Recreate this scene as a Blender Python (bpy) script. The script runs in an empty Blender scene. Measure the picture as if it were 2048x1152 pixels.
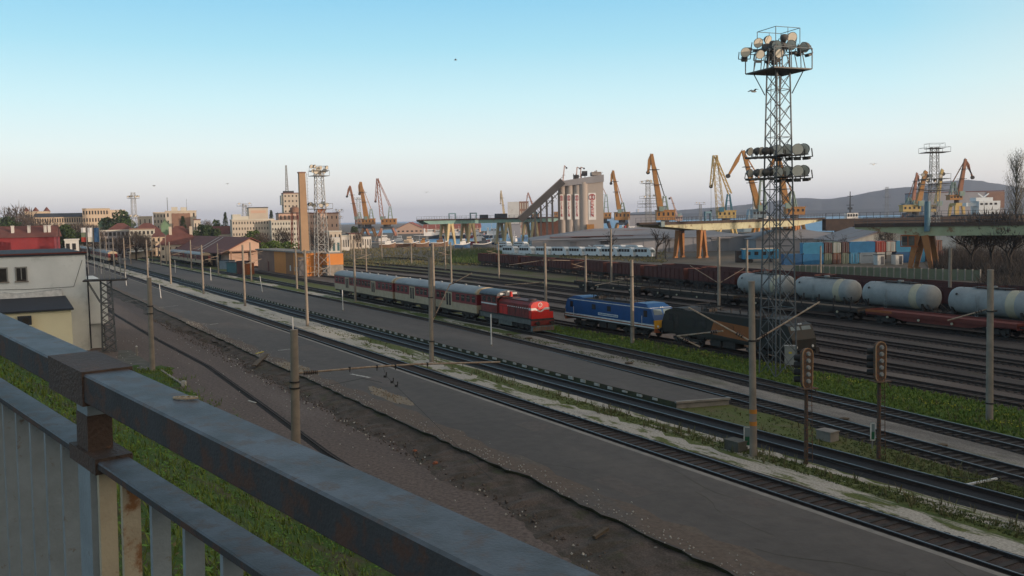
import bpy, math, random
import numpy as np
from mathutils import Vector, Matrix
rad = math.radians
SC = bpy.context.scene
COL = SC.collection
# ---------------------------------------------------------------- camera
FPX, HC = 1850.0, 12.5
PITCH, ROLL = rad(4.3), rad(-1.17)
def _rx(a):
    c, s = math.cos(a), math.sin(a); return np.array([[1, 0, 0], [0, c, -s], [0, s, c]])
def _rz(a):
    c, s = math.cos(a), math.sin(a); return np.array([[c, -s, 0], [s, c, 0], [0, 0, 1]])
CR = _rx(math.pi/2-PITCH) @ _rz(ROLL)
cam = bpy.data.cameras.new('camera'); cam.sensor_width = 36.0; cam.lens = FPX/2048*36
cam.clip_start = 0.05; cam.clip_end = 60000
cam_o = bpy.data.objects.new('camera', cam); COL.objects.link(cam_o)
cam_o.location = (0, 0, HC); cam_o.rotation_euler = Matrix(CR.tolist()).to_euler()
SC.camera = cam_o
SC.render.resolution_x, SC.render.resolution_y = 1024, 576
# ---------------------------------------------------------------- light
SUN_AZ, SUN_EL = 115.0, 6.0      # compass style: 0 = straight ahead, clockwise; the sun stands low behind and to the right
W = bpy.data.worlds.new('World'); SC.world = W; W.use_nodes = True
nt = W.node_tree; nt.nodes.clear()
sky = nt.nodes.new('ShaderNodeTexSky'); sky.sky_type = 'NISHITA'; sky.sun_disc = False
sky.sun_elevation = rad(SUN_EL); sky.sun_rotation = rad(SUN_AZ); sky.air_density = 1.0; sky.dust_density = 0.6; sky.ozone_density = 1.6
bg = nt.nodes.new('ShaderNodeBackground'); out = nt.nodes.new('ShaderNodeOutputWorld')
SKY_STRENGTH = 0.15
bg.inputs[1].default_value = SKY_STRENGTH
def _n(t, **k):
    q = nt.nodes.new(t)
    for a, v in k.items(): setattr(q, a, v)
    return q
tcw = _n('ShaderNodeTexCoord'); sx = _n('ShaderNodeSeparateXYZ'); nt.links.new(tcw.outputs['Generated'], sx.inputs[0])
el = _n('ShaderNodeValToRGB'); e = el.color_ramp.elements
SKY = [(0.0, (.72, .70, .72)), (.012, (.74, .725, .735)), (.04, (.80, .80, .79)), (.075, (.77, .87, .87)), (.125, (.57, .81, .87)), (.18, (.36, .68, .82)), (.235, (.235, .56, .78)), (.42, (.19, .32, .45)), (1.0, (.20, .225, .26))]
e[0].position, e[0].color = SKY[0][0], (*SKY[0][1], 1); e[1].position, e[1].color = 1.0, (*SKY[-1][1], 1)
for p_, c_ in SKY[1:-1]:
    q = e.new(p_); q.color = (*c_, 1)
nt.links.new(sx.outputs['Z'], el.inputs[0])
dt = _n('ShaderNodeVectorMath', operation='DOT_PRODUCT'); dt.inputs[1].default_value = (math.sin(rad(SUN_AZ)), math.cos(rad(SUN_AZ)), 0)
nt.links.new(tcw.outputs['Generated'], dt.inputs[0])
mr = _n('ShaderNodeMapRange'); mr.inputs[1].default_value = -.05; mr.inputs[2].default_value = .8; nt.links.new(dt.outputs['Value'], mr.inputs[0])
gl = _n('ShaderNodeMix', data_type='RGBA'); gl.inputs['B'].default_value = (1.0, .80, .60, 1); nt.links.new(mr.outputs[0], gl.inputs['Factor']); nt.links.new(el.outputs[0], gl.inputs['A'])
k1 = _n('ShaderNodeVectorMath', operation='SCALE'); k1.inputs['Scale'].default_value = 1/SKY_STRENGTH; nt.links.new(gl.outputs['Result'], k1.inputs[0])
mxs = _n('ShaderNodeMix', data_type='RGBA'); mxs.inputs['Factor'].default_value = .9; nt.links.new(sky.outputs[0], mxs.inputs['A']); nt.links.new(k1.outputs[0], mxs.inputs['B'])
nt.links.new(mxs.outputs['Result'], bg.inputs[0])
nt.links.new(bg.outputs[0], out.inputs[0])
sl = bpy.data.lights.new('sun', 'SUN'); sl.energy = 3.0; sl.angle = rad(0.5); sl.color = (1.0, 0.78, 0.60)
so = bpy.data.objects.new('sun', sl); COL.objects.link(so)
sd = Vector((math.sin(rad(SUN_AZ))*math.cos(rad(SUN_EL)), math.cos(rad(SUN_AZ))*math.cos(rad(SUN_EL)), math.sin(rad(SUN_EL))))
so.rotation_euler = sd.to_track_quat('Z', 'Y').to_euler()
SC.view_settings.view_transform = 'Standard'; SC.view_settings.look = 'None'
SC.view_settings.exposure = 0.3; SC.view_settings.gamma = 1.0
SC.cycles.max_bounces = 5; SC.cycles.diffuse_bounces = 3; SC.cycles.glossy_bounces = 2
SC.cycles.transmission_bounces = 2; SC.cycles.volume_bounces = 0; SC.cycles.use_denoising = True
# ---------------------------------------------------------------- geometry of the place
def ray(x, y):
    return CR @ np.array([(x-1024)/FPX, -(y-576)/FPX, -1.0])
def G(x, y, z=0.0):
    d = ray(x, y); t = (z-HC)/d[2]; return Vector((d[0]*t, d[1]*t, z))
def PY(x, y, Y):
    d = ray(x, y); t = Y/d[1]; return Vector((d[0]*t, Y, HC+d[2]*t))
def proj(p):
    q = CR.T @ np.array([p[0], p[1], p[2]-HC]); return 1024+FPX*q[0]/-q[2], 576-FPX*q[1]/-q[2]
def TZ(p, y):
    lo, hi = -5.0, 150.0
    for _ in range(40):
        m = (lo+hi)/2
        if proj((p[0], p[1], m))[1] > y: lo = m
        else: hi = m
    return lo
AX, NX = Vector((-.494, .8695, 0)), Vector((.8695, .494, 0))
def ST(s, t, z=0.0):
    p = NX*s + AX*t; return Vector((p.x, p.y, z))
def st_of(p):
    return p.x*NX.x+p.y*NX.y, p.x*AX.x+p.y*AX.y
def interp(tab, t):
    if t <= tab[0][0]:
        (a, b), (c, d) = tab[0], tab[1]; return b+(d-b)*(t-a)/(c-a)
    for (a, b), (c, d) in zip(tab, tab[1:]):
        if t <= c: return b+(d-b)*(t-a)/(c-a)
    return tab[-1][1]
def t_at(tab, px, z=1.0):
    lo, hi = 5.0, 900.0
    for _ in range(50):
        m = (lo+hi)/2; p = ST(interp(tab, m), m, z)
        if p.y < 1 or proj(p)[0] > px: lo = m
        else: hi = m
    return lo
# ---------------------------------------------------------------- materials
MATS = {}
def mat(name, c1, c2=None, scale=3.0, rough=0.8, metal=0.0, bump=0.0, lo=0.35, hi=0.65, stretch=(1, 1, 1), detail=6, rust=None, rust_at=0.62, spec=0.3, rot=0.0, bscale=None):
    m = bpy.data.materials.new(name); m.use_nodes = True; n = m.node_tree; L = n.links
    b = n.nodes['Principled BSDF']; b.inputs['Roughness'].default_value = rough; b.inputs['Metallic'].default_value = metal
    b.inputs['Specular IOR Level'].default_value = spec
    if c2 is None: c2 = tuple(v*0.78 for v in c1)
    tc = n.nodes.new('ShaderNodeTexCoord'); oi = n.nodes.new('ShaderNodeObjectInfo')
    mp = n.nodes.new('ShaderNodeMapping'); mp.inputs['Scale'].default_value = stretch; mp.inputs['Rotation'].default_value = (0, 0, rot)
    sc_ = n.nodes.new('ShaderNodeMath'); sc_.operation = 'MULTIPLY'; sc_.inputs[1].default_value = 57.0
    L.new(oi.outputs['Random'], sc_.inputs[0])
    ad = n.nodes.new('ShaderNodeVectorMath'); ad.operation = 'ADD'
    L.new(tc.outputs['Object'], mp.inputs[0]); L.new(mp.outputs[0], ad.inputs[0]); L.new(sc_.outputs[0], ad.inputs[1])
    no = n.nodes.new('ShaderNodeTexNoise'); no.inputs['Scale'].default_value = scale; no.inputs['Detail'].default_value = detail; no.inputs['Roughness'].default_value = 0.62
    L.new(ad.outputs[0], no.inputs['Vector'])
    r = n.nodes.new('ShaderNodeValToRGB'); r.color_ramp.elements[0].position = lo; r.color_ramp.elements[1].position = hi
    r.color_ramp.elements[0].color = (*c1, 1); r.color_ramp.elements[1].color = (*c2, 1)
    L.new(no.outputs['Fac'], r.inputs[0]); col = r.outputs[0]
    if rust:
        n2 = n.nodes.new('ShaderNodeTexNoise'); n2.inputs['Scale'].default_value = scale*1.7; n2.inputs['Detail'].default_value = 8; n2.inputs['Roughness'].default_value = .7
        L.new(ad.outputs[0], n2.inputs['Vector'])
        r2 = n.nodes.new('ShaderNodeValToRGB'); r2.color_ramp.elements[0].position = rust_at-.05; r2.color_ramp.elements[1].position = rust_at+.05
        L.new(n2.outputs['Fac'], r2.inputs[0])
        mx = n.nodes.new('ShaderNodeMix'); mx.data_type = 'RGBA'; mx.inputs['B'].default_value = (*rust, 1)
        L.new(r2.outputs[0], mx.inputs['Factor']); L.new(col, mx.inputs['A']); col = mx.outputs['Result']
    L.new(col, b.inputs['Base Color'])
    if bump:
        bp = n.nodes.new('ShaderNodeBump'); bp.inputs['Strength'].default_value = bump; bp.inputs['Distance'].default_value = 0.05
        n3 = n.nodes.new('ShaderNodeTexNoise'); n3.inputs['Scale'].default_value = bscale or scale*6; n3.inputs['Detail'].default_value = 5
        L.new(ad.outputs[0], n3.inputs['Vector']); L.new(n3.outputs['Fac'], bp.inputs['Height']); L.new(bp.outputs[0], b.inputs['Normal'])
    MATS[name] = m; return m
def patch(name, a, b, c, scale, stretch, p1=.5, p2=.62, w=.03, rough=.95, fine=9.0, amp=(.62, 1.3)):
    """ground cover: a with patches of b and, inside other patches, c"""
    m = bpy.data.materials.new(name); m.use_nodes = True; n = m.node_tree; L = n.links
    bs = n.nodes['Principled BSDF']; bs.inputs['Roughness'].default_value = rough; bs.inputs['Specular IOR Level'].default_value = .15
    tc = n.nodes.new('ShaderNodeTexCoord')
    rt = n.nodes.new('ShaderNodeMapping'); rt.inputs['Rotation'].default_value = (0, 0, rad(60.4)); L.new(tc.outputs['Object'], rt.inputs[0])
    mp = n.nodes.new('ShaderNodeMapping'); mp.inputs['Scale'].default_value = stretch; L.new(rt.outputs[0], mp.inputs[0])
    def noise(sc, vec, det=8, ro=.68):
        q = n.nodes.new('ShaderNodeTexNoise'); q.inputs['Scale'].default_value = sc; q.inputs['Detail'].default_value = det; q.inputs['Roughness'].default_value = ro
        L.new(vec, q.inputs['Vector']); return q.outputs['Fac']
    def ramp(f, p, w_):
        r = n.nodes.new('ShaderNodeValToRGB'); r.color_ramp.elements[0].position = p-w_; r.color_ramp.elements[1].position = p+w_; L.new(f, r.inputs[0]); return r.outputs[0]
    def mix(f, x, y):
        q = n.nodes.new('ShaderNodeMix'); q.data_type = 'RGBA'
        for s_, v in (('A', x), ('B', y)):
            if isinstance(v, tuple): q.inputs[s_].default_value = (*v, 1)
            else: L.new(v, q.inputs[s_])
        L.new(f, q.inputs['Factor']); return q.outputs['Result']
    f1 = noise(scale, mp.outputs[0]); off = n.nodes.new('ShaderNodeVectorMath'); off.operation = 'ADD'; off.inputs[1].default_value = (13.1, 7.7, 3)
    L.new(mp.outputs[0], off.inputs[0]); f2 = noise(scale*.8, off.outputs[0])
    col = mix(ramp(f1, p1, w), a, b)
    if c: col = mix(ramp(f2, p2, w), col, c)
    ff = noise(fine, tc.outputs['Object'], 3); rr = n.nodes.new('ShaderNodeMapRange'); rr.inputs[1].default_value = .3; rr.inputs[2].default_value = .7; rr.inputs[3].default_value = amp[0]; rr.inputs[4].default_value = amp[1]
    L.new(ff, rr.inputs[0]); mu = n.nodes.new('ShaderNodeVectorMath'); mu.operation = 'SCALE'; L.new(col, mu.inputs[0]); L.new(rr.outputs[0], mu.inputs['Scale'])
    L.new(mu.outputs[0], bs.inputs['Base Color'])
    bp = n.nodes.new('ShaderNodeBump'); bp.inputs['Strength'].default_value = .6; bp.inputs['Distance'].default_value = .05
    L.new(ff, bp.inputs['Height']); L.new(bp.outputs[0], bs.inputs['Normal'])
    MATS[name] = m; return m
# ---------------------------------------------------------------- mesh builder
class MB:
    def __init__(s): s.v = []; s.f = []; s.m = []; s.sm = []
    def add(s, vs, fs, m=0, smooth=False):
        o = len(s.v); s.v += [tuple(v) for v in vs]
        for f in fs: s.f.append([i+o for i in f]); s.m.append(m); s.sm.append(smooth)
        return s
    def box(s, c, d, rz=0.0, m=0, M=None):
        hx, hy, hz = d[0]/2, d[1]/2, d[2]/2; R = M or Matrix.Rotation(rz, 3, 'Z'); c = Vector(c)
        vs = [c + R @ Vector((x*hx, y*hy, z*hz)) for x in (-1, 1) for y in (-1, 1) for z in (-1, 1)]
        return s.add(vs, [(0, 1, 3, 2), (4, 6, 7, 5), (0, 4, 5, 1), (2, 3, 7, 6), (0, 2, 6, 4), (1, 5, 7, 3)], m)
    def b(s, x0, x1, y0, y1, z0, z1, m=0):
        return s.box(((x0+x1)/2, (y0+y1)/2, (z0+z1)/2), (x1-x0, y1-y0, z1-z0), 0, m)
    def beam(s, p, q, w, h=None, m=0, up=(0, 0, 1), w2=None, h2=None):
        p, q = Vector(p), Vector(q); d = (q-p)
        if d.length < 1e-6: return s
        d.normalize(); up = Vector(up)
        if abs(d.dot(up)) > .98: up = Vector((0, 1, 0)) if abs(d.y) < .9 else Vector((1, 0, 0))
        a = d.cross(up).normalized(); u = a.cross(d); h = h or w; w2 = w2 or w; h2 = h2 or h
        vs = []
        for P, ww, hh in ((p, w, h), (q, w2, h2)):
            for i, j in ((-1, -1), (1, -1), (1, 1), (-1, 1)): vs.append(P+a*(i*ww/2)+u*(j*hh/2))
        return s.add(vs, [(3, 2, 1, 0), (4, 5, 6, 7), (0, 1, 5, 4), (1, 2, 6, 5), (2, 3, 7, 6), (3, 0, 4, 7)], m)
    def tube(s, p, q, r, r2=None, n=8, m=0, caps=True, smooth=True):
        p, q = Vector(p), Vector(q); d = q-p
        if d.length < 1e-6: return s
        d.normalize(); up = Vector((0, 0, 1)) if abs(d.z) < .95 else Vector((1, 0, 0))
        a = d.cross(up).normalized(); u = a.cross(d); r2 = r if r2 is None else r2
        vs = [P+(a*math.cos(k*2*math.pi/n)+u*math.sin(k*2*math.pi/n))*R_ for P, R_ in ((p, r), (q, r2)) for k in range(n)]
        s.add(vs, [(k, k+n, (k+1) % n+n, (k+1) % n) for k in range(n)], m, smooth)
        if caps: s.add(vs, [tuple(range(n)), tuple(range(2*n-1, n-1, -1))], m)
        return s
    def path(s, pts, r, n=5, m=0):
        for p, q in zip(pts, pts[1:]): s.tube(p, q, r, n=n, m=m)
        return s
    def loft(s, rings, m=0, smooth=False, cap=True, closed=True):
        k = len(rings[0]); vs = [v for r in rings for v in r]; fs = []
        for i in range(len(rings)-1):
            for j in range(k if closed else k-1): fs.append((i*k+j, i*k+(j+1) % k, (i+1)*k+(j+1) % k, (i+1)*k+j))
        s.add(vs, fs, m, smooth)
        if cap: s.add(vs, [tuple(range(k-1, -1, -1)), tuple(range((len(rings)-1)*k, len(rings)*k))], m)
        return s
    def prism(s, pts, y0, y1, m=0, axis='y', smooth=False):
        f = (lambda a, b, t: (a, t, b)) if axis == 'y' else ((lambda a, b, t: (t, a, b)) if axis == 'x' else (lambda a, b, t: (a, b, t)))
        return s.loft([[f(a, b, y0) for a, b in pts], [f(a, b, y1) for a, b in pts]], m, smooth)
    def face(s, pts, m=0): return s.add(pts, [tuple(range(len(pts)))], m)
    def strip(s, A, B, m=0):
        n_ = len(A); return s.add(list(A)+list(B), [(i, i+1, n_+i+1, n_+i) for i in range(n_-1)], m)
    def mesh(s, name, mats):
        me = bpy.data.meshes.new(name); me.from_pydata(s.v, [], s.f)
        for q in mats: me.materials.append(MATS[q] if isinstance(q, str) else q)
        me.polygons.foreach_set('material_index', s.m); me.polygons.foreach_set('use_smooth', s.sm); me.update(); return me
def tagg(o, label=None, cat=None, group=None, kind=None):
    if label: o['label'] = label
    if cat: o['category'] = cat
    if group: o['group'] = group
    if kind: o['kind'] = kind
    return o
def obj(name, mb, mats, parent=None, loc=(0, 0, 0), rz=0.0, **k):
    me = mb if isinstance(mb, bpy.types.Mesh) else mb.mesh(name, mats if isinstance(mats, (list, tuple)) else [mats])
    o = bpy.data.objects.new(name, me); COL.objects.link(o); o.location = loc; o.rotation_euler = (0, 0, rz)
    if parent: o.parent = parent
    return tagg(o, **k)
def root(name, label, cat, loc=(0, 0, 0), rz=0.0, group=None):
    o = bpy.data.objects.new(name, None); COL.objects.link(o); o.empty_display_size = .5
    o.location = loc; o.rotation_euler = (0, 0, rz); return tagg(o, label, cat, group)
def struct(name, mb, mats, **k): return obj(name, mb, mats, kind='structure', **k)
KIDS = {}
def copy_tree(o, parent=None, loc=None, rz=None, label=None, scale=None):
    global KIDS
    c = o.copy(); COL.objects.link(c)
    if parent: c.parent = parent
    if loc is not None: c.location = loc
    if rz is not None: c.rotation_euler = (0, 0, rz)
    if scale is not None: c.scale = scale
    if label: c['label'] = label
    for ch in kids(o): copy_tree(ch, c)
    return c
def kids(o): return [x for x in COL.objects if x.parent == o] if False else list(o.children)
def txt(name, s, size, mname, parent, M, thick=.01):
    cu = bpy.data.curves.new(name, 'FONT'); cu.body = s; cu.size = size; cu.extrude = thick; cu.align_x = 'CENTER'; cu.align_y = 'CENTER'; cu.offset = size*.02
    o = bpy.data.objects.new(name, cu); COL.objects.link(o); cu.materials.append(MATS[mname])
    if parent: o.parent = parent
    o.matrix_local = M; return o
# ---------------------------------------------------------------- palette
mat('soil', (.15, .12, .10), (.11, .10, .07), .25, .95, bump=.5, bscale=6)
patch('dirt_road', (.155, .122, .106), (.128, .103, .091), (.185, .152, .135), .35, (.12, 1, 1), .5, .66, .14, fine=5)
patch('rubble_dirt', (.125, .10, .085), (.08, .068, .055), (.075, .08, .04), 1.2, (.5, 1, 1), .5, .64, .08, fine=14)
patch('verge_mixed', (.115, .135, .045), (.44, .40, .34), (.085, .115, .035), .42, (.13, 1, 1), .53, .60, .02)
patch('verge_pale', (.46, .42, .355), (.13, .14, .055), (.38, .35, .30), .5, (.22, 1, 1), .55, .6, .02)
patch('verge_path', (.44, .40, .34), (.12, .135, .045), (.36, .33, .29), .8, (.35, 1, 1), .53, .6, .03)
patch('verge_grass', (.10, .125, .038), (.115, .12, .045), (.14, .12, .075), .6, (.4, 1, 1), .5, .62, .08)
patch('verge_bright', (.085, .135, .03), (.07, .10, .028), (.15, .165, .03), .7, (.5, 1, 1), .52, .66, .06)
patch('sandy', (.27, .245, .215), (.16, .145, .13), (.10, .11, .045), .5, (.3, 1, 1), .52, .62, .08)
patch('ash', (.125, .10, .088), (.155, .13, .112), (.105, .10, .06), .6, (.2, 1, 1), .5, .62, .06)
patch('scrub', (.14, .12, .075), (.115, .12, .05), (.17, .135, .10), .16, (.5, 1, 1), .5, .62, .06, fine=3)
patch('ballast_dark', (.030, .027, .026), (.05, .043, .038), (.07, .075, .03), .8, (.25, 1, 1), .55, .72, .06, fine=16)
patch('ballast_brown', (.062, .047, .042), (.09, .07, .06), (.04, .036, .034), .8, (.25, 1, 1), .52, .64, .08, fine=16)
patch('asphalt_platform', (.120, .105, .094), (.094, .084, .076), (.150, .130, .113), .16, (.22, 1, 1), .5, .64, .14, .8, fine=1.3, amp=(.88, 1.10))
patch('edge_sand', (.120, .105, .094), (.14, .108, .086), (.165, .14, .112), .5, (.3, 1, 1), .42, .6, .07, .9, fine=5, amp=(.8, 1.15))
patch('ash_near', (.078, .064, .058), (.10, .085, .075), (.07, .068, .04), .6, (.2, 1, 1), .5, .64, .06)
patch('coal', (.020, .020, .021), (.03, .028, .028), None, .6, (.2, 1, 1), .55, .6, .1, .7)
patch('asphalt_wet', (.115, .097, .086), (.125, .105, .092), (.14, .118, .10), .25, (.25, 1, 1), .5, .68, .12, .8, fine=3, amp=(.85, 1.12))
mat('concrete', (.30, .27, .235), (.20, .185, .165), 1.2, .9, bump=.3)
mat('concrete_pole', (.30, .255, .205), (.22, .19, .16), 1.5, .9, bump=.2)
mat('concrete_dark', (.13, .125, .11), (.08, .08, .065), 1.0, .95, bump=.3)
mat('edge_dark', (.055, .05, .038), (.07, .075, .035), 1.5, .95, bump=.5)
mat('rail_top', (.20, .205, .215), (.14, .14, .145), 2, .4, .8)
mat('rail_rust', (.06, .038, .03), (.035, .026, .022), 3, .8)
mat('sleeper', (.062, .054, .049), (.034, .03, .028), 3, .95)
mat('white_paint', (.72, .72, .70), (.5, .5, .48), 2, .6)
mat('stone_white', (.55, .53, .48), (.35, .34, .3), 5, .9)
mat('red_brick_bit', (.35, .13, .07), (.25, .09, .05), 5, .9)
mat('wood_old', (.14, .11, .08), (.09, .07, .05), 4, .9)
mat('leaf_grass', (.17, .23, .045), (.09, .14, .028), 3, .9, lo=.3, hi=.7)
mat('leaf_bright', (.12, .24, .03), (.07, .13, .022), 2, .8, lo=.35, hi=.65)
mat('leaf_dry', (.16, .14, .07), (.10, .10, .04), 3, .9)
mat('flower_yellow', (.45, .42, .03), None, 3, .9)
mat('asphalt_road', (.09, .088, .085), (.07, .07, .068), 2, .9)
# ---------------------------------------------------------------- ground, water, hills
WATER_Z = -1.6
def lin(a, b, n): return [a+(b-a)*i/n for i in range(n+1)]
g = MB()
def land(x0, x1, y0, y1):
    g.add([(x0, y0, 0), (x1, y0, 0), (x1, y1, 0), (x0, y1, 0)], [(0, 1, 2, 3)])
    g.add([(x0, y1, 0), (x1, y1, 0), (x1, y1, -6), (x0, y1, -6)], [(0, 3, 2, 1)], 1)
    g.add([(x0, y0, 0), (x0, y1, 0), (x0, y1, -6), (x0, y0, -6)], [(0, 3, 2, 1)], 1)
    g.add([(x1, y0, 0), (x1, y1, 0), (x1, y1, -6), (x1, y0, -6)], [(0, 1, 2, 3)], 1)
land(-3000, 3000, -800, 452)                 # the yard
land(-3000, -62, 452, 860)                   # the town shore
land(-3000, 150, 860, 980)                   # outer mole
land(-3000, -200, 980, 4500)
land(55, 3000, 452, 560)                     # grain quay
land(150, 200, 560, 980)
land(430, 3000, 560, 1100)
struct('ground', g, ['soil', 'concrete_dark'])
wm = mat('sea_water', (.03, .15, .32), (.045, .19, .37), .01, .35, bump=.3, bscale=.5, spec=.12)
g = MB().face([(-6000, 380, WATER_Z), (6000, 380, WATER_Z), (13000, 14000, WATER_Z), (-13000, 14000, WATER_Z)])
struct('sea', g, 'sea_water')
mat('hill', (.028, .045, .06), (.04, .055, .07), .004, 1.0)
def hills(name, prof, Y, depth, m):
    mb = MB(); rows = []
    xs = []; 
    for (x0, y0), (x1, y1) in zip(prof, prof[1:]):
        k = max(1, int(abs(x1-x0)/14))
        xs += [(x0+(x1-x0)*i/k, y0+(y1-y0)*i/k) for i in range(k)]
    xs.append(prof[-1]); rnd = random.Random(5)
    tops = [PY(x, y+rnd.uniform(-.5, .5), Y) for x, y in xs]
    for fr, hh in ((-1, 0), (-.75, .12), (-.5, .42), (-.25, .78), (0, 1), (.4, .6), (.9, 0)):
        rows.append([Vector((p.x*(1+fr*depth/Y), Y+fr*depth+rnd.uniform(-.02, .02)*depth, WATER_Z-1+(p.z-WATER_Z+1)*hh*(1 if hh in (0, 1) else rnd.uniform(.8, 1.1)))) for p in tops])
    for a, b_ in zip(rows, rows[1:]): mb.strip(a, b_)
    for i in range(len(mb.sm)): mb.sm[i] = True
    struct(name, mb, m)
hills('far_hills', [(1235, 428), (1270, 424), (1340, 421), (1400, 417), (1460, 413), (1530, 405), (1560, 400), (1600, 396), (1660, 398), (1700, 392), (1740, 384), (1779, 377), (1840, 372), (1886, 363), (1931, 360), (1965, 362), (2013, 371), (2060, 378), (2200, 392), (2350, 400)], 4600, 1200, 'hill')
hills('low_coast', [(1235, 433), (1290, 428), (1400, 426), (1560, 423), (1700, 418), (1800, 416), (1900, 412), (2100, 409), (2350, 404)], 3300, 380, 'hill')
# ---------------------------------------------------------------- tracks:  tables of (t, s of the centre line)
T1 = [(-30, 30.4), (700, 30.4)]
T2 = [(-30, 36.85), (700, 36.85)]
T3 = [(0, 39.3), (25, 41.4), (40, 43.0), (50, 44.0), (60, 44.7), (83, 46.1), (104, 47.1), (150, 47.4), (700, 47.4)]
T4 = [(0, 44.0), (27, 46.5), (36, 47.6), (50, 49.0), (65, 50.4), (87, 51.7), (110, 52.3), (150, 52.7), (220, 53.2), (700, 53.2)]
T5 = [(0, 54.6), (20, 55.9), (40, 57.0), (60, 57.9), (87, 58.5), (130, 59.5), (220, 60), (500, 60)]
T6 = [(0, 57.7), (40, 61.6), (57, 62.8), (100, 66.6), (140, 68.5), (240, 68), (420, 66)]
T7 = [(0, 62.5), (43, 66.7), (62, 68.4), (111, 73), (150, 75), (240, 74), (420, 70)]
T8 = [(0, 66.8), (43, 71.3), (67, 73.6), (129, 79.6), (170, 81), (260, 79), (420, 74)]
T9 = [(0, 72), (46, 76.8), (73, 79.6), (127, 84.6), (190, 88), (280, 85), (420, 79)]
T10 = [(0, 80), (52, 84.6), (80, 86.3), (100, 87.2), (132, 88.6), (200, 93), (300, 92), (420, 86)]
T11 = [(0, 84.8), (60, 90), (100, 92.6), (132, 94.5), (200, 99.5), (300, 99), (420, 92)]
T12 = [(0, 92.5), (60, 98.6), (110, 104), (164, 110), (220, 116.4), (260, 119), (400, 119)]
T13 = [(0, 97.5), (60, 103.6), (110, 109), (164, 115), (220, 121.4), (260, 124)]
def ext(tab, t0, t1, step, off=0.0, z=0.0):
    n = max(1, int((t1-t0)/step)); r = []
    for i in range(n+1):
        t = t0+(t1-t0)*i/n; r.append(ST(interp(tab, t)+off, t, z))
    return r
def track(tab, t0, t1, label, ball='ballast_dark', sleepers_to=150, step=12, shiny=True, bw=1.45):
    R_ = root('railway_track', label, 'railway track', ST(interp(tab, t0), t0), 0, 'tracks of the railway yard')
    o = R_.location.copy(); sub = lambda pts: [p-o for p in pts]
    mb = MB(); rnd = random.Random(int(t0+interp(tab, 50)*10))
    st = 3.0 if t0 < 60 else 8.0
    A = ext(tab, t0, t1, st); L_ = []; Rr = []
    for i, p in enumerate(A):
        L_.append(p-NX*(bw+.25*rnd.uniform(-1, 1))); Rr.append(p+NX*(bw+.25*rnd.uniform(-1, 1)))
    up = [p-NX*(bw-.35)+Vector((0, 0, .05)) for p in A]; ur = [p+NX*(bw-.35)+Vector((0, 0, .05)) for p in A]
    for q in L_+Rr: q.z = .006
    mb.strip(sub(L_), sub(up)).strip(sub(up), sub(ur)).strip(sub(ur), sub(Rr)); obj('ballast', mb, ball, R_)
    for s_ in (-.7525, .7525):
        mb = MB(); pts = sub(ext(tab, t0, t1, step, s_))
        for p, q in zip(pts, pts[1:]):
            mb.beam(p+Vector((0, 0, .13)), q+Vector((0, 0, .13)), .03, .13, 1)
            mb.beam(p+Vector((0, 0, .075)), q+Vector((0, 0, .075)), .12, .02, 1)
            mb.beam(p+Vector((0, 0, .215)), q+Vector((0, 0, .215)), .072, .04, 0)
        obj('rail', mb, ['rail_top' if shiny else 'rail_rust', 'rail_rust'], R_)
    mb = MB(); t = t0
    while t < min(t1, sleepers_to):
        p = ST(interp(tab, t), t)-o; q = ST(interp(tab, t+1), t+1)-o; d = q-p
        mb.box(p+Vector((0, 0, .045+rnd.uniform(-.01, .006))), (2.5+rnd.uniform(-.1, .1), .25, .09), math.atan2(d.y, d.x)-math.pi/2+rnd.uniform(-.02, .02)); t += .62
    if mb.v: obj('sleepers', mb, 'sleeper', R_, kind='stuff')
    return R_
track(T1, -12, 620, 'track right beside the near wide platform, sleepers showing', 'ballast_brown', 170)
track(T2, -12, 620, 'track of black ballast left of the second narrower platform', 'coal', -50)
track(T3, -10, 620, 'track along the right edge of the second platform')
track(T4, -10, 620, 'track the red diesel engine and its coaches stand on')
track(T5, -6, 400, 'rusty track the blue engine stands on', 'ballast_brown', 60, shiny=False)
track(T6, -4, 420, 'empty track just behind the blue engine', 'ballast_brown', 110, shiny=False)
track(T7, 0, 420, 'second empty track behind the blue engine', 'ballast_brown', 110, shiny=False)
track(T8, 2, 420, 'third empty track behind the blue engine', 'ballast_brown', 100, shiny=False)
track(T9, 2, 420, 'empty track next to the flat wagons', 'ballast_brown', 90, shiny=False)
track(T10, 5, 420, 'track the empty flat wagons stand on', 'ballast_brown', 60, shiny=False)
track(T11, 10, 420, 'track under the white tank wagons', 'ballast_brown', 60, shiny=False)
track(T12, 10, 300, 'track under the long string of brown open wagons', 'ballast_brown', 60, shiny=False)
track(T13, 10, 260, 'track behind the string of brown open wagons', 'ballast_brown', 60, shiny=False)
# strips of ground between the tracks
def verge(name, A, B, t0, t1, m, z=.004, step=6, n=1, rough=0.25):
    mb = MB(); rnd = random.Random(len(name)+int(t0))
    a = []; b_ = []
    k = max(2, int((t1-t0)/step))
    for i in range(k+1):
        t = t0+(t1-t0)*i/k
        a.append(ST((interp(A, t) if isinstance(A, list) else A)+(rnd.uniform(-rough, rough) if name != 'worn_edge' else 0), t, z)); b_.append(ST((interp(B, t) if isinstance(B, list) else B)+rnd.uniform(-rough, rough), t, z))
    mb.strip(a, b_); struct(name, mb, m)
off = lambda T, d: [(t, s+d) for t, s in T]
verge('dirt_road', 7.5, 20.6, -30, 420, 'dirt_road', step=8, rough=.5)
verge('verge_strip', 31.9, 35.5, -20, 95, 'verge_mixed')
verge('pale_path', 31.75, [(-20, 33.0), (30, 32.8), (45, 33.4), (60, 33.1), (75, 33.9), (95, 34.2)], -20, 95, 'verge_path', .008, 1.1, rough=.38)
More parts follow.
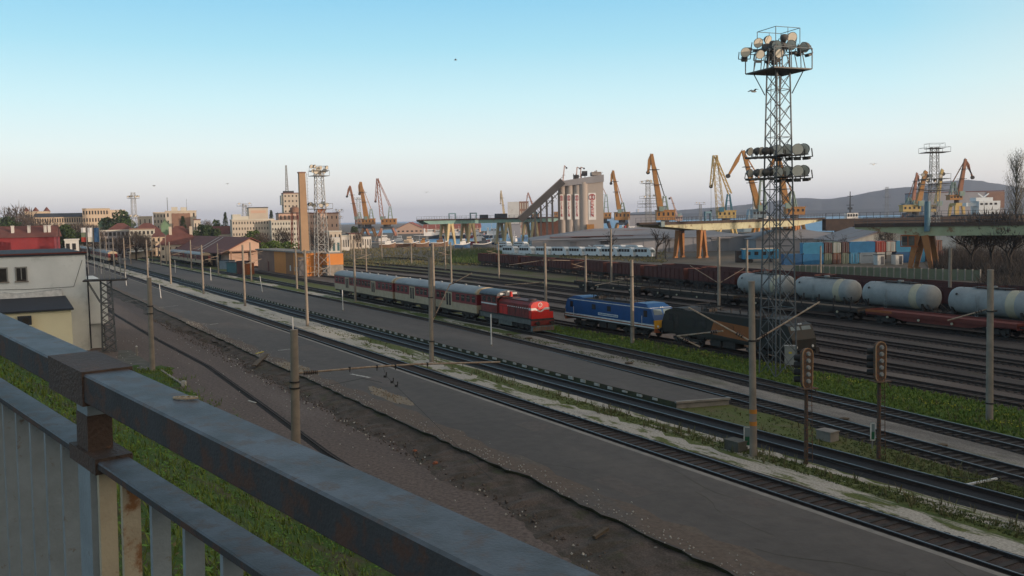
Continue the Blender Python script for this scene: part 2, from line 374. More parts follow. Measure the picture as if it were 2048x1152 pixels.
verge('pale_path', [(-20, 34.75), (95, 34.6)], [(-20, 35.15), (20, 35.0), (42, 35.4), (95, 35.1)], -20, 60, 'verge_path', .008, .9, rough=.2)
verge('verge_strip', 31.9, 35.5, 95, 620, 'verge_pale')
verge('grass_strip', 38.2, off(T3, -1.3), -12, 47, 'verge_grass', .0045)
verge('gravel_strip', off(T3, 1.3), off(T4, -1.3), -10, 86, 'sandy', .0045)
verge('grass_strip', off(T3, 1.3), off(T4, -1.3), 86, 400, 'verge_mixed', .0045)
verge('grass_strip', off(T4, 1.5), off(T5, -1.2), -10, 110, 'verge_bright', .0045)
verge('grass_strip', off(T4, 1.5), off(T5, -1.2), 110, 420, 'verge_grass', .0045)
verge('ash_ground', off(T5, 1.2), off(T6, -1.2), -4, 400, 'ash', .0045)
verge('ash_ground', off(T6, 1.2), off(T10, -1.2), 0, 90, 'ash_near', .0035)
verge('ash_ground', off(T6, 1.2), off(T10, -1.2), 90, 135, 'ash', .0035)
verge('scrub_ground', off(T9, 2), off(T12, -1.0), 135, 420, 'scrub', .0035)
verge('ash_ground', off(T6, 1.2), off(T9, 2), 135, 420, 'ash', .0035)
verge('ash_ground', off(T10, 1.2), off(T13, 4), 0, 135, 'ash_near', .0035)
# ---------------------------------------------------------------- platforms
P1R, P1Z = 28.45, .55
rnd = random.Random(3)
edge = []
t = -30.0
while t < 640:
    edge.append((t, 21.0*(1)+-.05+.05*math.sin(t*.21)+.10*math.sin(t*.047)+rnd.uniform(-.11, .11)+(.2 if 35 < t < 38 else 0))); t += .8 if t < 130 else 4
mb = MB()
top_l = [ST(s, t, P1Z) for t, s in edge]; top_r = [ST(P1R, t, P1Z) for t, s in edge]
mb.strip(top_l, top_r, 0)
mb.strip([ST(s, t, P1Z) for t, s in edge], [ST(s+.25, t, .0) for t, s in edge], 1)
mb.strip([ST(P1R, t, P1Z) for t, s in edge], [ST(P1R, t, 0) for t, s in edge], 2)
PL1 = root('station_platform', 'wide near asphalt platform with a broken left edge', 'platform')
obj('deck', mb, ['asphalt_platform', 'edge_dark', 'concrete_dark'], PL1)
mb = MB().strip([ST(P1R-.32, t, P1Z+.004) for t in range(-30, 641, 10)], [ST(P1R-.02, t, P1Z+.004) for t in range(-30, 641, 10)])
obj('edge_stones', mb, 'concrete', PL1)
P2R = [(46.5, 41.9), (60, 43.0), (72, 44.0), (83, 44.6), (104, 45.5), (150, 45.8), (620, 45.8)]
P2L, P2Z = 38.3, .42
mb = MB(); ts = [46.2+i*6 for i in range(96)]
a = [ST(P2L, t, P2Z) for t in ts]; b_ = [ST(interp(P2R, t), t+(.0 if i else -1.0), P2Z) for i, t in enumerate(ts)]
mb.strip(a, b_, 0)
mb.strip([p.copy() for p in a], [Vector((p.x, p.y, 0)) for p in a], 1); mb.strip([p.copy() for p in b_], [Vector((p.x, p.y, 0)) for p in b_], 1)
mb.face([a[0], b_[0], Vector((b_[0].x, b_[0].y, 0)), Vector((a[0].x, a[0].y, 0))], 2)
PL2 = root('station_platform', 'second narrower platform tapering to a pale concrete end', 'platform')
obj('deck', mb, ['asphalt_platform', 'edge_dark', 'concrete'], PL2)
mb = MB(); d = (b_[0]-a[0]).normalized()
mb.beam(a[0]+Vector((0, 0, .01))-d*.05, b_[0]+Vector((0, 0, .01))+d*.05, .3, .12); obj('end_stone', mb, 'concrete', PL2)
ms = MB().box((0, 0, 0), (.07, .62, .2)).mesh('edge_mark', ['stone_white'])
for k in range(100):
    t = 48.3+k*1.72+rnd.uniform(-.1, .1)
    o = obj('edge_mark', ms, None, PL2, ST(P2L-.03, t, P2Z-.12-rnd.uniform(0, .03)), math.atan2(AX.y, AX.x)-math.pi/2); o.scale = (1, rnd.uniform(.75, 1.15), rnd.uniform(.6, 1.1))
mb = MB()
for k in range(16):
    s0, t0 = rnd.uniform(22, 28), 14+110*rnd.random()**1.6; a = rnd.choice((0, 1.5))+rnd.uniform(-.4, .4); pts = [(s0, t0)]
    for j in range(rnd.randint(3, 9)):
        a += rnd.uniform(-.5, .5); s0 += math.cos(a)*.6; t0 += math.sin(a)*.9
        if not 21.8 < s0 < 28.1: break
        pts.append((s0, t0))
    if len(pts) < 3: continue
    ws = [rnd.uniform(.006, .02) for _ in pts]
    mb.strip([ST(s_-w_, t_, P1Z+.005) for (s_, t_), w_ in zip(pts, ws)], [ST(s_+w_, t_+w_, P1Z+.005) for (s_, t_), w_ in zip(pts, ws)])
struct('asphalt_crack', mb, 'edge_dark')
mb = MB()
for s0, t0, ws, wt in ((23.4, 31, 1.2, 3.4), (26.2, 44, 1.6, 2.4), (24.5, 62, 1.4, 5.0), (26.8, 27, .9, 1.8), (25.2, 84, 2.0, 4.0), (27.0, 100, .9, 6.0), (24.0, 112, 1.5, 3.0)):
    mb.face([ST(s0, t0, P1Z+.004), ST(s0+ws, t0+.1, P1Z+.004), ST(s0+ws*.95, t0+wt, P1Z+.004), ST(s0+.05, t0+wt*.94, P1Z+.004)])
struct('asphalt_patch', mb, 'asphalt_wet')
# the sandy broken band on the near platform and rubble bank under it
mb = MB()
R1 = []; R2 = []; R3 = []; R0 = []
t = -28.0
while t < 330:
    e = interp(edge, t); w_ = (3.0 if t < 38 else max(1.5, 3.0-(t-38)*.05))+.5*math.sin(t*.11)+.3*math.sin(t*.5)
    R0.append(ST(e+.3, t, .42+rnd.uniform(-.05, .05))); R1.append(ST(e-.5+rnd.uniform(-.15, .15), t, .30+rnd.uniform(-.08, .08)))
    R2.append(ST(e-w_*.55+rnd.uniform(-.2, .2), t, .17+rnd.uniform(-.08, .1))); R3.append(ST(e-w_, t, -.02)); t += .55 if t < 120 else 3
mb.strip(R0, R1).strip(R1, R2).strip(R2, R3); struct('rubble_bank', mb, 'rubble_dirt')
verge('worn_edge', [(t_, s_+.1) for t_, s_ in edge], [(-30, 23.6), (20, 23.2), (35, 22.6), (50, 22.9), (70, 22.2), (120, 22.0), (330, 21.8)], -28, 200, 'edge_sand', P1Z+.004, 1.3, rough=.35)
# embedded rail in the dirt road
TR = [(-20, 15.6), (47, 15.5), (65, 16.1), (84, 16.6), (110, 15.9), (145, 15.6), (200, 16.6)]
r_ = root('disused_track', 'single dark rail sunk in the brown dirt road', 'rail')
mb = MB(); pts = ext(TR, -20, 200, 4)
for p, q in zip(pts, pts[1:]):
    mb.beam(p+Vector((0, 0, .03)), q+Vector((0, 0, .03)), .08, .06, 0)
obj('rail', mb, 'rail_rust', r_)
mb = MB(); mb.strip(ext(TR, -20, 200, 4, -.32, .006), ext(TR, -20, 200, 4, .22, .006)); obj('groove', mb, 'ballast_dark', r_)
# ---------------------------------------------------------------- rolling stock
mat('coach_red', (.22, .026, .03), (.16, .024, .026), 2, .45, rust=(.09, .05, .04), rust_at=.68)
mat('coach_cream', (.46, .37, .25), (.36, .29, .2), 1.6, .55)
mat('coach_roof', (.28, .29, .295), (.21, .22, .228), .9, .5, stretch=(.4, 1, 1))
mat('glass_dark', (.022, .022, .024), (.04, .038, .038), 1.2, .25, spec=.35)
mat('glass_pale', (.15, .20, .21), (.2, .25, .26), 1.2, .15, spec=.6)
mat('black_metal', (.025, .024, .024), (.04, .035, .032), 3, .7)
mat('under_dark', (.035, .031, .029), (.055, .046, .04), 4, .85)
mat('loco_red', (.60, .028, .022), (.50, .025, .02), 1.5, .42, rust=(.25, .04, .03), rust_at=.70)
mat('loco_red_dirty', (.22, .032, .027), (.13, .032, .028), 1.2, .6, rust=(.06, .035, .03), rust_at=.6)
mat('loco_skirt', (.15, .16, .15), (.09, .09, .085), 2, .7)
mat('loco_roof', (.05, .058, .07), (.085, .095, .11), 2, .45)
mat('hood_brown', (.10, .045, .04), (.065, .04, .037), 2, .6)
mat('blue_loco', (.014, .082, .235), (.012, .066, .19), 1.2, .42)
mat('orange_stripe', (.35, .11, .05), None, 2, .5)
mat('yellow_end', (.68, .36, .03), (.55, .28, .03), 2, .5)
mat('dark_green_loco', (.022, .026, .024), (.03, .024, .02), 1.5, .5)
mat('dull_orange', (.30, .10, .03), (.24, .085, .03), 2, .6)
mat('wagon_brown', (.105, .036, .03), (.075, .03, .027), .9, .8, rust=(.13, .055, .035), rust_at=.66)
mat('wagon_rib', (.085, .032, .028), None, 2, .8)
mat('wagon_red', (.16, .04, .03), (.12, .036, .028), 1.2, .8)
mat('rust_orange', (.32, .10, .03), (.24, .08, .03), 1.5, .85)
mat('tank_white', (.30, .315, .31), (.23, .245, .245), .8, .55, rust=(.38, .37, .33), rust_at=.72)
mat('tank_band', (.46, .42, .31), (.40, .36, .26), 1.5, .55)
mat('wheel_steel', (.07, .06, .055), (.05, .042, .04), 4, .6, metal=.3)
mat('screen_blue', (.16, .22, .25), None, 1.2, .2)
mat('lamp_white', (.8, .8, .78), None, 2, .3)
def arc(w, z0, h, n=12):  # roof arc points (y,z)
    return [(w/2*math.cos(math.pi*k/n), z0+h*math.sin(math.pi*k/n)**.8) for k in range(n+1)]
def bogie(parent, x, wb=2.5, r=.46, frame=True, nm='bogie'):
    mb = MB()
    for y in (-1.02, 1.02):
        mb.b(x-wb/2-.5, x+wb/2+.5, y-.06, y+.06, .45, .72); mb.b(x-.4, x+.4, y-.1, y+.1, .3, .8)
        for k in (-1, 1): mb.b(x+k*wb/2-.18, x+k*wb/2+.18, y-.12, y+.12, .3, .62)
    mb.b(x-.3, x+.3, -1.0, 1.0, .4, .7)
    o = obj(nm, mb, 'under_dark', parent)
    for k in (-1, 1):
        w = MB().tube((x+k*wb/2, -.68, r), (x+k*wb/2, .68, r), .07, n=6)
        for y in (-.75, .75): w.tube((x+k*wb/2, y-.06, r), (x+k*wb/2, y+.06, r), r, n=16)
        obj('wheelset', w, 'wheel_steel', o)
def buffers(parent, xe, sgn):
    for y in (-.87, .87):
        mb = MB().tube((xe, y, 1.06), (xe+sgn*.5, y, 1.06), .09, n=8).tube((xe+sgn*.5, y, 1.06), (xe+sgn*.58, y, 1.06), .24, n=12)
        obj('buffer', mb, 'black_metal', parent)
ZR = .23   # rail head above the ground
def put(tab, tc):
    """location and heading (local +x towards the camera end)"""
    p = ST(interp(tab, tc), tc, ZR); q = ST(interp(tab, tc-6), tc-6, ZR)-ST(interp(tab, tc+6), tc+6, ZR)
    return p, math.atan2(q.y, q.x)
def build_coach(L, label):
    r = root('passenger_coach', label, 'train coach', group='red and cream passenger coaches'); W2 = 1.44; h = L/2
    mb = MB(); mb.b(-h, h, -W2, W2, 1.02, 1.98, 1); mb.b(-h, h, -W2, W2, 1.98, 3.25, 0); mb.b(-h+.1, h-.1, -W2+.12, W2-.12, .78, 1.02, 2)
    mb.b(-h-.22, -h, -.65, .65, 1.1, 3.2, 2); mb.b(h, h+.22, -.65, .65, 1.1, 3.2, 2)
    obj('body', mb, ['coach_red', 'coach_cream', 'under_dark'], r)
    a = arc(2.98, 3.25, .82)
    mb = MB().loft([[(x, y, z) for y, z in a] for x in (-h-.03, h+.03)], 0, True); obj('roof', mb, 'coach_roof', r)
    a2 = arc(2.99, 3.26, .83)
    for sx in (-1, 1):
        mb = MB().loft([[(x, y, z) for y, z in a2] for x in (sx*(h-.45), sx*(h+.08))], 0, True); obj('roof_end', mb, 'coach_cream', r)
    mb = MB(); 
    for k in range(7): mb.tube((-h+2.2+k*(L-4.4)/6, 0, 4.03), (-h+2.2+k*(L-4.4)/6, 0, 4.2), .22, .15, 8)
    obj('roof_vent', mb, 'coach_roof', r)
    win = MB().b(-.46, .46, -.02, .02, -.38, .38, 0).b(-.46, .46, -.035, -.02, .08, .11, 1).mesh('window', ['glass_dark', 'coach_cream'])
    dr = (-.255*L, .2*L)
    for side in (-1, 1):
        y = side*(W2+.0)
        xs = [-h+1.2, -h+2.7, -h+4.2] + [dr[0]+1.9+k*(dr[1]-dr[0]-3.8)/6 for k in range(7)] + [h-5.3+k*1.5 for k in range(4)]
        for i, x in enumerate(xs):
            if min(abs(x-dr[0]), abs(x-dr[1])) < 1.1: continue
            o = obj('window', win, None, r, (x, y, 2.66)); o.scale = (1, 1, 1)
        for d_ in dr:
            mb = MB().b(d_-1.0, d_+1.0, y-.03, y+.03, 1.0, 3.2, 0); o = obj('door', mb, 'coach_cream', r)
            for k in (-1, 1): obj('pane', MB().b(d_+k*.4-.26, d_+k*.4+.26, y-.045, y+.045, 1.5, 3.0), 'glass_dark', o)
            obj('step', MB().b(d_-.8, d_+.8, y-.12, y+.12, .55, .62), 'under_dark', r)
    mb = MB()
    for x0, x1 in ((-4, -2.2), (-1, 1.6), (2.6, 4.4)): mb.b(x0, x1, -1.2, 1.2, .35, .85)
    obj('equipment_box', mb, 'under_dark', r)
    bogie(r, -h+3.2); bogie(r, h-3.2)
    buffers(r, h, 1); buffers(r, -h, -1)
    return r
def place(r, tab, tc):
    p, a = put(tab, tc); r.location = p; r.rotation_euler = (0, 0, a); return r
tA, tB, tC = t_at(T4, 976, 1.0), t_at(T4, 803, 1.0), t_at(T4, 686, 1.0)
LC = (tC-tA)/2-.5
print('COACH', round(tA, 1), round(tB, 1), round(tC, 1), 'len', round(LC, 1))
coach = place(build_coach(LC, 'grey-roofed red and cream coach coupled right behind the red diesel engine'), T4, tA+.3+LC/2)
copy_tree(coach, label='rear red and cream coach at the far end of the diesel train', loc=put(T4, tC-LC/2)[0], rz=put(T4, tC-LC/2)[1])
# --- red diesel engine
tN = t_at(T4, 1090, 1.0); LL = tA-tN-.9; h = LL/2
print('RED', round(tN, 1), 'len', round(LL, 1))
r = root('diesel_locomotive', 'red diesel engine with white chevron nose at the head of the coaches', 'locomotive')
mb = MB().b(-h+.25, h-.25, -1.35, 1.35, .85, 1.42); obj('frame', mb, 'loco_skirt', r)
mb = MB().b(-h+.1, h-.1, -1.42, 1.42, 1.42, 1.5); mb.b(-h, -h+.2, -1.4, 1.4, .75, 1.5); mb.b(h-.2, h, -1.4, 1.4, 1.3, 1.5); obj('buffer_plate', MB().b(h-.2, h-.02, -1.38, 1.38, .78, 1.3), 'loco_red_dirty', r); obj('footplate', mb, 'under_dark', r)
cx0, cx1 = -h+.55, -h+LL*.36   # cab near the rear
def hood(x0, x1, nm, zt, w=.98):
    pr = [(-w, 1.5), (-w, zt-.35), (-w*.72, zt-.06), (-.3, zt), (.3, zt), (w*.72, zt-.06), (w, zt-.35), (w, 1.5)]
    return MB().loft([[(x, y, z) for y, z in pr] for x in (x0, x1)], 0)
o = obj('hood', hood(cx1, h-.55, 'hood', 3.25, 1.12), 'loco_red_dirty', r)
mb = MB()
for k in range(7): x = cx1+.5+k*(h-1.3-cx1)/6; mb.b(x-.012, x+.012, -1.14, 1.14, 1.6, 2.85)
obj('door_seam', mb, 'black_metal', r)
mb = MB().b(cx1+.2, h-1.0, -.78, .78, 3.24, 3.30); mb.b(cx1+1.2, cx1+2.3, -.5, .5, 3.3, 3.4); mb.tube((h-2.2, 0, 3.28), (h-2.2, 0, 3.46), .45, n=14); obj('hood_top', mb, 'hood_brown', r)
mb = MB().b(cx1+.3, cx1+2.2, -1.17, -1.10, 1.55, 2.62); obj('side_door', mb, 'loco_red', r)
# nose
pr = [(-1.14, 1.5), (-1.14, 2.9), (-.86, 3.2), (-.3, 3.28), (.3, 3.28), (.86, 3.2), (1.14, 2.9), (1.14, 1.5)]
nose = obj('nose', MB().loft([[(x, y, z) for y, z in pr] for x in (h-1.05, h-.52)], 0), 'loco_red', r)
mb = MB()
for s_ in (-1, 1):
    mb.add([(h-.512, s_*1.13, 2.62), (h-.512, s_*.62, 2.62), (h-.512, 0, 2.27), (h-.512, 0, 2.09), (h-.512, s_*.55, 2.38), (h-.512, s_*1.13, 2.38)], [(0, 1, 2, 3, 4, 5)])
    mb.b(h-1.05, h-.53, s_*1.142-.008, s_*1.142+.008, 2.38, 2.62)
obj('chevron', mb, 'white_paint', nose)
mb = MB(); ns = 20
mb.add([(h-.509, .25*math.cos(a_*6.283/ns), 2.92+.25*math.sin(a_*6.283/ns)) for a_ in range(ns)]+[(h-.509, .19*math.cos(a_*6.283/ns), 2.92+.19*math.sin(a_*6.283/ns)) for a_ in range(ns)], [(i, (i+1) % ns, ns+(i+1) % ns, ns+i) for i in range(ns)])
mb.beam((h-.508, -.13, 2.78), (h-.508, .13, 3.06), .06, .01).beam((h-.508, -.16, 2.95), (h-.508, .02, 2.80), .05, .01).beam((h-.508, -.02, 3.05), (h-.508, .16, 2.9), .05, .01)
obj('emblem', mb, 'white_paint', nose)
for s_ in (-1, 1): obj('headlight', MB().tube((h-.52, s_*.82, 1.78), (h-.40, s_*.82, 1.78), .13, n=12), 'lamp_white', nose)
obj('front_panel', MB().b(h-.18, h-.10, -1.35, 1.35, 1.5, 2.2), 'loco_red', r)
mb = MB()
for y in (-1.35, -.9, .9, 1.35): mb.tube((h-.12, y, 1.5), (h-.12, y, 2.35), .02, n=5)
mb.tube((h-.12, -1.35, 2.35), (h-.12, -.9, 2.35), .02, n=5).tube((h-.12, .9, 2.35), (h-.12, 1.35, 2.35), .02, n=5)
x_ = cx1
mb.tube((cx1, -1.38, 2.45), (h-.6, -1.38, 2.45), .02, n=5)
for k in range(6): x = cx1+.1+k*(h-.8-cx1)/5; mb.tube((x, -1.38, 1.5), (x, -1.38, 2.45), .018, n=5); mb.tube((x, 1.38, 1.5), (x, 1.38, 2.45), .018, n=5)
obj('handrail', mb, 'black_metal', r)
mb = MB()
for k in range(14):
    x = cx1+.35+k*(h-1.2-cx1)/14
    if k in (0, 1, 2): continue
    mb.b(x-.14, x+.1, -1.15, -1.10, 2.48, 2.58)
obj('side_lettering', mb, 'white_paint', r)
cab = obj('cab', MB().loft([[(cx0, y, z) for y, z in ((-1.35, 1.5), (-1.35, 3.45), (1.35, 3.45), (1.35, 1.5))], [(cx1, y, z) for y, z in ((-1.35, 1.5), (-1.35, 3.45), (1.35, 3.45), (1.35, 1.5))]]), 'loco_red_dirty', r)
mb = MB().b(cx0, cx1, -1.36, -1.352, 2.40, 2.56); obj('white_band', mb, 'white_paint', cab)
a_ = arc(2.95, 3.45, .62, 10)
obj('cab_roof', MB().loft([[(x, y, z) for y, z in a_] for x in (cx0-.25, cx1+.3)], 0, True), 'loco_roof', cab)
mb = MB()
for yy in (-.8, .8): mb.b(cx1+.22, cx1+.36, yy-.3, yy+.3, 3.62, 3.78)
mb.b(cx1+.28, cx1+.36, -.12, .12, 3.85, 4.0)
obj('sun_visor', mb, 'lamp_white', cab)
for x in (cx0+.8, (cx0+cx1)/2+.1, cx1-.7): obj('window', MB().b(x-.42, x+.42, -1.37, -1.352, 2.7, 3.3), 'glass_dark', cab)
for yy in (-.9, .9): obj('window', MB().b(cx1+.002, cx1+.02, yy-.35, yy+.35, 2.75, 3.25) if True else None, 'glass_dark', cab)
mb = MB().tube((cx1+1.0, 0, 3.2), (cx1+1.0, 0, 3.95), .2, .16, 10); obj('exhaust', mb, 'loco_red', r)
mb = MB().prism([(h-.35, .15), (h+.12, .2), (h+.12, .62), (h-.35, .85)], -1.3, 1.3); obj('snow_plough', mb, 'loco_skirt', r)
mb = MB()
for k in range(12):
    y = -1.2+k*.22; mb.b(h+.12, h+.135, y-.03, y+.03, .22, .6)
obj('plough_stripe', mb, 'rust_orange', r)
bogie(r, -h+2.7); bogie(r, h-2.7); buffers(r, h, 1); buffers(r, -h, -1)
mb = MB().b(-1.6, 1.6, -1.25, 1.25, .35, .85); obj('fuel_tank', mb, 'loco_skirt', r)
place(r, T4, tN+.55+h)
# --- boxy electric engines
def electric(L, label, body, roofm, name='electric_locomotive', blue=True):
    h = L/2; r = root(name, label, 'locomotive'); W2 = 1.32
    side = [(-h, 1.12), (-h+.02, 1.95), (-h+.55, 3.05), (-h+1.3, 3.3), (h-1.3, 3.3), (h-.55, 3.05), (h-.02, 1.95), (h, 1.12)]
    mb = MB(); mb.prism(side, -W2, W2, 0); obj('body', mb, [body], r)
    mb = MB()
    mb.prism([(-h+1.2, 3.28), (-h+1.7, 3.46), (-h+3.0, 3.46), (-h+3.8, 3.3)], -W2+.15, W2-.15); mb.prism([(h-4.4, 3.3), (h-3.4, 3.5), (h-1.6, 3.5), (h-1.0, 3.2)], -W2+.15, W2-.15)
    obj('roof_hatch', mb, roofm, r)
    obj('roof_equipment', MB().b(-1.4, 4.0, -.8, .8, 3.3, 3.5).b(-h+3.6, h-3.6, -1.2, 1.2, 3.29, 3.34).b(-3.4, -2.6, -.5, .5, 3.3, 3.6), 'under_dark', r)
    mb = MB()
    for x in (-3.6, -2.9, -2.1, .4, 1.6, 2.6, 4.5): mb.tube((x, -.5, 3.3), (x, -.5, 3.85), .06, n=6); mb.tube((x, .5, 3.3), (x, .5, 3.85), .06, n=6)
    mb.beam((-4.4, -.6, 3.75), (-2.0, -.6, 3.75), .05).beam((-4.4, .6, 3.75), (-2.0, .6, 3.75), .05)
    for y in (-.45, .45): mb.tube((-4.2, y, 3.7), (-1.6, y*.8, 3.86), .03, n=5); mb.tube((-1.6, y*.8, 3.86), (-4.0, y*.6, 3.98), .025, n=5)
    mb.tube((-4.0, -.8, 4.0), (-4.0, .8, 4.0), .03, n=5)
    obj('pantograph', mb, 'black_metal', r)
    W = W2+.012
    if blue:
        obj('upper_line', MB().b(-h+.9, h-.7, -W, W, 3.05, 3.13), 'white_paint', r)
        obj('lower_stripe', MB().b(-h, h, -W, W, 1.14, 1.26).b(-h, h, -W-.002, W+.002, 1.38, 1.52), 'white_paint', r)
        obj('lower_stripe', MB().b(-h, h, -W-.004, W+.004, 1.26, 1.38), 'orange_stripe', r)
        pl = obj('name_plate', MB().b(-1.55, 2.15, -W-.006, -W+.01, 1.72, 1.98), 'white_paint', r)
        mb = MB(); q = random.Random(2); x = -1.42
        while x < 2.0:
            w_ = q.uniform(.05, .1); mb.b(x, x+w_, -W-.012, -W-.004, 1.79, 1.79+q.choice((.10, .13))); x += w_+.045
        obj('plate_lettering', mb, 'blue_loco', pl)
        for x in (-2.4, .5):
            obj('grille', MB().b(x-.35, x+.35, -W-.004, W+.004, 2.25, 2.8), 'black_metal', r)
    else:
        mb = MB().add([(-.9, -W, 2.78), (.3+3.6, -W, 2.55), (3.5, -W, 1.3), (-1.5, -W, 1.5)], [(3, 2, 1, 0)]); obj('orange_panel', mb, 'dull_orange', r)
        mb = MB().beam((.4, -W-.006, 2.55), (1.6, -W-.006, 2.5), .06, .01).beam((1.6, -W-.006, 2.5), (1.7, -W-.006, 2.1), .06, .01).beam((1.7, -W-.006, 2.1), (.5, -W-.006, 2.15), .06, .01).beam((.6, -W-.006, 2.33), (1.4, -W-.006, 2.3), .06, .01)
        obj('panel_lettering', mb, 'black_metal', r)
        for x in (-3.6, -2.4): obj('grille', MB().b(x-.4, x+.4, -W-.004, -W+.004, 1.9, 2.7), 'black_metal', r)
    # ends
    for sx in (-1, 1):
        yel = 'yellow_end' if blue else 'dark_green_loco'
        mb = MB().loft([[(sx*(h+.012), y, 1.12) for y in (-W2, W2)][::1]+[(sx*(h-.008), y, 1.95) for y in (W2, -W2)], [(sx*(h-.2), y, 1.12) for y in (-W2, W2)]+[(sx*(h-.2), y, 1.95) for y in (W2, -W2)]])
        fr = obj('end_panel', mb, yel, r)
        # raked windscreen panes lying on the sloping front
        for y0 in (-1.12, .08):
            u0, u1 = (.45, .95) if blue else (.66, .93); P = lambda u, y: (sx*(h-.0+.012-(.02+.53*u)), y, 1.95+1.1*u+.008)
            obj('windscreen', MB().add([P(u0, y0), P(u0, y0+1.04), P(u1, y0+1.0), P(u1, y0+.04)], [(0, 1, 2, 3)]), 'screen_blue' if sx > 0 else 'glass_dark', fr)
        for y in (-.9, .9): obj('headlight', MB().tube((sx*(h+.0), y, 1.35), (sx*(h+.06), y, 1.35), .11, n=10), 'lamp_white', fr)
        obj('buffer_beam', MB().b(sx*h-.15, sx*h+.05, -1.25, 1.25, .72, 1.12), 'orange_stripe' if blue else 'black_metal', r)
        for y in (-.12, .12): obj('marker_light', MB().tube((sx*(h-.6), y, 3.16), (sx*(h-.5), y, 3.16), .06, n=8), 'lamp_white', r)
        for sy in (-1, 1):
            obj('cab_window', MB().b(sx*(h-1.45)-.3, sx*(h-1.45)+.3, sy*W-.006, sy*W+.006, 2.2, 2.85), 'glass_dark', r)
            obj('cab_door', MB().b(sx*(h-2.35)-.3, sx*(h-2.35)+.3, sy*W-.004, sy*W+.004, 1.5, 2.9), 'blue_loco' if blue else 'under_dark', r)
            obj('handrail', MB().tube((sx*(h-1.95), sy*(W+.06), 1.3), (sx*(h-1.95), sy*(W+.06), 2.3), .025, n=5), 'lamp_white' if blue else 'black_metal', r)
        buffers(r, sx*h, sx)
        bogie(r, sx*(h-3.6), 3.2, .55)
    mb = MB()
    for x0, x1 in ((-1.6, -.2), (.1, 1.7)): mb.b(x0, x1, -1.2, 1.2, .4, 1.0)
    mb.b(-h+.2, h-.2, -1.2, 1.2, .95, 1.12); obj('equipment_box', mb, 'under_dark', r)
    return r
e0, e1 = t_at(T5, 1334, 1.3), t_at(T5, 1147, 1.3); print('BLUE', round(e1-e0, 1))
place(electric(e1-e0-.6, 'blue electric engine with yellow ends and a white roof line', 'blue_loco', 'blue_loco'), T5, (e0+e1)/2)
f0 = t_at(T5, 1622, 1.6); print('DARK', round(e0-f0, 1))
place(electric(e0-f0-1.6, 'dark engine with a dull orange side panel behind the lattice mast', 'dark_green_loco', 'black_metal', blue=False), T5, (e0+f0)/2)
# --- tank wagons
def tanker(L, label):
    h = L/2; r = root('tank_wagon', label, 'tank wagon', group='white tank wagons'); R_ = 1.42; zc = 1.2+R_
    rings = []; N = 28
    for x, k in ((-h+.75, .02), (-h+.78, .35), (-h+.9, .66), (-h+1.1, .88), (-h+1.4, .975), (-h+1.8, 1), (h-1.8, 1), (h-1.4, .975), (h-1.1, .88), (h-.9, .66), (h-.78, .35), (h-.75, .02)):
        rings.append([(x, R_*k*math.cos(2*math.pi*i/N), zc+R_*k*math.sin(2*math.pi*i/N)) for i in range(N)])
    obj('tank', MB().loft(rings, 0, True), 'tank_white', r)
    for x0, x1 in ((h-3.3, h-2.3),):
        obj('paint_band', MB().loft([[(x, (R_+.008)*math.cos(2*math.pi*i/N), zc+(R_+.008)*math.sin(2*math.pi*i/N)) for i in range(N)] for x in (x0, x1)], 0, True, cap=False), 'tank_band', r)
    mb = MB().b(-2.2, 2.2, -.45, .45, zc+R_+.1, zc+R_+.14)
    for y in (-.45, .45):
        mb.tube((-3.2, y, zc+R_+.42), (3.2, y, zc+R_+.42), .02, n=5)
        for x in (-3.2, -1.6, 0, 1.6, 3.2): mb.tube((x, y, zc+R_-.1), (x, y, zc+R_+.42), .02, n=5)
    obj('walkway', mb, 'black_metal', r)
    obj('manhole', MB().tube((0, 0, zc+R_-.05), (0, 0, zc+R_+.3), .35, n=14), 'tank_white', r)
    mb = MB()
    for x in (-1.0, -.7): mb.tube((x, -R_-.05, 1.1), (x, -R_-.05, zc+.8), .02, n=5)
    for k in range(7): mb.tube((-1.0, -R_-.05, 1.2+k*.3), (-.7, -R_-.05, 1.2+k*.3), .015, n=4)
    obj('ladder', mb, 'tank_white', r)
    mb = MB().tube((-h+2.2, -R_+.10, zc+.75), (-h+2.2, -R_-.0+.06, zc+.78), .13, n=10); obj('side_marking', mb, 'black_metal', r)
    mb = MB().b(-h+.1, h-.1, -.5, .5, .98, 1.2); mb.b(-h, -h+.2, -1.3, 1.3, .9, 1.2).b(h-.2, h, -1.3, 1.3, .9, 1.2)
    for x in (-h+1.6, h-1.6): mb.prism([(-1.1, 1.15), (-1.25, 2.0), (-.7, 1.45), (.7, 1.45), (1.25, 2.0), (1.1, 1.15)], x-.15, x+.15, 0, 'x')
    for s_ in (-1, 1):
        for y in (-1, 1): mb.beam((s_*(h-.15), y*1.1, 1.2), (s_*(h-1.3), y*1.0, 2.0), .1)
    obj('underframe', mb, 'under_dark', r)
    bogie(r, -h+2.3, 1.8, .46); bogie(r, h-2.3, 1.8, .46); buffers(r, h, 1); buffers(r, -h, -1)
    return r
tk = [(1479, 1590), (1592, 1721), (1729, 1880), (1903, 2080)]
tt = [(t_at(T11, a, 2.6), t_at(T11, b_, 2.6)) for a, b_ in tk]; print('TANKS', [(round(a, 1), round(b_, 1)) for a, b_ in tt])
LT = sum(a-b_ for a, b_ in tt[:3])/3+.4
tw = tanker(LT, 'white tank wagon seen through the lattice mast, farthest of its row')
labs = ['white tank wagon just right of the lattice mast with a cream band', 'white tank wagon behind the rusty orange end of the flat wagon', 'white tank wagon cut by the right edge of the picture, nearest of its row']
for i, (a, b_) in enumerate(tt):
    tc = (a+b_)/2
    if i == 0: place(tw, T11, tc)
    else: p, az = put(T11, tc); copy_tree(tw, label=labs[i-1], loc=p, rz=az)
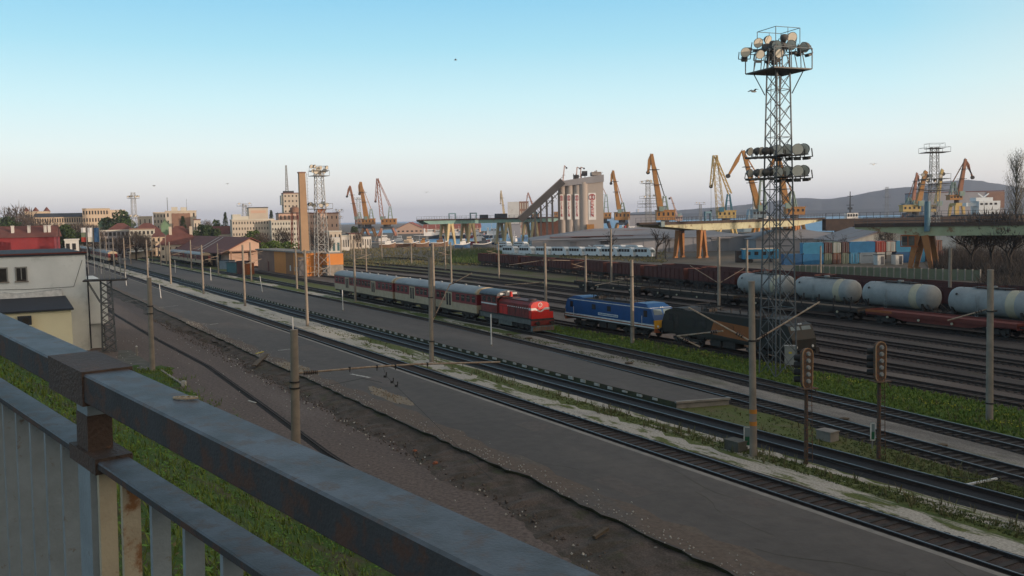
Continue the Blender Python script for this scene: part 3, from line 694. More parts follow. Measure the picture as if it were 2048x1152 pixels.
# --- open brown wagons
def open_wagon(L):
    h = L/2; r = root('open_wagon', 'brown open goods wagon in the long string', 'goods wagon', group='brown open wagons standing in a long string'); W2 = 1.4
    mb = MB()
    for s_ in (-1, 1): mb.b(-h, h, s_*W2-.04, s_*W2+.04, 1.25, 3.05)
    mb.b(-h, -h+.08, -W2+.05, W2-.05, 1.25, 3.05).b(h-.08, h, -W2+.05, W2-.05, 1.25, 3.05); mb.b(-h+.1, h-.1, -W2+.05, W2-.05, 1.2, 1.4)
    obj('body', mb, 'wagon_brown', r)
    mb = MB(); n = 9
    for k in range(n+1):
        x = -h+.06+k*(L-.12)/n
        for s_ in (-1, 1): mb.b(x-.06, x+.06, s_*(W2+.09)-.05, s_*(W2+.09)+.05, 1.1, 3.05)
    for s_ in (-1, 1): mb.b(-h, h, s_*(W2+.06)-.05, s_*(W2+.06)+.05, 3.05, 3.15)
    mb.b(-h-.05, -h+.05, -W2, W2, 3.05, 3.15).b(h-.05, h+.05, -W2, W2, 3.05, 3.15)
    obj('ribs', mb, 'wagon_rib', r)
    obj('underframe', MB().b(-h, h, -1.2, 1.2, .85, 1.2), 'under_dark', r)
    bogie(r, -h+2.2, 1.8, .46); bogie(r, h-2.2, 1.8, .46); buffers(r, h, 1); buffers(r, -h, -1)
    return r
def string(proto, tab, t0, n, L, gap=1.3, labels=None, group=None):
    for i in range(n):
        tc = t0+L/2+i*(L+gap); p, a = put(tab, tc)
        lb = labels(i, n) if labels else None
        if i == 0:
            proto.location = p; proto.rotation_euler = (0, 0, a)
            if lb: proto['label'] = lb
            if group: proto['group'] = group
        else:
            c = copy_tree(proto, label=lb, loc=p, rz=a)
            if group: c['group'] = group
tE = t_at(T12, 966, 1.5); print('brown string far end t', tE)
Lw = 12.8; n12 = int((tE-64)/(Lw+1.3))
w = open_wagon(Lw)
string(w, T12, tE-n12*(Lw+1.3)+1.3, n12, Lw, labels=lambda i, n: 'brown open goods wagon at the far left end of the string' if i == n-1 else 'brown open goods wagon inside the long string, ribbed sides')
t13 = t_at(T13, 1330, 2.5)
n13 = 9
w2 = copy_tree(w); string(w2, T13, t13-n13*(Lw+1.3), n13, Lw, group='reddish open wagons on the track behind', labels=lambda i, n: 'reddish brown open wagon on the track behind the main string')
# --- flat wagons
def flat(L, m, label, stakes=True, grp='empty flat wagons'):
    h = L/2; r = root('flat_wagon', label, 'flat wagon', group=grp)
    obj('deck', MB().b(-h, h, -1.35, 1.35, 1.1, 1.28), m[0], r)
    mb = MB()
    for s_ in (-1, 1):
        mb.prism([(-h, 1.1), (-h, .95), (-h+3.5, .9), (-h+5, .6), (h-5, .6), (h-3.5, .9), (h, .95), (h, 1.1)], s_*1.2-.06, s_*1.2+.06)
        mb.b(-h, h, s_*1.36-.03, s_*1.36+.03, 1.05, 1.45)
    mb.b(-h, -h+.1, -1.3, 1.3, .85, 1.5).b(h-.1, h, -1.3, 1.3, .85, 1.5)
    obj('side_beam', mb, m[1], r)
    if stakes:
        for k in range(8):
            for s_ in (-1, 1):
                x = -h+1+k*(L-2)/7; obj('stake', MB().b(x-.05, x+.05, s_*1.42-.05, s_*1.42+.05, 1.0, 2.35), 'black_metal', r)
    mb = MB()
    for k in range(4): mb.tube((-h+3+k*(L-6)/3, -1.3, .85), (-h+3+k*(L-6)/3, -1.42, .85), .13, n=10)
    obj('brake_wheel', mb, 'tank_band', r)
    bogie(r, -h+2.4, 1.8, .46); bogie(r, h-2.4, 1.8, .46); buffers(r, h, 1); buffers(r, -h, -1)
    return r
tF = t_at(T10, 1160, 1.2); tM = t_at(T10, 1746, 1.2); print('flat', tF, tM)
nf = 3; LF = (tF-tM)/nf-1.3
fw = flat(LF, ('ballast_brown' if False else 'wood_old', 'under_dark'), 'flat wagon with stakes, farthest of the empty ones', True)
string(fw, T10, tM+1.0, nf, LF, labels=lambda i, n: ['dark flat wagon with stakes just left of the red-brown flat', 'dark flat wagon with stakes in the middle of its row', 'dark flat wagon with stakes at the far left of its row'][i])
fr = flat(18.0, ('wagon_red', 'wagon_red'), 'red-brown flat wagon with a rusty orange end in front of the tanks', False, 'red-brown flat wagons')
place(fr, T10, tM-9.2)
obj('rusty_end_panel', MB().b(-9.0, -5.4, -1.41, -1.40, 1.24, 1.5), 'rust_orange', fr)
fr2 = copy_tree(fr, label='red-brown flat wagon running out of the right edge of the picture', loc=put(T10, tM-28.6)[0], rz=put(T10, tM-28.6)[1])
# --- the two trains far left
LX = [(0, 56.5), (700, 56.5)]
a_ = t_at(LX, 412, 1.2)
for k, lb in enumerate(('red and cream coach before the long brown roof, dark gangway end facing the yard', 'far coach of the pair standing in front of the long brown roof')):
    p, az = put(LX, a_+LC/2+k*(LC+1)); copy_tree(coach, label=lb, loc=p, rz=az)
a_ = t_at(T2, 226, 1.2)
for k in range(5):
    tc = a_+LC/2+k*(LC+1.0); p, az = put(T2, tc)
    copy_tree(coach, label=['red-ended coach of the distant train on the left, nearest of it', 'second coach of the distant train on the left', 'third coach of the distant train on the left', 'fourth coach of the distant train on the left', 'farthest coach of the distant train on the left'][k], loc=p, rz=az)
# ---------------------------------------------------------------- poles, masts, signals
mat('galv', (.30, .31, .31), (.20, .205, .205), 3, .55, metal=.3)
mat('mast_dark', (.13, .145, .155), (.09, .10, .11), 3, .6, metal=.2)
mat('lamp_shell', (.07, .07, .068), (.12, .11, .10), 4, .5)
mat('lamp_glass', (.80, .74, .62), (.7, .65, .55), 3, .4)
mat('rust_tube', (.28, .19, .13), (.38, .33, .26), 5, .8, rust=(.16, .08, .05), rust_at=.6)
mat('insulator', (.05, .03, .025), None, 4, .3)
mat('wire', (.05, .06, .06), None, 4, .6)
mat('signal_rust', (.12, .085, .065), (.07, .06, .05), 6, .85, rust=(.22, .085, .04), rust_at=.56)
mat('signal_rim', (.42, .26, .15), (.30, .17, .09), 6, .8)
mat('box_grey', (.30, .31, .30), (.24, .25, .24), 3, .6)
mat('sign_green', (.02, .12, .06), None, 3, .5)
mat('paint_orange', (.55, .22, .04), None, 3, .7)
mat('plastic_yellow', (.6, .5, .08), None, 3, .6)
PG = 'concrete line poles of the railway yard'
def pole_mesh(h, r0=.19, r1=.13):
    return MB().tube((0, 0, -.2), (0, 0, h), r0, r1, 10).tube((0, 0, h-.06), (0, 0, h+.03), r1+.015, n=10)
def pole(x, y, yt, label, arms=(), r0=.19, r1=.135, z=0.0, xt=None, clamps=(), marks=False):
    g_ = G(x, y, z); h = TZ(g_, yt)-z
    top = None
    r = root('line_pole', label, 'pole', g_, 0, PG)
    lean = 0.0
    if xt is not None:
        P_ = PY(xt, yt, g_.y); lean = P_.x-g_.x
    obj('shaft', MB().tube((0, 0, -.3), (lean, 0, h), r0, r1, 12).tube((lean, 0, h-.05), (lean, 0, h+.02), r1+.012, n=12), 'concrete_pole', r)
    for c_ in clamps:
        obj('clamp', MB().tube((lean*c_, 0, h*c_-.04), (lean*c_, 0, h*c_+.04), r0+.03, n=12).box((.22, 0, h*c_), (.2, .1, .1)), 'black_metal', r)
    if marks:
        for zz in (h*.26, h*.19): obj('paint_mark', MB().tube((lean*.2, 0, zz-.11), (lean*.2, 0, zz+.11), r0+.002, r0, 12, caps=False), 'paint_orange', r)
    for a in arms:
        p, q = a[0], a[1]; mb = MB()
        P_ = G(*p) if len(p) == 2 else PY(*p); Q_ = G(*q) if len(q) == 2 else PY(*q)
        mb.path([P_-g_, Q_-g_], .045, 6)
        o = obj('cantilever_arm', mb, 'rust_tube', r)
        d = (Q_-P_).normalized(); m2 = MB()
        for k in range(3): m2.tube(P_-g_+d*(.35+k*.14), P_-g_+d*(.41+k*.14), .1, n=8)
        obj('insulator', m2, 'insulator', o)
    return r, g_, h
def std_arm(r, h, s_=1, ln=3.0, zf=.72):
    """ordinary tube cantilever towards the next track"""
    d = NX*s_
    a = Vector((0, 0, h*zf)); b_ = a+d*ln+Vector((0, 0, .75)); c = Vector((0, 0, h*zf+1.1))
    arm = obj('cantilever_arm', MB().path([a, b_], .04, 6).path([c, a+d*ln*.8+Vector((0, 0, .62))], .02, 5).path([a+d*.9*ln+Vector((0, 0, .1)), a+d*.25*ln+Vector((0, 0, .2))], .025, 5), 'rust_tube', r)
    m2 = MB()
    for k in range(3): m2.tube(a+d*(.3+k*.14)+Vector((0, 0, .08)), a+d*(.36+k*.14)+Vector((0, 0, .09)), .09, n=8)
    obj('insulator', m2, 'insulator', arm)
# near hero poles
pole(592, 905, 660, 'thick concrete pole in the dirt road behind the railing, carrying the long rusty arm', (), .27, .21, xt=588, clamps=(.58, .53))
g0 = G(592, 905)
z1 = TZ(g0, 747)
r = root('catenary_arm', 'long rusty cantilever arm reaching from the near pole across the platform', 'cantilever arm', g0)
P_ = Vector((.25, .1, z1)); Q_ = G(1000, 724, z1-.35)-g0; P2_ = P_.lerp(Q_, .56)
obj('tube', MB().path([P_, P_.lerp(Q_, .33)+Vector((0, 0, .12)), P2_+Vector((0, 0, .14)), Q_], .055, 8), 'rust_tube', r)
mb = MB(); d = (Q_-P_).normalized()
for k in range(8): mb.tube(P_+d*(.3+k*.1), P_+d*(.35+k*.1), .12, n=10)
obj('insulator', mb, 'insulator', r)
for k in (.24, .37, .46, .62): 
    q = P_.lerp(Q_, k)+Vector((0, 0, .12)); obj('clamp', MB().box(q, (.12, .12, .16)).tube(q, q-Vector((0, 0, .22)), .03, n=6), 'black_metal', r)
q0 = P_.lerp(Q_, .40)+Vector((0, 0, .1))
for dz, dx in ((-.55, .1), (-.85, .5), (-1.05, .75)): obj('insulator', MB().box(q0+Vector((dx, -.4*dx, dz)), (.16, .12, .12)).box(q0+Vector((dx+.08, -.4*dx, dz+.14)), (.05, .05, .2)), 'black_metal', r)
obj('wire', MB().path([q0, q0+Vector((.15, -.1, -.5)), q0+Vector((.75, -.35, -1.05)), G(985, 960, .35)-g0], .012, 4), 'wire', r)
obj('wire', MB().path([Vector((.2, 0, z1-1.0)), P_.lerp(Q_, .3)+Vector((0, 0, -.5)), q0+Vector((-.1, 0, -.9))], .010, 4), 'wire', r)
pole(305, 742, 556, 'grey concrete pole beside the small green patch and kerb, left of the dirt road', (), .24, .19, xt=298, clamps=(.70, .62))
P, g_, h = pole(1507, 912, 563, 'tall concrete pole with orange paint marks and sign boards at its foot', (((1497, 680, 46.9), (1377, 615, 48.5)), ((1446, 662, 48), (1354, 672, 50)), ((1513, 680, 47.4), (1639, 604, 49)), ((1354, 672, 50), (1400, 694, 49.5))), .20, .16, xt=1503, clamps=(.665,), marks=True)
pole(863, 724, 515, 'concrete pole on the grass strip just left of the white post by the red engine', (((866, 640, 81.7), (900, 568, 83)), ((899, 570, 83), (944, 546, 84))), .21, .17, xt=860, clamps=(.2, .62))
pole(869, 633, 487, 'concrete pole behind the coaches, half hidden by the nearer pole', (), .2, .16)
pole(1979, 842, 540, 'leaning concrete pole at the right edge on bright grass', (((1976, 618, 54.2), (1895, 641, 55)),), .21, .17, xt=1981, clamps=(.73, .12))
pole(1265, 686, 520, 'concrete pole in front of the blue engine', (((1262, 556, 91), (1190, 571, 92)), ((1262, 560, 91), (1232, 556, 92))), .20, .16, clamps=(.8, .2))
pole(1092, 622, 487, 'concrete pole touching the nose of the red engine', (((1089, 564, 125), (1010, 570, 126)), ((1089, 520, 125), (1018, 530, 126)), ((1095, 520, 125), (1140, 521, 126))), .20, .16)
pole(1438, 617, 474, 'concrete pole between flat wagons and dark engine with V-shaped arms', (((1435, 565, 122), (1380, 531, 124)), ((1441, 565, 122), (1488, 537, 124))), .22, .18)
pole(1494, 592, 480, 'concrete pole standing against the farthest white tank wagon', (), .22, .17)
pole(1899, 627, 497, 'concrete pole between the two right-hand tank wagons', (((1897, 585, 112), (1838, 604, 113)), ((1838, 604, 113), (1741, 637, 114))), .22, .18)
rest = [(711, 603, 480, 'pole at the left end of the coaches', 1), (615, 652, 500, 'pole on the pale verge, third one leftwards from the near grass pole', 1), (490, 612, 490, 'pole on the pale verge left of the leaning white post', 1),
        (407, 588, 490, 'pole on the pale verge in front of the far pair of coaches', 1), (342, 568, 484, 'pole on the pale verge at the left end of the far pair of coaches', 1), (296, 556, 480, 'pole on the pale verge left of the far pair of coaches', 1), (594, 578, 497, 'pole in front of the orange shed', 1), (503, 562, 485, 'pole at the left end of the orange shed', 1),
        (437, 550, 487, 'pole right of the far pair of coaches', 1), (383, 539, 480, 'pole in front of the roofs of the far pair of coaches', 1), (998, 558, 484, 'pole before the left end of the brown wagon string', -1), (1172, 584, 512, 'short white and grey pole at the end of the flat wagons', -1),
        (1223, 564, 458, 'tall pole among the brown wagons', -1), (903, 567, 484, 'pole behind the front coach roof', -1), (683, 535, 470, 'pole right of the orange shed on the dark ballast', -1), (733, 545, 482, 'pole behind the rear coach roof', -1),
        (823, 527, 486, 'pole on the scrub in front of the harbour boats', -1), (764, 518, 468, 'pole below the left harbour cranes', -1), (891, 540, 472, 'pole below the teal gantry legs', -1), (723, 511, 470, 'thin pole at the edge of the scrub, far left of the boats', -1),
        (250, 540, 476, 'pole on the pale verge nearest the distant train', 1), (1641, 560, 492, 'thin pole before the blue containers', -1)]
for x, y, yt, lb, s_ in rest:
    rr, gg, h = pole(x, y, yt, 'concrete '+lb if not lb.startswith('short') else lb, (), .2, .15)
    if x not in (1641, 1223): std_arm(rr, h, s_, 2.8, .68)
far = [(228, 533), (214, 527), (262, 531), (322, 533), (333, 528), (203, 522), (305, 524), (640, 500), (655, 512), (703, 520)]
for i, (x, y) in enumerate(far):
    g_ = G(x, y); rr = root('line_pole', 'thin far concrete pole near the distant train and sheds on the left' if x < 340 else 'thin far concrete pole beyond the orange shed', 'pole', g_, 0, 'thin far poles near the distant train' if x < 340 else 'thin far poles beyond the orange shed')
    obj('shaft', pole_mesh(9.2, .17, .12), 'concrete_pole', rr)
# white platform posts
wp = [(983, 692, 628, 983, 'white post on the second platform in front of the red engine'), (686, 622, 580, 686, 'white post at the left end of the rear coach'), (525, 585, 552, 521, 'leaning white post on the second platform'),
      (422, 562, 535, 422, 'white post right of the far pair of coaches'), (351, 547, 520, 351, 'white post left of the far coaches, on the second platform'), (298, 536, 516, 298, 'white post farthest along the second platform'), (322, 597, 569, 320, 'white post on the near platform under the pale verge, left of the grey pole'), (253, 572, 544, 252, 'farthest white post on the near platform'),
      (586, 662, 634, 586, 'white post on the near platform above the thick pole')]
for x, y, yt, xt, lb in wp:
    z = P1Z if x in (322, 253, 586) else P2Z
    g_ = G(x, y, z); h = TZ(g_, yt)-z; rr = root('white_post', lb, 'post', g_, 0, 'slim white posts on the platforms')
    lean = (xt-x)/FPX*g_.y
    obj('shaft', MB().tube((0, 0, 0), (lean, 0, h), .07, .055, 8), 'white_paint', rr); obj('foot', MB().tube((0, 0, 0), (0, 0, .16), .11, .08, 8), 'concrete', rr)
# ---- lattice floodlight masts
def lattice(H, w0, w1, n, leg=.06, br=.035, zt=0.0):
    mb = MB(); wz = lambda z: w0+(w1-w0)*z/H; zs = [0.0]
    while zs[-1] < H-.2:
        zs.append(min(H, zs[-1]+max(wz(zs[-1])*n, .5)))
    cs = lambda z: [Vector((sx*wz(z)/2, sy*wz(z)/2, z)) for sx, sy in ((-1, -1), (1, -1), (1, 1), (-1, 1))]
    for c0, c1 in zip(cs(0), cs(H)): mb.beam(c0, c1, leg*2)
    for i, (a, b_) in enumerate(zip(zs, zs[1:])):
        A, B = cs(a), cs(b_)
        for k in range(4):
            j = (k+1) % 4
            mb.beam(A[k], B[j], br*2); mb.beam(A[j], B[k], br*2)
            if i % 3 == 0: mb.beam(A[k], A[j], br*2)
    return mb
FL = MB(); Rr = []
for x, k in ((-.26, .09), (-.22, .15), (-.10, .25), (.03, .32), (.13, .355), (.15, .36)): Rr.append([(x, k*math.cos(a_*math.pi/8), k*math.sin(a_*math.pi/8)) for a_ in range(16)])
FL.loft(Rr, 0, True)
FL_me = FL.mesh('floodlight', ['lamp_shell'])
FG_me = MB().add([(.154, .33*math.cos(a_*math.pi/8), .33*math.sin(a_*math.pi/8)) for a_ in range(16)], [tuple(range(16))]).mesh('lens', ['lamp_glass'])
FB_me = MB().beam((0, -.42, 0), (0, -.42, -.5), .05).beam((0, .42, 0), (0, .42, -.5), .05).beam((0, -.42, -.5), (0, .42, -.5), .05).b(-.15, .15, -.2, .2, -.66, -.5).mesh('bracket', ['lamp_shell'])
def flood(parent, p, az, tilt, sc=1.0, sub=True):
    o = obj('floodlight', FL_me, None, parent, p); o.rotation_euler = (0, tilt, az); o.scale = (sc,)*3
    if sub:
        obj('lens', FG_me, None, o)
        b_ = obj('bracket', FB_me, None, o)
    return o
def cam_az(g_): return math.atan2(-g_.y, -g_.x)
g_ = G(1556, 750); yaw = cam_az(g_)+math.pi/2
MT = root('floodlight_mast', 'tallest lattice floodlight mast with lamps on three levels beside the dark engine', 'floodlight mast', g_, yaw+rad(38))
zt = TZ(g_, 143); px1 = g_.y/FPX
Hm = TZ(g_, 90)
obj('lattice_frame', lattice(Hm, 2.0, 1.12, .9, .042, .02), 'mast_dark', MT)
def frame_top(z, half, wd, parent, nm='platform'):
    mb = MB().b(-half, half, -half, half, z-.05, z+.05) if wd else MB()
    obj(nm, mb, 'lamp_shell', parent)
hp = 1.72
frame_top(zt, hp, True, MT)
mb = MB()
for a in (-1, 1):
    for b_ in (-1, 1):
        mb.beam((a*hp, b_*hp, zt), (a*hp, b_*hp, zt+1.5), .06); mb.beam((a*hp*.75, b_*hp*.75, zt-.05), (a*.7, b_*.7, zt-1.7), .07)
    for z in (1.5,): mb.beam((a*hp, -hp, zt+z), (a*hp, hp, zt+z), .05); mb.beam((-hp, a*hp, zt+z), (hp, a*hp, zt+z), .05)
    for k in (-.5, 0, .5):
        mb.beam((a*hp, k*hp-.15, zt), (a*hp*.85, k*hp, zt+1.5), .05); mb.beam((k*hp-.15, a*hp, zt), (k*hp, a*hp*.85, zt+1.5), .05)
obj('platform_railing', mb, 'mast_dark', MT)
zc = TZ(g_, 60); hc = 1.1
mb = MB()
for a in (-1, 1):
    for b_ in (-1, 1): mb.beam((a*hc, b_*hc, zt+1.5), (a*hc, b_*hc, zc), .04)
    mb.beam((a*hc, -hc, zc), (a*hc, hc, zc), .04); mb.beam((-hc, a*hc, zc), (hc, a*hc, zc), .04)
    mb.beam((0, a*hc, zt+1.8), (0, a*hc, zc), .03); mb.beam((-hc, a*hc, zt+1.75), (hc, a*hc, zt+1.75), .05); mb.beam((a*hc, -hc, zt+1.75), (a*hc, hc, zt+1.75), .05)
obj('top_cage', mb, 'mast_dark', MT)
q = random.Random(11)
loc = lambda px, py, dy=0.0: (Matrix.Rotation(-(yaw+rad(38)), 3, 'Z') @ (PY(px, py, g_.y+dy)-g_))
def fl(px, py, azd, tilt, sc, dy=0.0):
    flood(MT, loc(px, py, dy), azd-(yaw+rad(38)), tilt, sc)
A0 = cam_az(g_)
for px, py, da, sc, dy in ((1490, 104, .3, 1.05, -1), (1495, 102, 2.2, 1, -.4), (1519, 108, .4, .95, -1.5), (1515, 85, .5, 1.05, 0), (1534, 79, .8, .95, .6), (1531, 94, 2.0, 1, 0), (1545, 88, 2.6, 1, -.6), (1555, 90, -.3, 1.1, -1.2), (1546, 108, -.5, .95, .4), (1557, 106, .5, .95, -1.5), (1567, 75, 2.4, 1.0, .6), (1582, 74, .5, 1.15, .8), (1584, 89, -.4, 1.1, -.5), (1566, 91, 2.8, .9, .3), (1601, 96, 2.5, 1, .8), (1612, 93, -.9, 1.15, -.2), (1549, 115, 2.9, .9, 0), (1540, 112, 2.4, .9, 0)):
    fl(px, py, A0+da, rad(22) if da < 1.5 else rad(28), sc, dy)
for yy, yl in ((304, 312), (345, 355)):
    zz = TZ(g_, yl); mb = MB()
    P_, Q_ = loc(1499, yl+5), loc(1613, yl-3)
    d = (Q_-P_).normalized(); n_ = Vector((-d.y, d.x, 0))
    mb.beam(P_+n_*.5, Q_+n_*.5, .12, .08).beam(P_-n_*.5, Q_-n_*.5, .12, .08); mb.beam(P_, Q_, .9, .05)
    P3 = loc(1556, yl)-n_*2.2; P4 = loc(1556, yl)+n_*2.2; mb.beam(P3, P4, .9, .05)
    obj('lamp_platform', mb, 'lamp_shell', MT)
    for px, da in ((1498, .9), (1512, 2.1), (1521, .7), (1530, 2.6), (1556, -.15), (1577, -.35), (1595, .1), (1611, -.6), (1541, 2.9)):
        fl(px, yl-12-(px-1556)*.05, A0+da, rad(12), 1.25 if px > 1550 else .9, q.uniform(-.4, .4))
obj('ladder', (lambda m_: m_)(MB().beam((-.25, .9, .2), (-.2, .6, zt), .04).beam((.15, .9, .2), (.2, .6, zt), .04)), 'mast_dark', MT)
# cabinet at its foot
c_ = G(1580, 740); r = root('switch_cabinet', 'grey switch cabinet on legs at the foot of the tall mast', 'cabinet', c_, yaw)
obj('case', MB().b(-.42, .42, -.25, .25, .45, 1.9), 'box_grey', r)
for x in (-.35, .35): obj('leg', MB().b(x-.04, x+.04, -.2, .2, 0, .45), 'box_grey', r)
obj('hood', MB().b(-.47, .47, -.3, .3, 1.9, 1.98), 'box_grey', r)
obj('notice', MB().b(-.1, .15, -.262, -.25, 1.35, 1.5), 'plastic_yellow', r)
def mast(x, yb, yt, label, w0=2.6, w1=1.3, platf=2.2, levels=(), cage=False, z=0.0, Y=None, lean=0):
    g_ = G(x, yb, z) if Y is None else PY(x, yb, Y)
    h = TZ(g_, yt)-g_.z; A = cam_az(g_); r = root('floodlight_mast', label, 'floodlight mast', g_, A+math.pi/2+rad(20), 'lattice floodlight masts')
    obj('lattice_frame', lattice(h*.97, w0, w1, .9, .07, .035), 'galv', r)
    for k, (yl, half, n) in enumerate(levels):
        zz = TZ(g_, yl)-g_.z
        obj('lamp_platform', MB().b(-half, half, -half*.9, half*.9, zz-.06, zz+.06), 'lamp_shell', r)
        mb = MB()
        for a in (-1, 1):
            mb.beam((a*half, -half*.9, zz+1.2), (a*half, half*.9, zz+1.2), .06); mb.beam((-half, a*half*.9, zz+1.2), (half, a*half*.9, zz+1.2), .06)
            for b_ in (-1, 1): mb.beam((a*half, b_*half*.9, zz), (a*half, b_*half*.9, zz+1.2), .06)
        obj('platform_railing', mb, 'mast_dark', r)
        qq = random.Random(k+int(x))
        for i in range(n):
            px_ = -half+2*half*(i+.5)/n if n > 1 else 0
            fo = flood(r, (px_*1.05, qq.choice((-1, 1))*half*.6, zz+.9+qq.uniform(-.2, .5)), qq.uniform(-2.6, -.5), rad(20), 1.35, sub=False)
            fo.parent = r
            obj('lens', FG_me, None, fo)
    return r, g_, h
mast(645, 553, 333, 'lattice floodlight mast right behind the orange shed and tall chimney', 2.9, 1.5, levels=((352, 1.9, 7), (343, 1.7, 5), (418, 2.3, 8)))
mast(272, 505, 381, 'floodlight mast with two lamp levels above the left town', 2.8, 1.5, levels=((397, 2.2, 7), (436, 2.3, 7)))
mast(1866, 520, 287, 'unlit lattice mast with empty platforms near the right cranes', 2.6, 1.5, levels=((305, 2.9, 0), (297, 1.9, 0), (358, 3.0, 3), (368, 3.0, 4), (381, 2.9, 0)))
mast(1297, 485, 356, 'lattice mast just left of the tall orange crane', 2.8, 1.6, levels=((367, 3.0, 4), (397, 3.2, 3), (407, 4.0, 0), (414, 4.0, 0)))
mast(719, 478, 392, 'small lattice mast between the two left harbour cranes', 4, 2.4, levels=((399, 3.4, 4),), Y=760)
mast(491, 470, 407, 'small lamp mast above the pale buildings left of the chimney', 3, 1.6, levels=((412, 3, 3),), Y=480)
mast(678, 470, 420, 'thin lamp mast right of the pink block', 2, 1.4, levels=((424, 2.4, 3), (437, 2.0, 2)), Y=520)
mast(1401, 470, 407, 'thin distant lamp mast between two right-hand cranes', 2, 1.2, levels=((409, 3.0, 3),), Y=640)
mast(1773, 460, 371, 'thin distant lattice mast before the blue hills', 3.2, 1.6, levels=((379, 2.0, 0), (395, 2.2, 0), (412, 2.4, 0)), Y=800)
mast(1507, 470, 375, 'thin dark mast seen left of the floodlight mast', 1.4, .6, levels=(), Y=560)
# near lattice mast by the white building
g_ = G(219, 703)
r = root('lattice_mast', 'dark lattice mast with a small platform beside the white building', 'lattice mast', g_, rad(20))
h = TZ(g_, 560); obj('lattice_frame', lattice(h, 1.25, .95, .7, .05, .035), 'mast_dark', r)
mb = MB().b(-2.0, 2.0, -1.3, 1.3, h-.05, h+.08)
obj('platform', mb, 'under_dark', r)
mb = MB()
for a in (-1, 1): mb.beam((-1.7, a*.5, h), (-.6, a*.5, h-2.2), .08)
obj('brace', mb, 'mast_dark', r)
mb = MB(); q = random.Random(4)
for k in range(5): 
    x = -.6+k*.5; mb.beam((x, -.2, h), (x, -.2, h+q.uniform(1.6, 2.6)), .07); mb.beam((x, .4, h), (x, .4, h+q.uniform(1.2, 2.4)), .06)
mb.beam((1.8, 0, h), (1.8, 0, h+1.9), .07).box((1.8, 0, h+2.0), (.4, .3, .2))
obj('upright', mb, 'galv', r)
# ---- signals
def signal(x, yb, yt, label, lean=0):
    g_ = G(x, yb); h = TZ(g_, yt); A = cam_az(g_); r = root('signal_post', label, 'railway signal', g_, A+math.pi/2+rad(38), 'rusty railway signals')
    zh = h-2.05
    obj('mast', MB().tube((0, 0, 0), (0, 0, zh+.3), .11, .09, 10), 'signal_rust', r)
    pr = [(.30*math.cos(a_), max(0, math.sin(a_))*.30+.0) for a_ in [math.pi*k/8 for k in range(9)]]
    out_ = [(x_, 1.72+z_) for x_, z_ in pr]+[(x_*.95, .3-z_) for x_, z_ in pr[::-1]]
    o = obj('head', MB().prism([(a_, zh+b_) for a_, b_ in out_], -.09, .09), 'signal_rust', r)
    ring = MB(); n_ = len(out_)
    for k in range(n_):
        a_, b_ = out_[k]; c_, d_ = out_[(k+1) % n_]; ring.beam((a_, -.11, zh+b_), (c_, -.11, zh+d_), .05, .05)
    obj('rim', ring, 'signal_rim', o)
    for k in range(5): obj('lamp_back', MB().tube((.04, -.09, zh+.38+k*.34), (.04, -.2, zh+.38+k*.34), .12, .09, 12), 'box_grey', o)
    for k in range(4): obj('lamp_hood', MB().tube((-.02, .09, zh+.45+k*.36), (-.32, .5, zh+.42+k*.36), .17, .15, 12), 'black_metal', o)
    lad = MB()
    for s_ in (-.14, .14): lad.beam((s_+.02, -.3, .1), (s_+.02, -.2, zh+.2), .025)
    k = .3
    while k < zh: lad.beam((-.12, -.29, k), (.16, -.29, k), .02); k += .3
    obj('ladder', lad, 'signal_rust', r)
    obj('foot_rest', MB().b(-.42, .42, -.4, .25, zh+.02, zh+.06).beam((.3, -.2, zh+.06), (.45, -.35, zh-.35), .04), 'signal_rust', r)
    return r
signal(1612, 928, 695, 'rusty signal standing right of the pole with sign boards')
signal(1757, 918, 682, 'rusty signal farther right, near the small green sign')
# sign boards, concrete boxes, long white bar
def sign(x, y, z, w, hh, label):
    g_ = G(x, y); r = root('track_sign', label, 'sign', g_, cam_az(g_)+math.pi/2+.25)
    obj('post', MB().tube((0, .06, 0), (0, .06, z+hh), .03, n=6), 'galv', r)
    obj('board', MB().b(-w/2, w/2, -.02, .02, z, z+hh), 'sign_green', r)
    mb = MB()
    for a, b_, c, d in ((-w/2, -w/2+.06, z, z+hh), (w/2-.03, w/2, z, z+hh), (-w/2, w/2, z, z+.06), (-w/2, w/2, z+hh-.05, z+hh)): mb.b(a, b_, -.03, -.021, c, d)
    obj('frame', mb, 'white_paint', r); obj('blank_panel', MB().b(-w/2+.06, w/2-.03, -.028, -.021, z+hh*.5, z+hh-.05), 'glass_pale', r)
sign(1495, 902, .25, .42, 1.05, 'tall green and white sign board leaning at the foot of the marked pole')
sign(1745, 898, .45, .26, .95, 'narrow green and white sign beside the farther signal')
for x, y, w, lb in ((1655, 880, .95, 'pale concrete box on grass between the two signals'), (1472, 900, 1.0, 'low dark concrete box left of the marked pole')):
    o = MB().b(-w/2, w/2, -.35, .35, 0, .5).b(-w/2-.04, w/2+.04, -.39, .39, .5, .56)
    o = obj('concrete_box', o, 'concrete' if x > 1500 else 'concrete_dark', None, G(x, y), rad(-58), label=lb, cat='concrete box')
p, q = G(1925, 971, .1), G(1994, 957, .1); o = obj('white_bar', MB().beam(Vector((0, 0, 0)), q-p, .1, .08), 'white_paint', None, p, label='white bar lying between two tracks at the lower right', cat='bar')
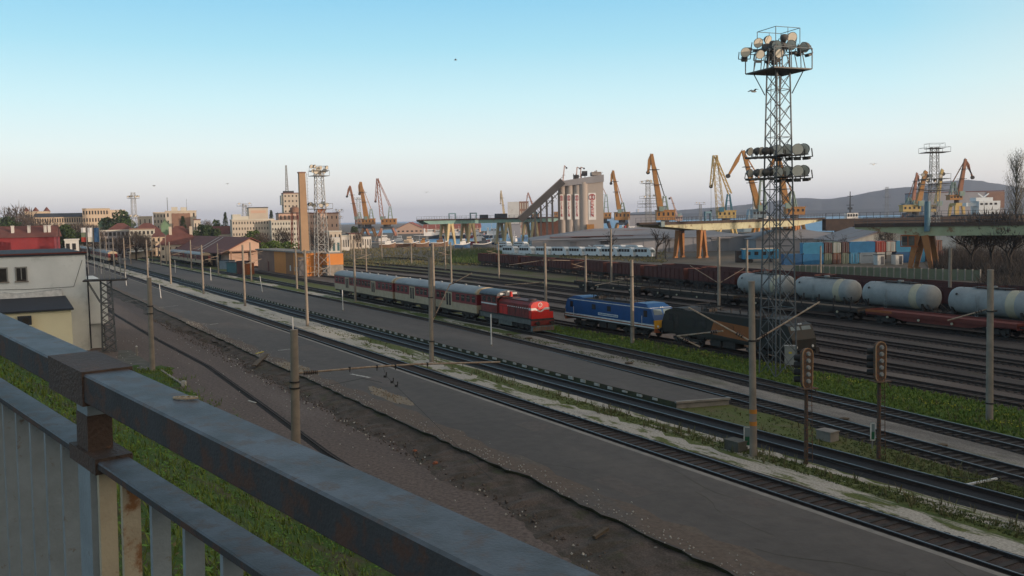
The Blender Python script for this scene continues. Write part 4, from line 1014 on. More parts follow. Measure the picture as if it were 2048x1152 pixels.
# birds
for i, (x, y, Y, sp, lb) in enumerate(((911, 120, 160, .55, 'small gull high in the sky above the silo'), (1507, 183, 75, .62, 'gull gliding just left of the tall mast'), (1747, 329, 120, .5, 'pale gull before the right cranes'), (308, 372, 200, .45, 'tiny gull above the left town'), (455, 368, 210, .4, 'tiny gull left of the chimney'), (853, 385, 200, .5, 'faint gull left above the gantry'))):
    g_ = PY(x, y, Y); mb = MB()
    r = root('gull', lb, 'bird', g_, rad(20*i))
    obj('body', MB().loft([[(a_, b_*.09*math.cos(c_), b_*.08*math.sin(c_)) for c_ in [k*math.pi/4 for k in range(8)]] for a_, b_ in ((-.28, .1), (-.15, .8), (.05, 1), (.2, .7), (.3, .15))], 0, True), 'lamp_white' if i == 2 else 'box_grey', r)
    for s_ in (-1, 1):
        obj('wing', MB().loft([[(x0, s_*y0, z0), (x1, s_*y0, z0), ((x0+x1)/2, s_*y0, z0+.025)] for x0, x1, y0, z0 in ((-.1, .12, .06, .04), (-.08, .12, sp*.5, .16), (-.12, .03, sp*1.1, .06))]), 'under_dark' if i != 2 else 'white_paint', r)
# ---------------------------------------------------------------- harbour
mat('crane_orange', (.40, .20, .06), (.33, .16, .05), .5, .6, rust=(.24, .11, .05), rust_at=.62)
mat('crane_rust', (.31, .145, .08), (.25, .115, .065), .5, .7)
mat('crane_yellow', (.52, .38, .14), (.44, .31, .12), .5, .6, rust=(.25, .13, .06), rust_at=.66)
mat('crane_red', (.36, .17, .11), (.30, .135, .09), .6, .65)
mat('crane_green', (.24, .32, .27), (.19, .25, .21), .6, .6)
mat('crane_blue', (.05, .17, .24), (.04, .13, .19), .6, .55)
mat('crane_cream', (.58, .46, .28), (.50, .38, .24), .6, .6)
mat('crane_pink', (.55, .38, .33), None, .6, .6)
mat('silo_concrete', (.42, .365, .325), (.36, .315, .285), .06, .9, stretch=(1, 1, .3))
mat('silo_dark', (.085, .08, .08), (.065, .062, .062), .1, .9)
mat('banner_white', (.78, .77, .75), (.72, .71, .69), .3, .7)
mat('banner_red', (.45, .03, .035), None, 1, .6)
mat('wall_grey', (.33, .32, .335), (.28, .27, .28), .12, .85, stretch=(1, 1, .2))
mat('roof_grey', (.27, .265, .275), (.22, .215, .225), .1, .8, stretch=(.3, 1, 1), rust=(.20, .12, .10), rust_at=.62)
mat('corrugated', (.42, .42, .39), (.34, .34, .31), .4, .7, stretch=(3, 3, .2))
mat('door_dark', (.12, .12, .13), None, 1, .7)
mat('gantry_teal', (.20, .36, .33), (.16, .28, .26), .3, .6, rust=(.16, .12, .09), rust_at=.62)
mat('gantry_cream', (.48, .47, .32), (.38, .37, .25), .3, .7, rust=(.20, .14, .08), rust_at=.60)
mat('gantry_green', (.33, .38, .25), (.24, .28, .18), .35, .7, rust=(.20, .12, .06), rust_at=.58)
mat('gantry_leg', (.33, .15, .05), (.26, .115, .045), .4, .7, rust=(.15, .07, .04), rust_at=.62)
mat('leg_cream', (.62, .50, .27), (.52, .41, .22), .4, .65)
mat('rail_brown', (.075, .052, .042), (.05, .038, .034), .5, .8)
mat('steel_blue', (.10, .20, .26), (.08, .16, .21), 1, .5)
for nm, c in (('cont_blue', (.035, .18, .36)), ('cont_cyan', (.05, .24, .40)), ('cont_red', (.33, .05, .035)), ('cont_maroon', (.10, .04, .035)), ('cont_green', (.16, .19, .13)), ('cont_teal', (.06, .15, .17)), ('cont_grey', (.20, .25, .29)), ('cont_rust', (.20, .09, .06)), ('cont_white', (.5, .52, .48)), ('cont_deep', (.03, .11, .24))):
    mat(nm, c, tuple(v*.8 for v in c), .8, .6, rust=(.10, .07, .05), rust_at=.70)
mat('bus_white', (.66, .70, .72), (.58, .62, .64), 1, .35)
mat('boat_white', (.78, .76, .73), (.66, .64, .62), .3, .5)
mat('boat_red', (.35, .04, .04), (.28, .035, .035), .3, .5)
mat('boat_blue', (.03, .09, .20), (.025, .07, .15), .3, .5)
mat('boat_dark', (.035, .05, .07), (.05, .06, .075), .3, .6)
mat('navy_grey', (.25, .33, .38), (.20, .27, .32), .2, .6)
mat('boat_rust', (.20, .115, .07), (.15, .09, .06), .3, .7)
# --- harbour portal cranes; every pixel pair is carried to the crane's own distance and given depth
def crane(Y, base_y, tip, foot, jib, house, stay=None, legs=None, label='', boom_m='crane_orange', house_m='crane_orange', tower_m='crane_green', style='box', bw=2.2, tower=None, leg_m=None, cable=False, group='harbour portal cranes'):
    cx = (house[0]+house[1])/2
    o = PY(cx, base_y, Y); o.z = 0.0; L = lambda x, y, dy=0.0: PY(x, y, Y)-o+Vector((0, dy, 0))
    r = root('harbour_crane', label, 'harbour crane', o, 0, group)
    hx0, hz0 = L(house[0], house[3]).x, L(cx, house[3]).z; hx1, hz1 = L(house[1], house[2]).x, L(cx, house[2]).z
    D = max(5.0, (hx1-hx0)*.35)
    hs = obj('machine_house', MB().b(hx0, hx1, -D/2, D/2, hz0, hz1).b(hx0-.4, hx1+.4, -D/2-.3, D/2+.3, hz1, hz1+.35), house_m, r)
    nw = 4
    for k in range(nw): x = hx0+(hx1-hx0)*(k+.5)/nw; obj('window', MB().b(x-.5, x+.5, -D/2-.08, -D/2+.02, hz0+(hz1-hz0)*.45, hz0+(hz1-hz0)*.8), 'glass_dark', hs)
    lx0, lx1 = (L(legs[0], base_y).x, L(legs[1], base_y).x) if legs else (hx0, hx1)
    mx = (lx0+lx1)/2; wl = max(3.5, (lx1-lx0))
    topz = hz0-2.2
    mb = MB().tube((mx, 0, topz+.4), (mx, 0, hz0), wl*.22, n=16); obj('slewing_ring', mb, 'black_metal', r)
    obj('portal_beam', MB().b(mx-wl*.36, mx+wl*.36, -4, 4, topz-1.2, topz+.5), leg_m or 'boat_dark', r)
    for sx in (-1, 1):
        for sy in (-1, 1):
            obj('leg', MB().beam((mx+sx*wl*.3, sy*3.2, topz-.6), (mx+sx*wl/2, sy*4.6, .4), 1.5, 1.5, w2=1.0, h2=1.0).b(mx+sx*wl/2-1.3, mx+sx*wl/2+1.3, sy*4.6-.5, sy*4.6+.5, 0, .7), leg_m or boom_m, r)
    f, t, j = L(*foot), L(*tip), L(*jib)
    def lat(name, a, b_, w, m_, n=9, ww=None):
        """open lattice girder"""
        mb = MB(); d = (b_-a).normalized(); s_ = Vector((0, 1, 0)); u = d.cross(s_).normalized(); ww = ww or w*.6
        P = lambda k, i, jx: a.lerp(b_, k)+u*(i*(w+(ww-w)*k)/2)+s_*(jx*(w+(ww-w)*k)/2)
        for i in (-1, 1):
            for jx in (-1, 1): mb.beam(P(0, i, jx), P(1, i, jx), .32)
        for k in range(n):
            a0, a1 = k/n, (k+1)/n
            for sgn in (-1, 1):
                mb.beam(P(a0, sgn, -1), P(a1, sgn, 1), .16); mb.beam(P(a0, -1, sgn), P(a1, 1, sgn), .16); mb.beam(P(a1, -1, sgn), P(a1, 1, sgn), .14)
        return obj(name, mb, m_, r)
    if style == 'box':
        b_ = obj('boom', MB().beam(f, t, bw*1.1, bw*1.15, w2=bw*.55, h2=bw*.6), boom_m, r)
        mid = t.lerp(j, .32); d = (j-t).normalized()
        obj('jib', MB().loft([[p+Vector((0, s_, 0)) for p in (t+Vector((-.3, 0, .5)), t.lerp(j, .35)+(t-f).normalized()*0+Vector((bw*.2 if j.x < t.x else -bw*.2, 0, -bw*.35)), j+Vector((.5, 0, 0)), j+Vector((-.5, 0, -.2)), t.lerp(j, .3)+Vector((-bw*.45 if j.x < t.x else bw*.45, 0, 0)))] for s_ in (-bw*.22, bw*.22)]), boom_m, r)
        for k in (.45, .72): 
            p = f.lerp(t, k); obj('catwalk', MB().b(p.x-bw*.9, p.x+bw*.9, -bw*.9, bw*.9, p.z-.1, p.z+.1), 'black_metal', b_)
    else:
        lat('boom', f, t, bw*1.2, boom_m); lat('jib', t, j, bw*.7, boom_m, 6)
    obj('jib_sheave', MB().tube(j-Vector((0, .6, 0)), j+Vector((0, .6, 0)), 1.0, n=12), 'black_metal', r)
    if stay:
        s1 = L(*stay)
        if style == 'box': obj('stay', MB().beam(s1, t, .45, .45), boom_m if stay[-1] else 'wire', r)
        else: lat('stay', s1, t, bw*.55, boom_m, 7)
        if tower is None: tower = (stay[0], stay[1])
    if tower:
        tp = L(*tower[:2]); mb = MB(); b0 = Vector((tp.x, 0, hz1))
        for sx in (-1, 1):
            for sy in (-1, 1): mb.beam((b0.x+sx*1.8, sy*1.6, hz1), (tp.x+sx*.6, sy*.6, tp.z), .5)
        for k in (.3, .6, .9):
            z = hz1+(tp.z-hz1)*k; mb.b(tp.x-1.5+k, tp.x+1.5-k, -1.2, 1.2, z-.15, z+.15)
        obj('tower', mb, tower_m, r)
    obj('cabin', MB().b(f.x-1.2, f.x+1.2, -D/2-1.4, -D/2, hz1-.4, hz1+2.2), tower_m, r)
    mb = MB()
    zc_ = hz1+1.5; mb.b(f.x+1.2, f.x+3.0, -1.2, 1.2, hz1+.3, hz1+2.4)
    obj('winch', mb, 'navy_grey', r)
    if cable:
        e = Vector((j.x, 0, hz1)); obj('hook_cable', MB().beam(j, e, .12).box(e, (1.0, .6, 1.6)), 'wire', r)
    return r
crane(800, 474, (700, 372), (713, 436), (694, 393), (711, 735, 438, 449), None, (708, 738), 'left harbour crane with rust-red boom, leftmost of all', 'crane_rust', 'crane_rust', bw=2.6, tower=(719, 424))
crane(765, 476, (721, 364), (733, 437), (719, 388), (724, 750, 438, 449), (742, 418, 1), (722, 752), 'left harbour crane with the thick plain orange boom', 'crane_orange', 'crane_orange', bw=3.6)
crane(780, 473, (755, 357), (764, 437), (751, 403), (763, 793, 438, 449), (780, 413, 1), (758, 792), 'left harbour crane with thin reddish lattice boom and back stay', 'crane_red', 'crane_orange', style='lat', bw=2.4, cable=False)
crane(1250, 462, (1002, 381), (1009, 434), (1001, 407), (1004, 1016, 436, 443), None, None, 'distant cream crane left of the ruined white building', 'crane_cream', 'crane_orange', bw=3.2)
crane(1250, 462, (1056, 385), (1068, 418), (1053, 404), (1062, 1078, 428, 437), (1069, 415, 1), None, 'distant reddish crane right of the ruined white building', 'crane_red', 'crane_orange', bw=2.4)
crane(1000, 458, (1129, 331), (1122, 400), (1133, 336), (1108, 1122, 424, 434), None, None, 'crane behind the sloping conveyor, pale boom above it', 'crane_pink', 'crane_orange', bw=1.8)
crane(1000, 458, (1154, 334), (1150, 400), (1160, 337), (1142, 1158, 424, 434), None, None, 'crane hidden behind the silo, only its left boom tip showing', 'crane_pink', 'crane_orange', bw=1.8)
crane(1000, 458, (1162, 334), (1158, 400), (1168, 337), (1158, 1172, 424, 434), None, None, 'crane hidden behind the silo, right one of the two boom tips', 'crane_pink', 'crane_orange', bw=1.8)
crane(720, 460, (1190, 343), (1196, 400), (1188, 350), (1194, 1222, 426, 438), (1212, 388, 1), None, 'crane mostly hidden by the right edge of the silo', 'crane_rust', 'crane_orange', bw=2.2)
crane(640, 462, (1226, 341), (1238, 419), (1222, 367), (1229, 1259, 425, 440), (1245, 405, 1), None, 'orange crane standing just right of the silo', 'crane_orange', 'crane_orange', bw=2.6)
crane(500, 468, (1303, 308), (1321, 420), (1296, 345), (1312, 1349, 421, 440), (1329, 392, 0), None, 'tallest orange crane with thick boom right of the small lattice mast', 'crane_orange', 'crane_orange', bw=2.9)
crane(900, 455, (1342, 394), (1357, 440), (1339, 397), (1350, 1364, 432, 442), None, None, 'small pale far crane right of the tallest orange crane', 'crane_pink', 'crane_pink', bw=1.6)
crane(520, 464, (1430, 311), (1441, 427), (1422, 373), (1434, 1470, 422, 436), (1461, 388, 1), None, 'yellow lattice crane with blue tower', 'crane_yellow', 'crane_yellow', 'crane_blue', 'lat', 3.2, cable=True, tower=(1457, 388))
crane(420, 466, (1486, 301), (1518, 418), (1456, 352), (1503, 1530, 420, 436), (1523, 362, 1), (1508, 1536), 'orange crane with bent jib left of the tall floodlight mast', 'crane_orange', 'navy_grey', 'crane_green', bw=2.3, tower=(1524, 356), leg_m='crane_orange')
crane(430, 466, (1555, 302), (1572, 408), (1541, 337), (1570, 1607, 415, 430), (1584, 383, 1), None, 'orange crane right behind the tall floodlight mast', 'crane_orange', 'crane_orange', 'crane_green', bw=2.5)
crane(560, 458, (1834, 346), (1826, 404), (1839, 369), (1806, 1832, 408, 420), (1818, 395, 1), None, 'small reddish crane, left one of the right-hand cluster', 'crane_red', 'steel_blue', bw=1.8)
crane(470, 460, (1851, 342), (1836, 408), (1853, 352), (1802, 1838, 411, 424), None, (1816, 1846), 'orange crane in the middle of the right-hand cluster', 'crane_orange', 'crane_yellow', bw=2.3)
crane(500, 460, (1884, 339), (1873, 407), (1886, 348), (1852, 1870, 411, 424), None, (1862, 1880), 'yellow crane behind the unlit mast on the right', 'crane_yellow', 'crane_yellow', bw=2.0)
crane(520, 433, (1931, 318), (1918, 390), (1945, 355), (1896, 1921, 391, 400), (1907, 364, 1), (1902, 1924), 'rightmost crane with jib reaching down to the right', 'crane_rust', 'crane_orange', 'crane_green', bw=2.2, leg_m='crane_yellow')
# --- silo
def silo():
    Y = 430; c0 = PY(1164, 455, Y); c0.z = 0
    r = root('grain_silo', 'concrete grain silo with four tall white banners by the harbour', 'silo', c0)
    k = Y/FPX; ztop = TZ(c0, 352+9); zt2 = TZ(c0, 364)
    wl, wr = 43*k, 44*k
    # left row of cylinders runs away to the left, right flat block faces the camera's right
    ang_l = rad(14); ang_r = rad(4)
    for i, px_ in enumerate((1157, 1141.5, 1126.5)):
        x = (px_-1164)*k; y = 3.0+(i+1)*.5
        obj('cylinder', MB().tube((x, y, 0), (x, y, ztop-2.0), 8.3*k, n=28), 'silo_concrete', r)
    obj('core', MB().b(-wl+.8, .3, 4.2, 16, 0, ztop-2.2), 'silo_concrete', r)
    blk = obj('end_block', MB().b(.25, wr, 1.5, 20, 0, ztop-.6), 'silo_concrete', r)
    obj('corner_pier', MB().tube((1.3, 3.0, 0), (1.3, 3.0, ztop-.7), 2.2, n=28), 'silo_concrete', r)
    cap = MB().add([(-wl-.6, 1.2, ztop-2.6), (wr+.3, .8, ztop-.7), (wr+.3, 20.5, ztop-.7), (-wl-.6, 18, ztop-2.6), (-wl-.6, 1.2, ztop-.2), (wr+.3, .8, ztop+2.6), (wr+.3, 20.5, ztop+2.6), (-wl-.6, 18, ztop-.2)], [(3, 2, 1, 0), (4, 5, 6, 7), (0, 1, 5, 4), (1, 2, 6, 5), (2, 3, 7, 6), (3, 0, 4, 7)])
    cap = obj('top_slab', cap, 'wall_grey', r)
    obj('head_house', MB().b(wr*.5, wr-.6, 3, 12, ztop+2.4, ztop+4.0).b(wr*.72, wr-2.5, 4, 9, ztop+4.0, ztop+4.8), 'silo_concrete', r)
    obj('roof_box', MB().b(-12*k*4.2/4, -3*k, 5, 9, ztop+1.0, ztop+2.9), 'silo_dark', r); obj('roof_box', MB().b(4*k, 14*k, 5, 9, ztop+2.4, ztop+4.6), 'silo_dark', r)
    mb = MB()
    for x in (-14*k, -9*k, 2*k, 9*k): mb.beam((x, 5, ztop), (x, 5, ztop+3.4), .3)
    obj('roof_post', mb, 'silo_dark', r)
    mb = MB()
    for q in range(12): x = wr*.52+q*(wr*.46)/12; mb.beam((x, .9, ztop+2.6), (x, .9, ztop+3.6), .08)
    mb.beam((wr*.52, .9, ztop+3.6), (wr, .9, ztop+3.6), .1); obj('railing', mb, 'black_metal', r)
    obj('porch', MB().b(2.2, 12*k*2, -.8, 1.5, 0, TZ(c0, 449)), 'crane_orange', r)
    def banner(xc, w, y, zb, zt_, par):
        b_ = obj('banner', MB().b(xc-w/2, xc+w/2, y-.1, y, zb, zt_), 'banner_white', par); H_ = zt_-zb
        mb = MB(); ew, eh = w*.72, H_*.21; ec = zt_-H_*.16; yy = y-.16
        pts = [(-.5, -.28), (-.5, .28), (-.16, .5), (.16, .5), (.5, .28), (.5, -.28), (.16, -.5), (-.16, -.5)]
        for (a, c), (d, e) in zip(pts, pts[1:]+pts[:1]): mb.beam((xc+a*ew, yy, ec+c*eh), (xc+d*ew, yy, ec+e*eh), .1, w*.11)
        mb.b(xc-.1*ew, xc+.1*ew, yy-.05, yy+.05, ec-.30*eh, ec+.30*eh); mb.b(xc-.22*ew, xc+.22*ew, yy-.05, yy+.05, ec-.34*eh, ec-.22*eh).b(xc-.22*ew, xc+.22*ew, yy-.05, yy+.05, ec+.22*eh, ec+.34*eh)
        obj('emblem', mb, 'banner_red', b_)
        lw, lh = w*.40, H_*.115
        for i_, ch in enumerate('EKEN'):
            zc = zt_-H_*(.375+i_*.15); mb = MB(); t_ = lw*.26; P = lambda a, c: (xc+a*lw/2, yy, zc+c*lh/2)
            if ch == 'E':
                mb.beam(P(-.75, -1.12), P(-.75, 1.12), .1, t_)
                for c in (-1, 0, 1): mb.beam(P(-.9, c), P(1, c), .1, t_*.85)
            elif ch == 'K':
                mb.beam(P(-.75, -1.12), P(-.75, 1.12), .1, t_); mb.beam(P(-.7, -.05), P(1, 1.05), .1, t_).beam(P(-.5, .1), P(1, -1.05), .1, t_)
            else:
                mb.beam(P(-.8, -1.12), P(-.8, 1.12), .1, t_).beam(P(.8, -1.12), P(.8, 1.12), .1, t_).beam(P(-.8, 1.0), P(.8, -1.0), .1, t_)
            obj('letter_'+ch.lower(), mb, 'banner_red', b_)
    zb, zt_ = TZ(c0, 440), TZ(c0, 386)
    banner((1185.5-1164)*k, 15*k, 1.5, zb, zt_, blk)
    for i, (xa, w) in enumerate(((1155, 8.2), (1139.2, 7.2), (1124.6, 6.2))):
        x = (xa-1164)*k; banner(x, w*k, 3.0+(i+1)*.5-8.3*k+.05, TZ(c0, 438.5), TZ(c0, 387.5), r)
    return r, c0, k, ztop
SI, c0, k, zsil = silo()
# sloping conveyor
Yc = 432
A_, B_ = PY(1119, 368, Yc), PY(1043, 437, Yc); o = B_.copy(); o.z = 0
r = root('conveyor_gallery', 'sloping enclosed conveyor gallery climbing to the silo top', 'conveyor', o)
d = (A_-B_).normalized(); 
obj('gallery', MB().beam(B_-o-d*1.0, A_-o+d*2, 3.6, 3.4), 'silo_dark', r); obj('roof', MB().beam(B_-o-d*1.2+Vector((0, 0, 2.0)), A_-o+d*2+Vector((0, 0, 2.0)), 4.0, .25), 'roof_grey', r)
mb = MB()
for off_ in (-1.5, 1.5): mb.beam(B_-o+Vector((2, off_, -3.6)), A_-o+Vector((0, off_, -3.6)), .4)
for q in range(14): p = B_.lerp(A_, q/14)-o; mb.beam(p+Vector((1, -1.6, -1.6)), p+Vector((2.4, -1.6, -3.6)), .25)
obj('truss', mb, 'silo_dark', r)
for x, yt in ((1070, 421), (1081, 412), (1093, 401), (1104, 392), (1117, 385)):
    p = PY(x, yt, Yc)-o; obj('support', MB().beam((p.x, -1.4, 0), (p.x, -1.4, p.z), .9), 'silo_dark', r)
# --- generic building
def building(label, xl, xr, yt, Y, depth, wall, roof='flat', roof_m='roof_tile', floors=0, cols=0, rise=3.0, yaw=0.0, name='building', cat='building', z0=0.0, win='glass_dark', ww=.5, wh=.5, group=None, trim=None, over=.5, balc=0, side=0, first=.0, arch=0):
    a, b_ = PY(xl, yt, Y), PY(xr, yt, Y); o = (a+b_)/2; o.z = z0; w = (b_.x-a.x)/max(.3, math.cos(yaw)); hh = TZ(Vector((o.x, Y, 0)), yt)-z0
    r = root(name, label, cat, o, yaw, group); W = w/2
    top = hh if roof == 'flat' else hh-rise
    obj('wall', MB().b(-W, W, 0, depth, 0, top), wall, r)
    if roof == 'flat': obj('roof', MB().b(-W-over*.4, W+over*.4, -over*.4, depth+over*.4, top, top+.5), roof_m, r)
    elif roof == 'gable': # ridge along x
        mb = MB().prism([(-over, top-.15), (depth/2, hh), (depth+over, top-.15)], -W-over, W+over, 0, 'x'); obj('roof', mb, roof_m, r)
    elif roof == 'gable_y':
        obj('gable', MB().prism([(-W, top), (0, hh-.2), (W, top)], .02, depth-.02), wall, r)
        obj('roof', MB().add([(-W-over, -over, top-.2), (0, -over, hh), (0, depth+over, hh), (-W-over, depth+over, top-.2), (W+over, -over, top-.2), (W+over, depth+over, top-.2), (-W-over, -over, top), (0, -over, hh+.3), (0, depth+over, hh+.3), (-W-over, depth+over, top), (W+over, -over, top), (W+over, depth+over, top)], [(3, 2, 1, 0), (1, 2, 5, 4), (6, 7, 8, 9), (7, 10, 11, 8), (0, 1, 7, 6), (1, 4, 10, 7), (3, 0, 6, 9), (4, 5, 11, 10)]), roof_m, r)
    elif roof == 'hip':
        q = min(depth/2, W*.8); obj('roof', MB().add([(-W-over, -over, top-.1), (W+over, -over, top-.1), (W+over, depth+over, top-.1), (-W-over, depth+over, top-.1), (-W+q, depth/2, hh), (W-q, depth/2, hh)], [(0, 1, 5, 4), (1, 2, 5), (2, 3, 4, 5), (3, 0, 4), (3, 2, 1, 0)]), roof_m, r)
    if floors and cols:
        fh = top*(1-first)/floors; cw = w/cols
        cols_, fl_ = cols, floors
        while cols_*fl_ > 96: cols_ -= 1
        cw = w/cols_
        me = MB().b(-cw*ww/2, cw*ww/2, -.08, .02, -fh*wh/2, fh*wh/2).mesh('window', [win])
        for f in range(fl_):
            for c in range(cols_): obj('window', me, None, r, (-W+cw*(c+.5), 0, top*first+fh*(f+.52)))
        if balc:
            for f in range(1, fl_): obj('balcony', MB().b(-W+.3, W-.3, -1.1, 0, top*first+fh*f-.1, top*first+fh*f+.85), trim or wall, r)
        if side:
            ns = max(2, int(depth/6))
            ms_ = MB().b(-.02, .08, -.6, .6, -fh*wh/2, fh*wh/2).mesh('window', [win])
            for f in range(min(fl_, 6)):
                for c in range(min(ns, 4)): obj('window', ms_, None, r, (W, depth*(c+.5)/ns, top*first+fh*(f+.52)))
    return r, w, hh
mat('roof_tile', (.17, .068, .055), (.13, .055, .047), .35, .85)
mat('roof_bright', (.33, .10, .07), (.27, .085, .06), .3, .85)
mat('roof_dark', (.055, .06, .07), (.04, .043, .05), .5, .7)
mat('stucco_cream', (.55, .48, .39), (.47, .41, .34), .1, .9)
mat('stucco_pale', (.56, .54, .47), (.48, .46, .40), .1, .9)
mat('stucco_pink', (.55, .38, .29), (.50, .34, .26), .1, .9)
mat('stucco_yellow', (.60, .47, .34), (.52, .41, .30), .15, .9)
mat('stucco_orange', (.62, .25, .07), (.55, .21, .06), .2, .85)
mat('stucco_white', (.62, .61, .58), (.54, .53, .50), .2, .9, rust=(.42, .36, .30), rust_at=.64)
mat('brick_dull', (.28, .17, .12), (.22, .13, .10), .2, .9)
mat('wall_red', (.27, .035, .04), (.21, .03, .035), .3, .6)
mat('green_net', (.17, .27, .17), (.14, .22, .14), .2, .9)
# ruined white building behind the left gantry
building('ruined white building wall behind the teal gantry', 1015, 1038, 405, 700, 14, 'stucco_white', roof_m='stucco_white', over=.1)
building('brown many-windowed building end beside the ruined white wall', 1038.5, 1057, 404, 702, 14, 'brick_dull', roof_m='brick_dull', floors=4, cols=4, win='stucco_pale', ww=.35, wh=.7, over=.3)
building('low red-roofed harbour warehouse on the outer mole', 792, 846, 445, 880, 30, 'stucco_pink', 'gable_y', 'roof_bright', 1, 6, 6, wh=.3, name='warehouse', cat='warehouse')
building('long red-roofed harbour shed running right behind the boats', 846, 960, 448, 884, 22, 'stucco_pink', 'gable', 'roof_bright', 1, 14, 4, wh=.4, name='warehouse', cat='warehouse')
building('grey stone block under the teal gantry', 1017, 1041, 449, 600, 14, 'wall_grey', roof_m='roof_grey', name='warehouse', cat='warehouse')
building('low brick-red hall between conveyor and silo foot', 1066, 1122, 443, 470, 14, 'cont_rust', roof_m='cont_rust', name='warehouse', cat='warehouse')
building('dark flat-roofed shed right of the lattice mast behind the orange crane', 1256, 1312, 430, 700, 20, 'wall_grey', roof_m='roof_dark', name='warehouse', cat='warehouse')
# --- long grey warehouse
Yw = 315
r, w, hh = building('long low grey warehouse with hipped roof behind the parked minibuses', 1064, 1512, 457, Yw, 46, 'wall_grey', 'hip', 'roof_grey', rise=3.2, name='warehouse', cat='warehouse', over=.6)
for xa, xb in ((1137, 1156), (1198, 1220), (1325, 1357), (1421, 1460)):
    a, b_ = PY(xa, 480, Yw).x-r.location.x, PY(xb, 480, Yw).x-r.location.x
    obj('canopy', MB().b(a, b_, -1.2, 0, 4.3, 4.6), 'wall_grey', r); obj('sliding_door', MB().b(a+.5, b_-.5, -.12, 0, 0, 4.2), 'door_dark' if xa == 1198 else 'roof_grey', r)
for k in range(18): obj('pilaster', MB().b(-w/2+k*w/18-.15, -w/2+k*w/18+.15, -.12, 0, 0, hh-3.4), 'wall_grey', r)
mb = MB()
for k in range(5): 
    obj('skylight', MB().beam((-w*.42+k*7.5, 3+k*1.2, hh-2.4), (-w*.42+k*7.5+14, 3+k*1.2, hh-2.4), 1.5, .2), 'roof_tile', r)
building('darker grey warehouse behind the bare trees and the containers', 1512, 1712, 458, 300, 40, 'wall_grey', 'hip', 'roof_grey', rise=3.0, name='warehouse', cat='warehouse', over=.6)
building('pale corrugated gabled hall behind the containers', 1700, 1862, 458, 262, 30, 'corrugated', 'gable_y', 'roof_grey', rise=3.2, name='hall', cat='hall')
building('blue-grey low hall right of the second gantry legs', 1868, 1912, 471, 265, 20, 'cont_grey', roof_m='roof_dark', name='hall', cat='hall')
r, w, hh = building('big dark shed with a rusty right end behind the rightmost crane', 1858, 2006, 384, 600, 40, 'wall_grey', roof_m='roof_tile', name='hall', cat='hall', yaw=rad(-3))
obj('rusty_end', MB().b(w/2-11, w/2+.2, -.5, 0, hh*.55, hh-.3), 'brick_dull', r)
for k in range(4): obj('conveyor_leg', MB().b(-w/2-3, -w/2-2.6, k*4, k*4+.5, 0, hh), 'galv', r)
# dark overhead deck behind the gantries
p0, p1 = PY(1648, 447, 330), PY(2120, 446, 330)
r = root('crane_runway', 'dark overhead crane runway deck behind the two cream gantries', 'runway', (p0.x, 330, 0))
ln = p1.x-p0.x
obj('deck', MB().b(0, ln, -2, 2, p0.z-2.6, p0.z+1.6), 'rail_brown', r)
for k in range(6): obj('column', MB().b(4+k*16, 5.2+k*16, -1, 1, 0, p0.z-.9), 'concrete_dark', r)
mb = MB()
for k in range(34): mb.beam((k*2.4, -2, p0.z+1.6), (k*2.4, -2, p0.z+3.6), .12)
for z in (2.6, 3.6): mb.beam((0, -2, p0.z+z), (ln, -2, p0.z+z), .12)
obj('railing', mb, 'boat_dark', r)
# --- overhead gantry cranes
def gantry(label, PL, PR, Hd, girder_m, leg_m, taper, legs, dep=1.8, gauge=7.0, portals=(), drail=True, teal=False):
    """PL, PR: ground points below the two girder ends; legs at fractions of the span"""
    d = PR-PL; L_ = d.length; az = math.atan2(d.y, d.x); r = root('gantry_crane', label, 'gantry crane', PL, az)
    for s_ in (-gauge/2, gauge/2):
        t0, t1 = taper
        pr = [(0, Hd-.35), (L_*t0, Hd-dep), (L_*(1-t1), Hd-dep), (L_, Hd-.35), (L_, Hd), (0, Hd)]
        obj('girder', MB().prism(pr, s_-.35, s_+.35), girder_m, r)
    mb = MB().b(-.3, L_+.3, -gauge/2-.7, gauge/2+.7, Hd, Hd+.22)
    for s_ in (-gauge/2, gauge/2): mb.b(0, L_, s_-.5, s_+.5, Hd+.22, Hd+.7)
    obj('rail_deck', mb, 'rail_brown', r)
    mb = MB(); n = max(4, int(L_/2.6))
    for s_ in (-gauge/2-.7, gauge/2+.7):
        for k in range(n+1): mb.beam((L_*k/n, s_, Hd+.2), (L_*k/n, s_, Hd+2.0), .07)
        for z in (1.2, 2.0): mb.beam((0, s_, Hd+z), (L_, s_, Hd+z), .07)
    obj('railing', mb, 'boat_dark', r)
    for f in legs:
        for s_ in (-gauge/2, gauge/2):
            for e in (-1, 1):
                obj('leg', MB().beam((L_*f+e*.75, s_, Hd-dep+.05), (L_*f+e*2.1, s_*1.1, 0.3), 1.35, 1.5, w2=.7, h2=.9).b(L_*f+e*2.1-.9, L_*f+e*2.1+.9, s_*1.1-.4, s_*1.1+.4, 0, .5), leg_m, r)
    for f in portals:
        x = L_*f; obj('end_frame', MB().beam((x-1.6, -gauge/2, Hd+.2), (x-1.6, -gauge/2, Hd+3.2), .5).beam((x+1.6, -gauge/2, Hd+.2), (x+1.6, -gauge/2, Hd+3.2), .5).beam((x-1.8, -gauge/2, Hd+3.2), (x+1.8, -gauge/2, Hd+3.2), .55), 'steel_blue', r)
    return r, L_
gr, L_ = gantry('right-hand cream gantry crane left of the tall mast, on rusty orange legs', G(1376, 523)+(G(1300, 523)-G(1376, 523))*1.02, G(1376, 523)+(G(1571, 500)-G(1376, 523))*1.40, 9.9, 'gantry_cream', 'gantry_leg', (.22, .22), (.2, .78), 2.0, portals=(.235,))
obj('end_panel', MB().b(-.8, 1.0, -4.4, -4.2, 9.4, 10.9), 'glass_pale', gr)
a_ = G(1845, 542); b_ = G(2100, 545); dirv = (b_-a_).normalized()
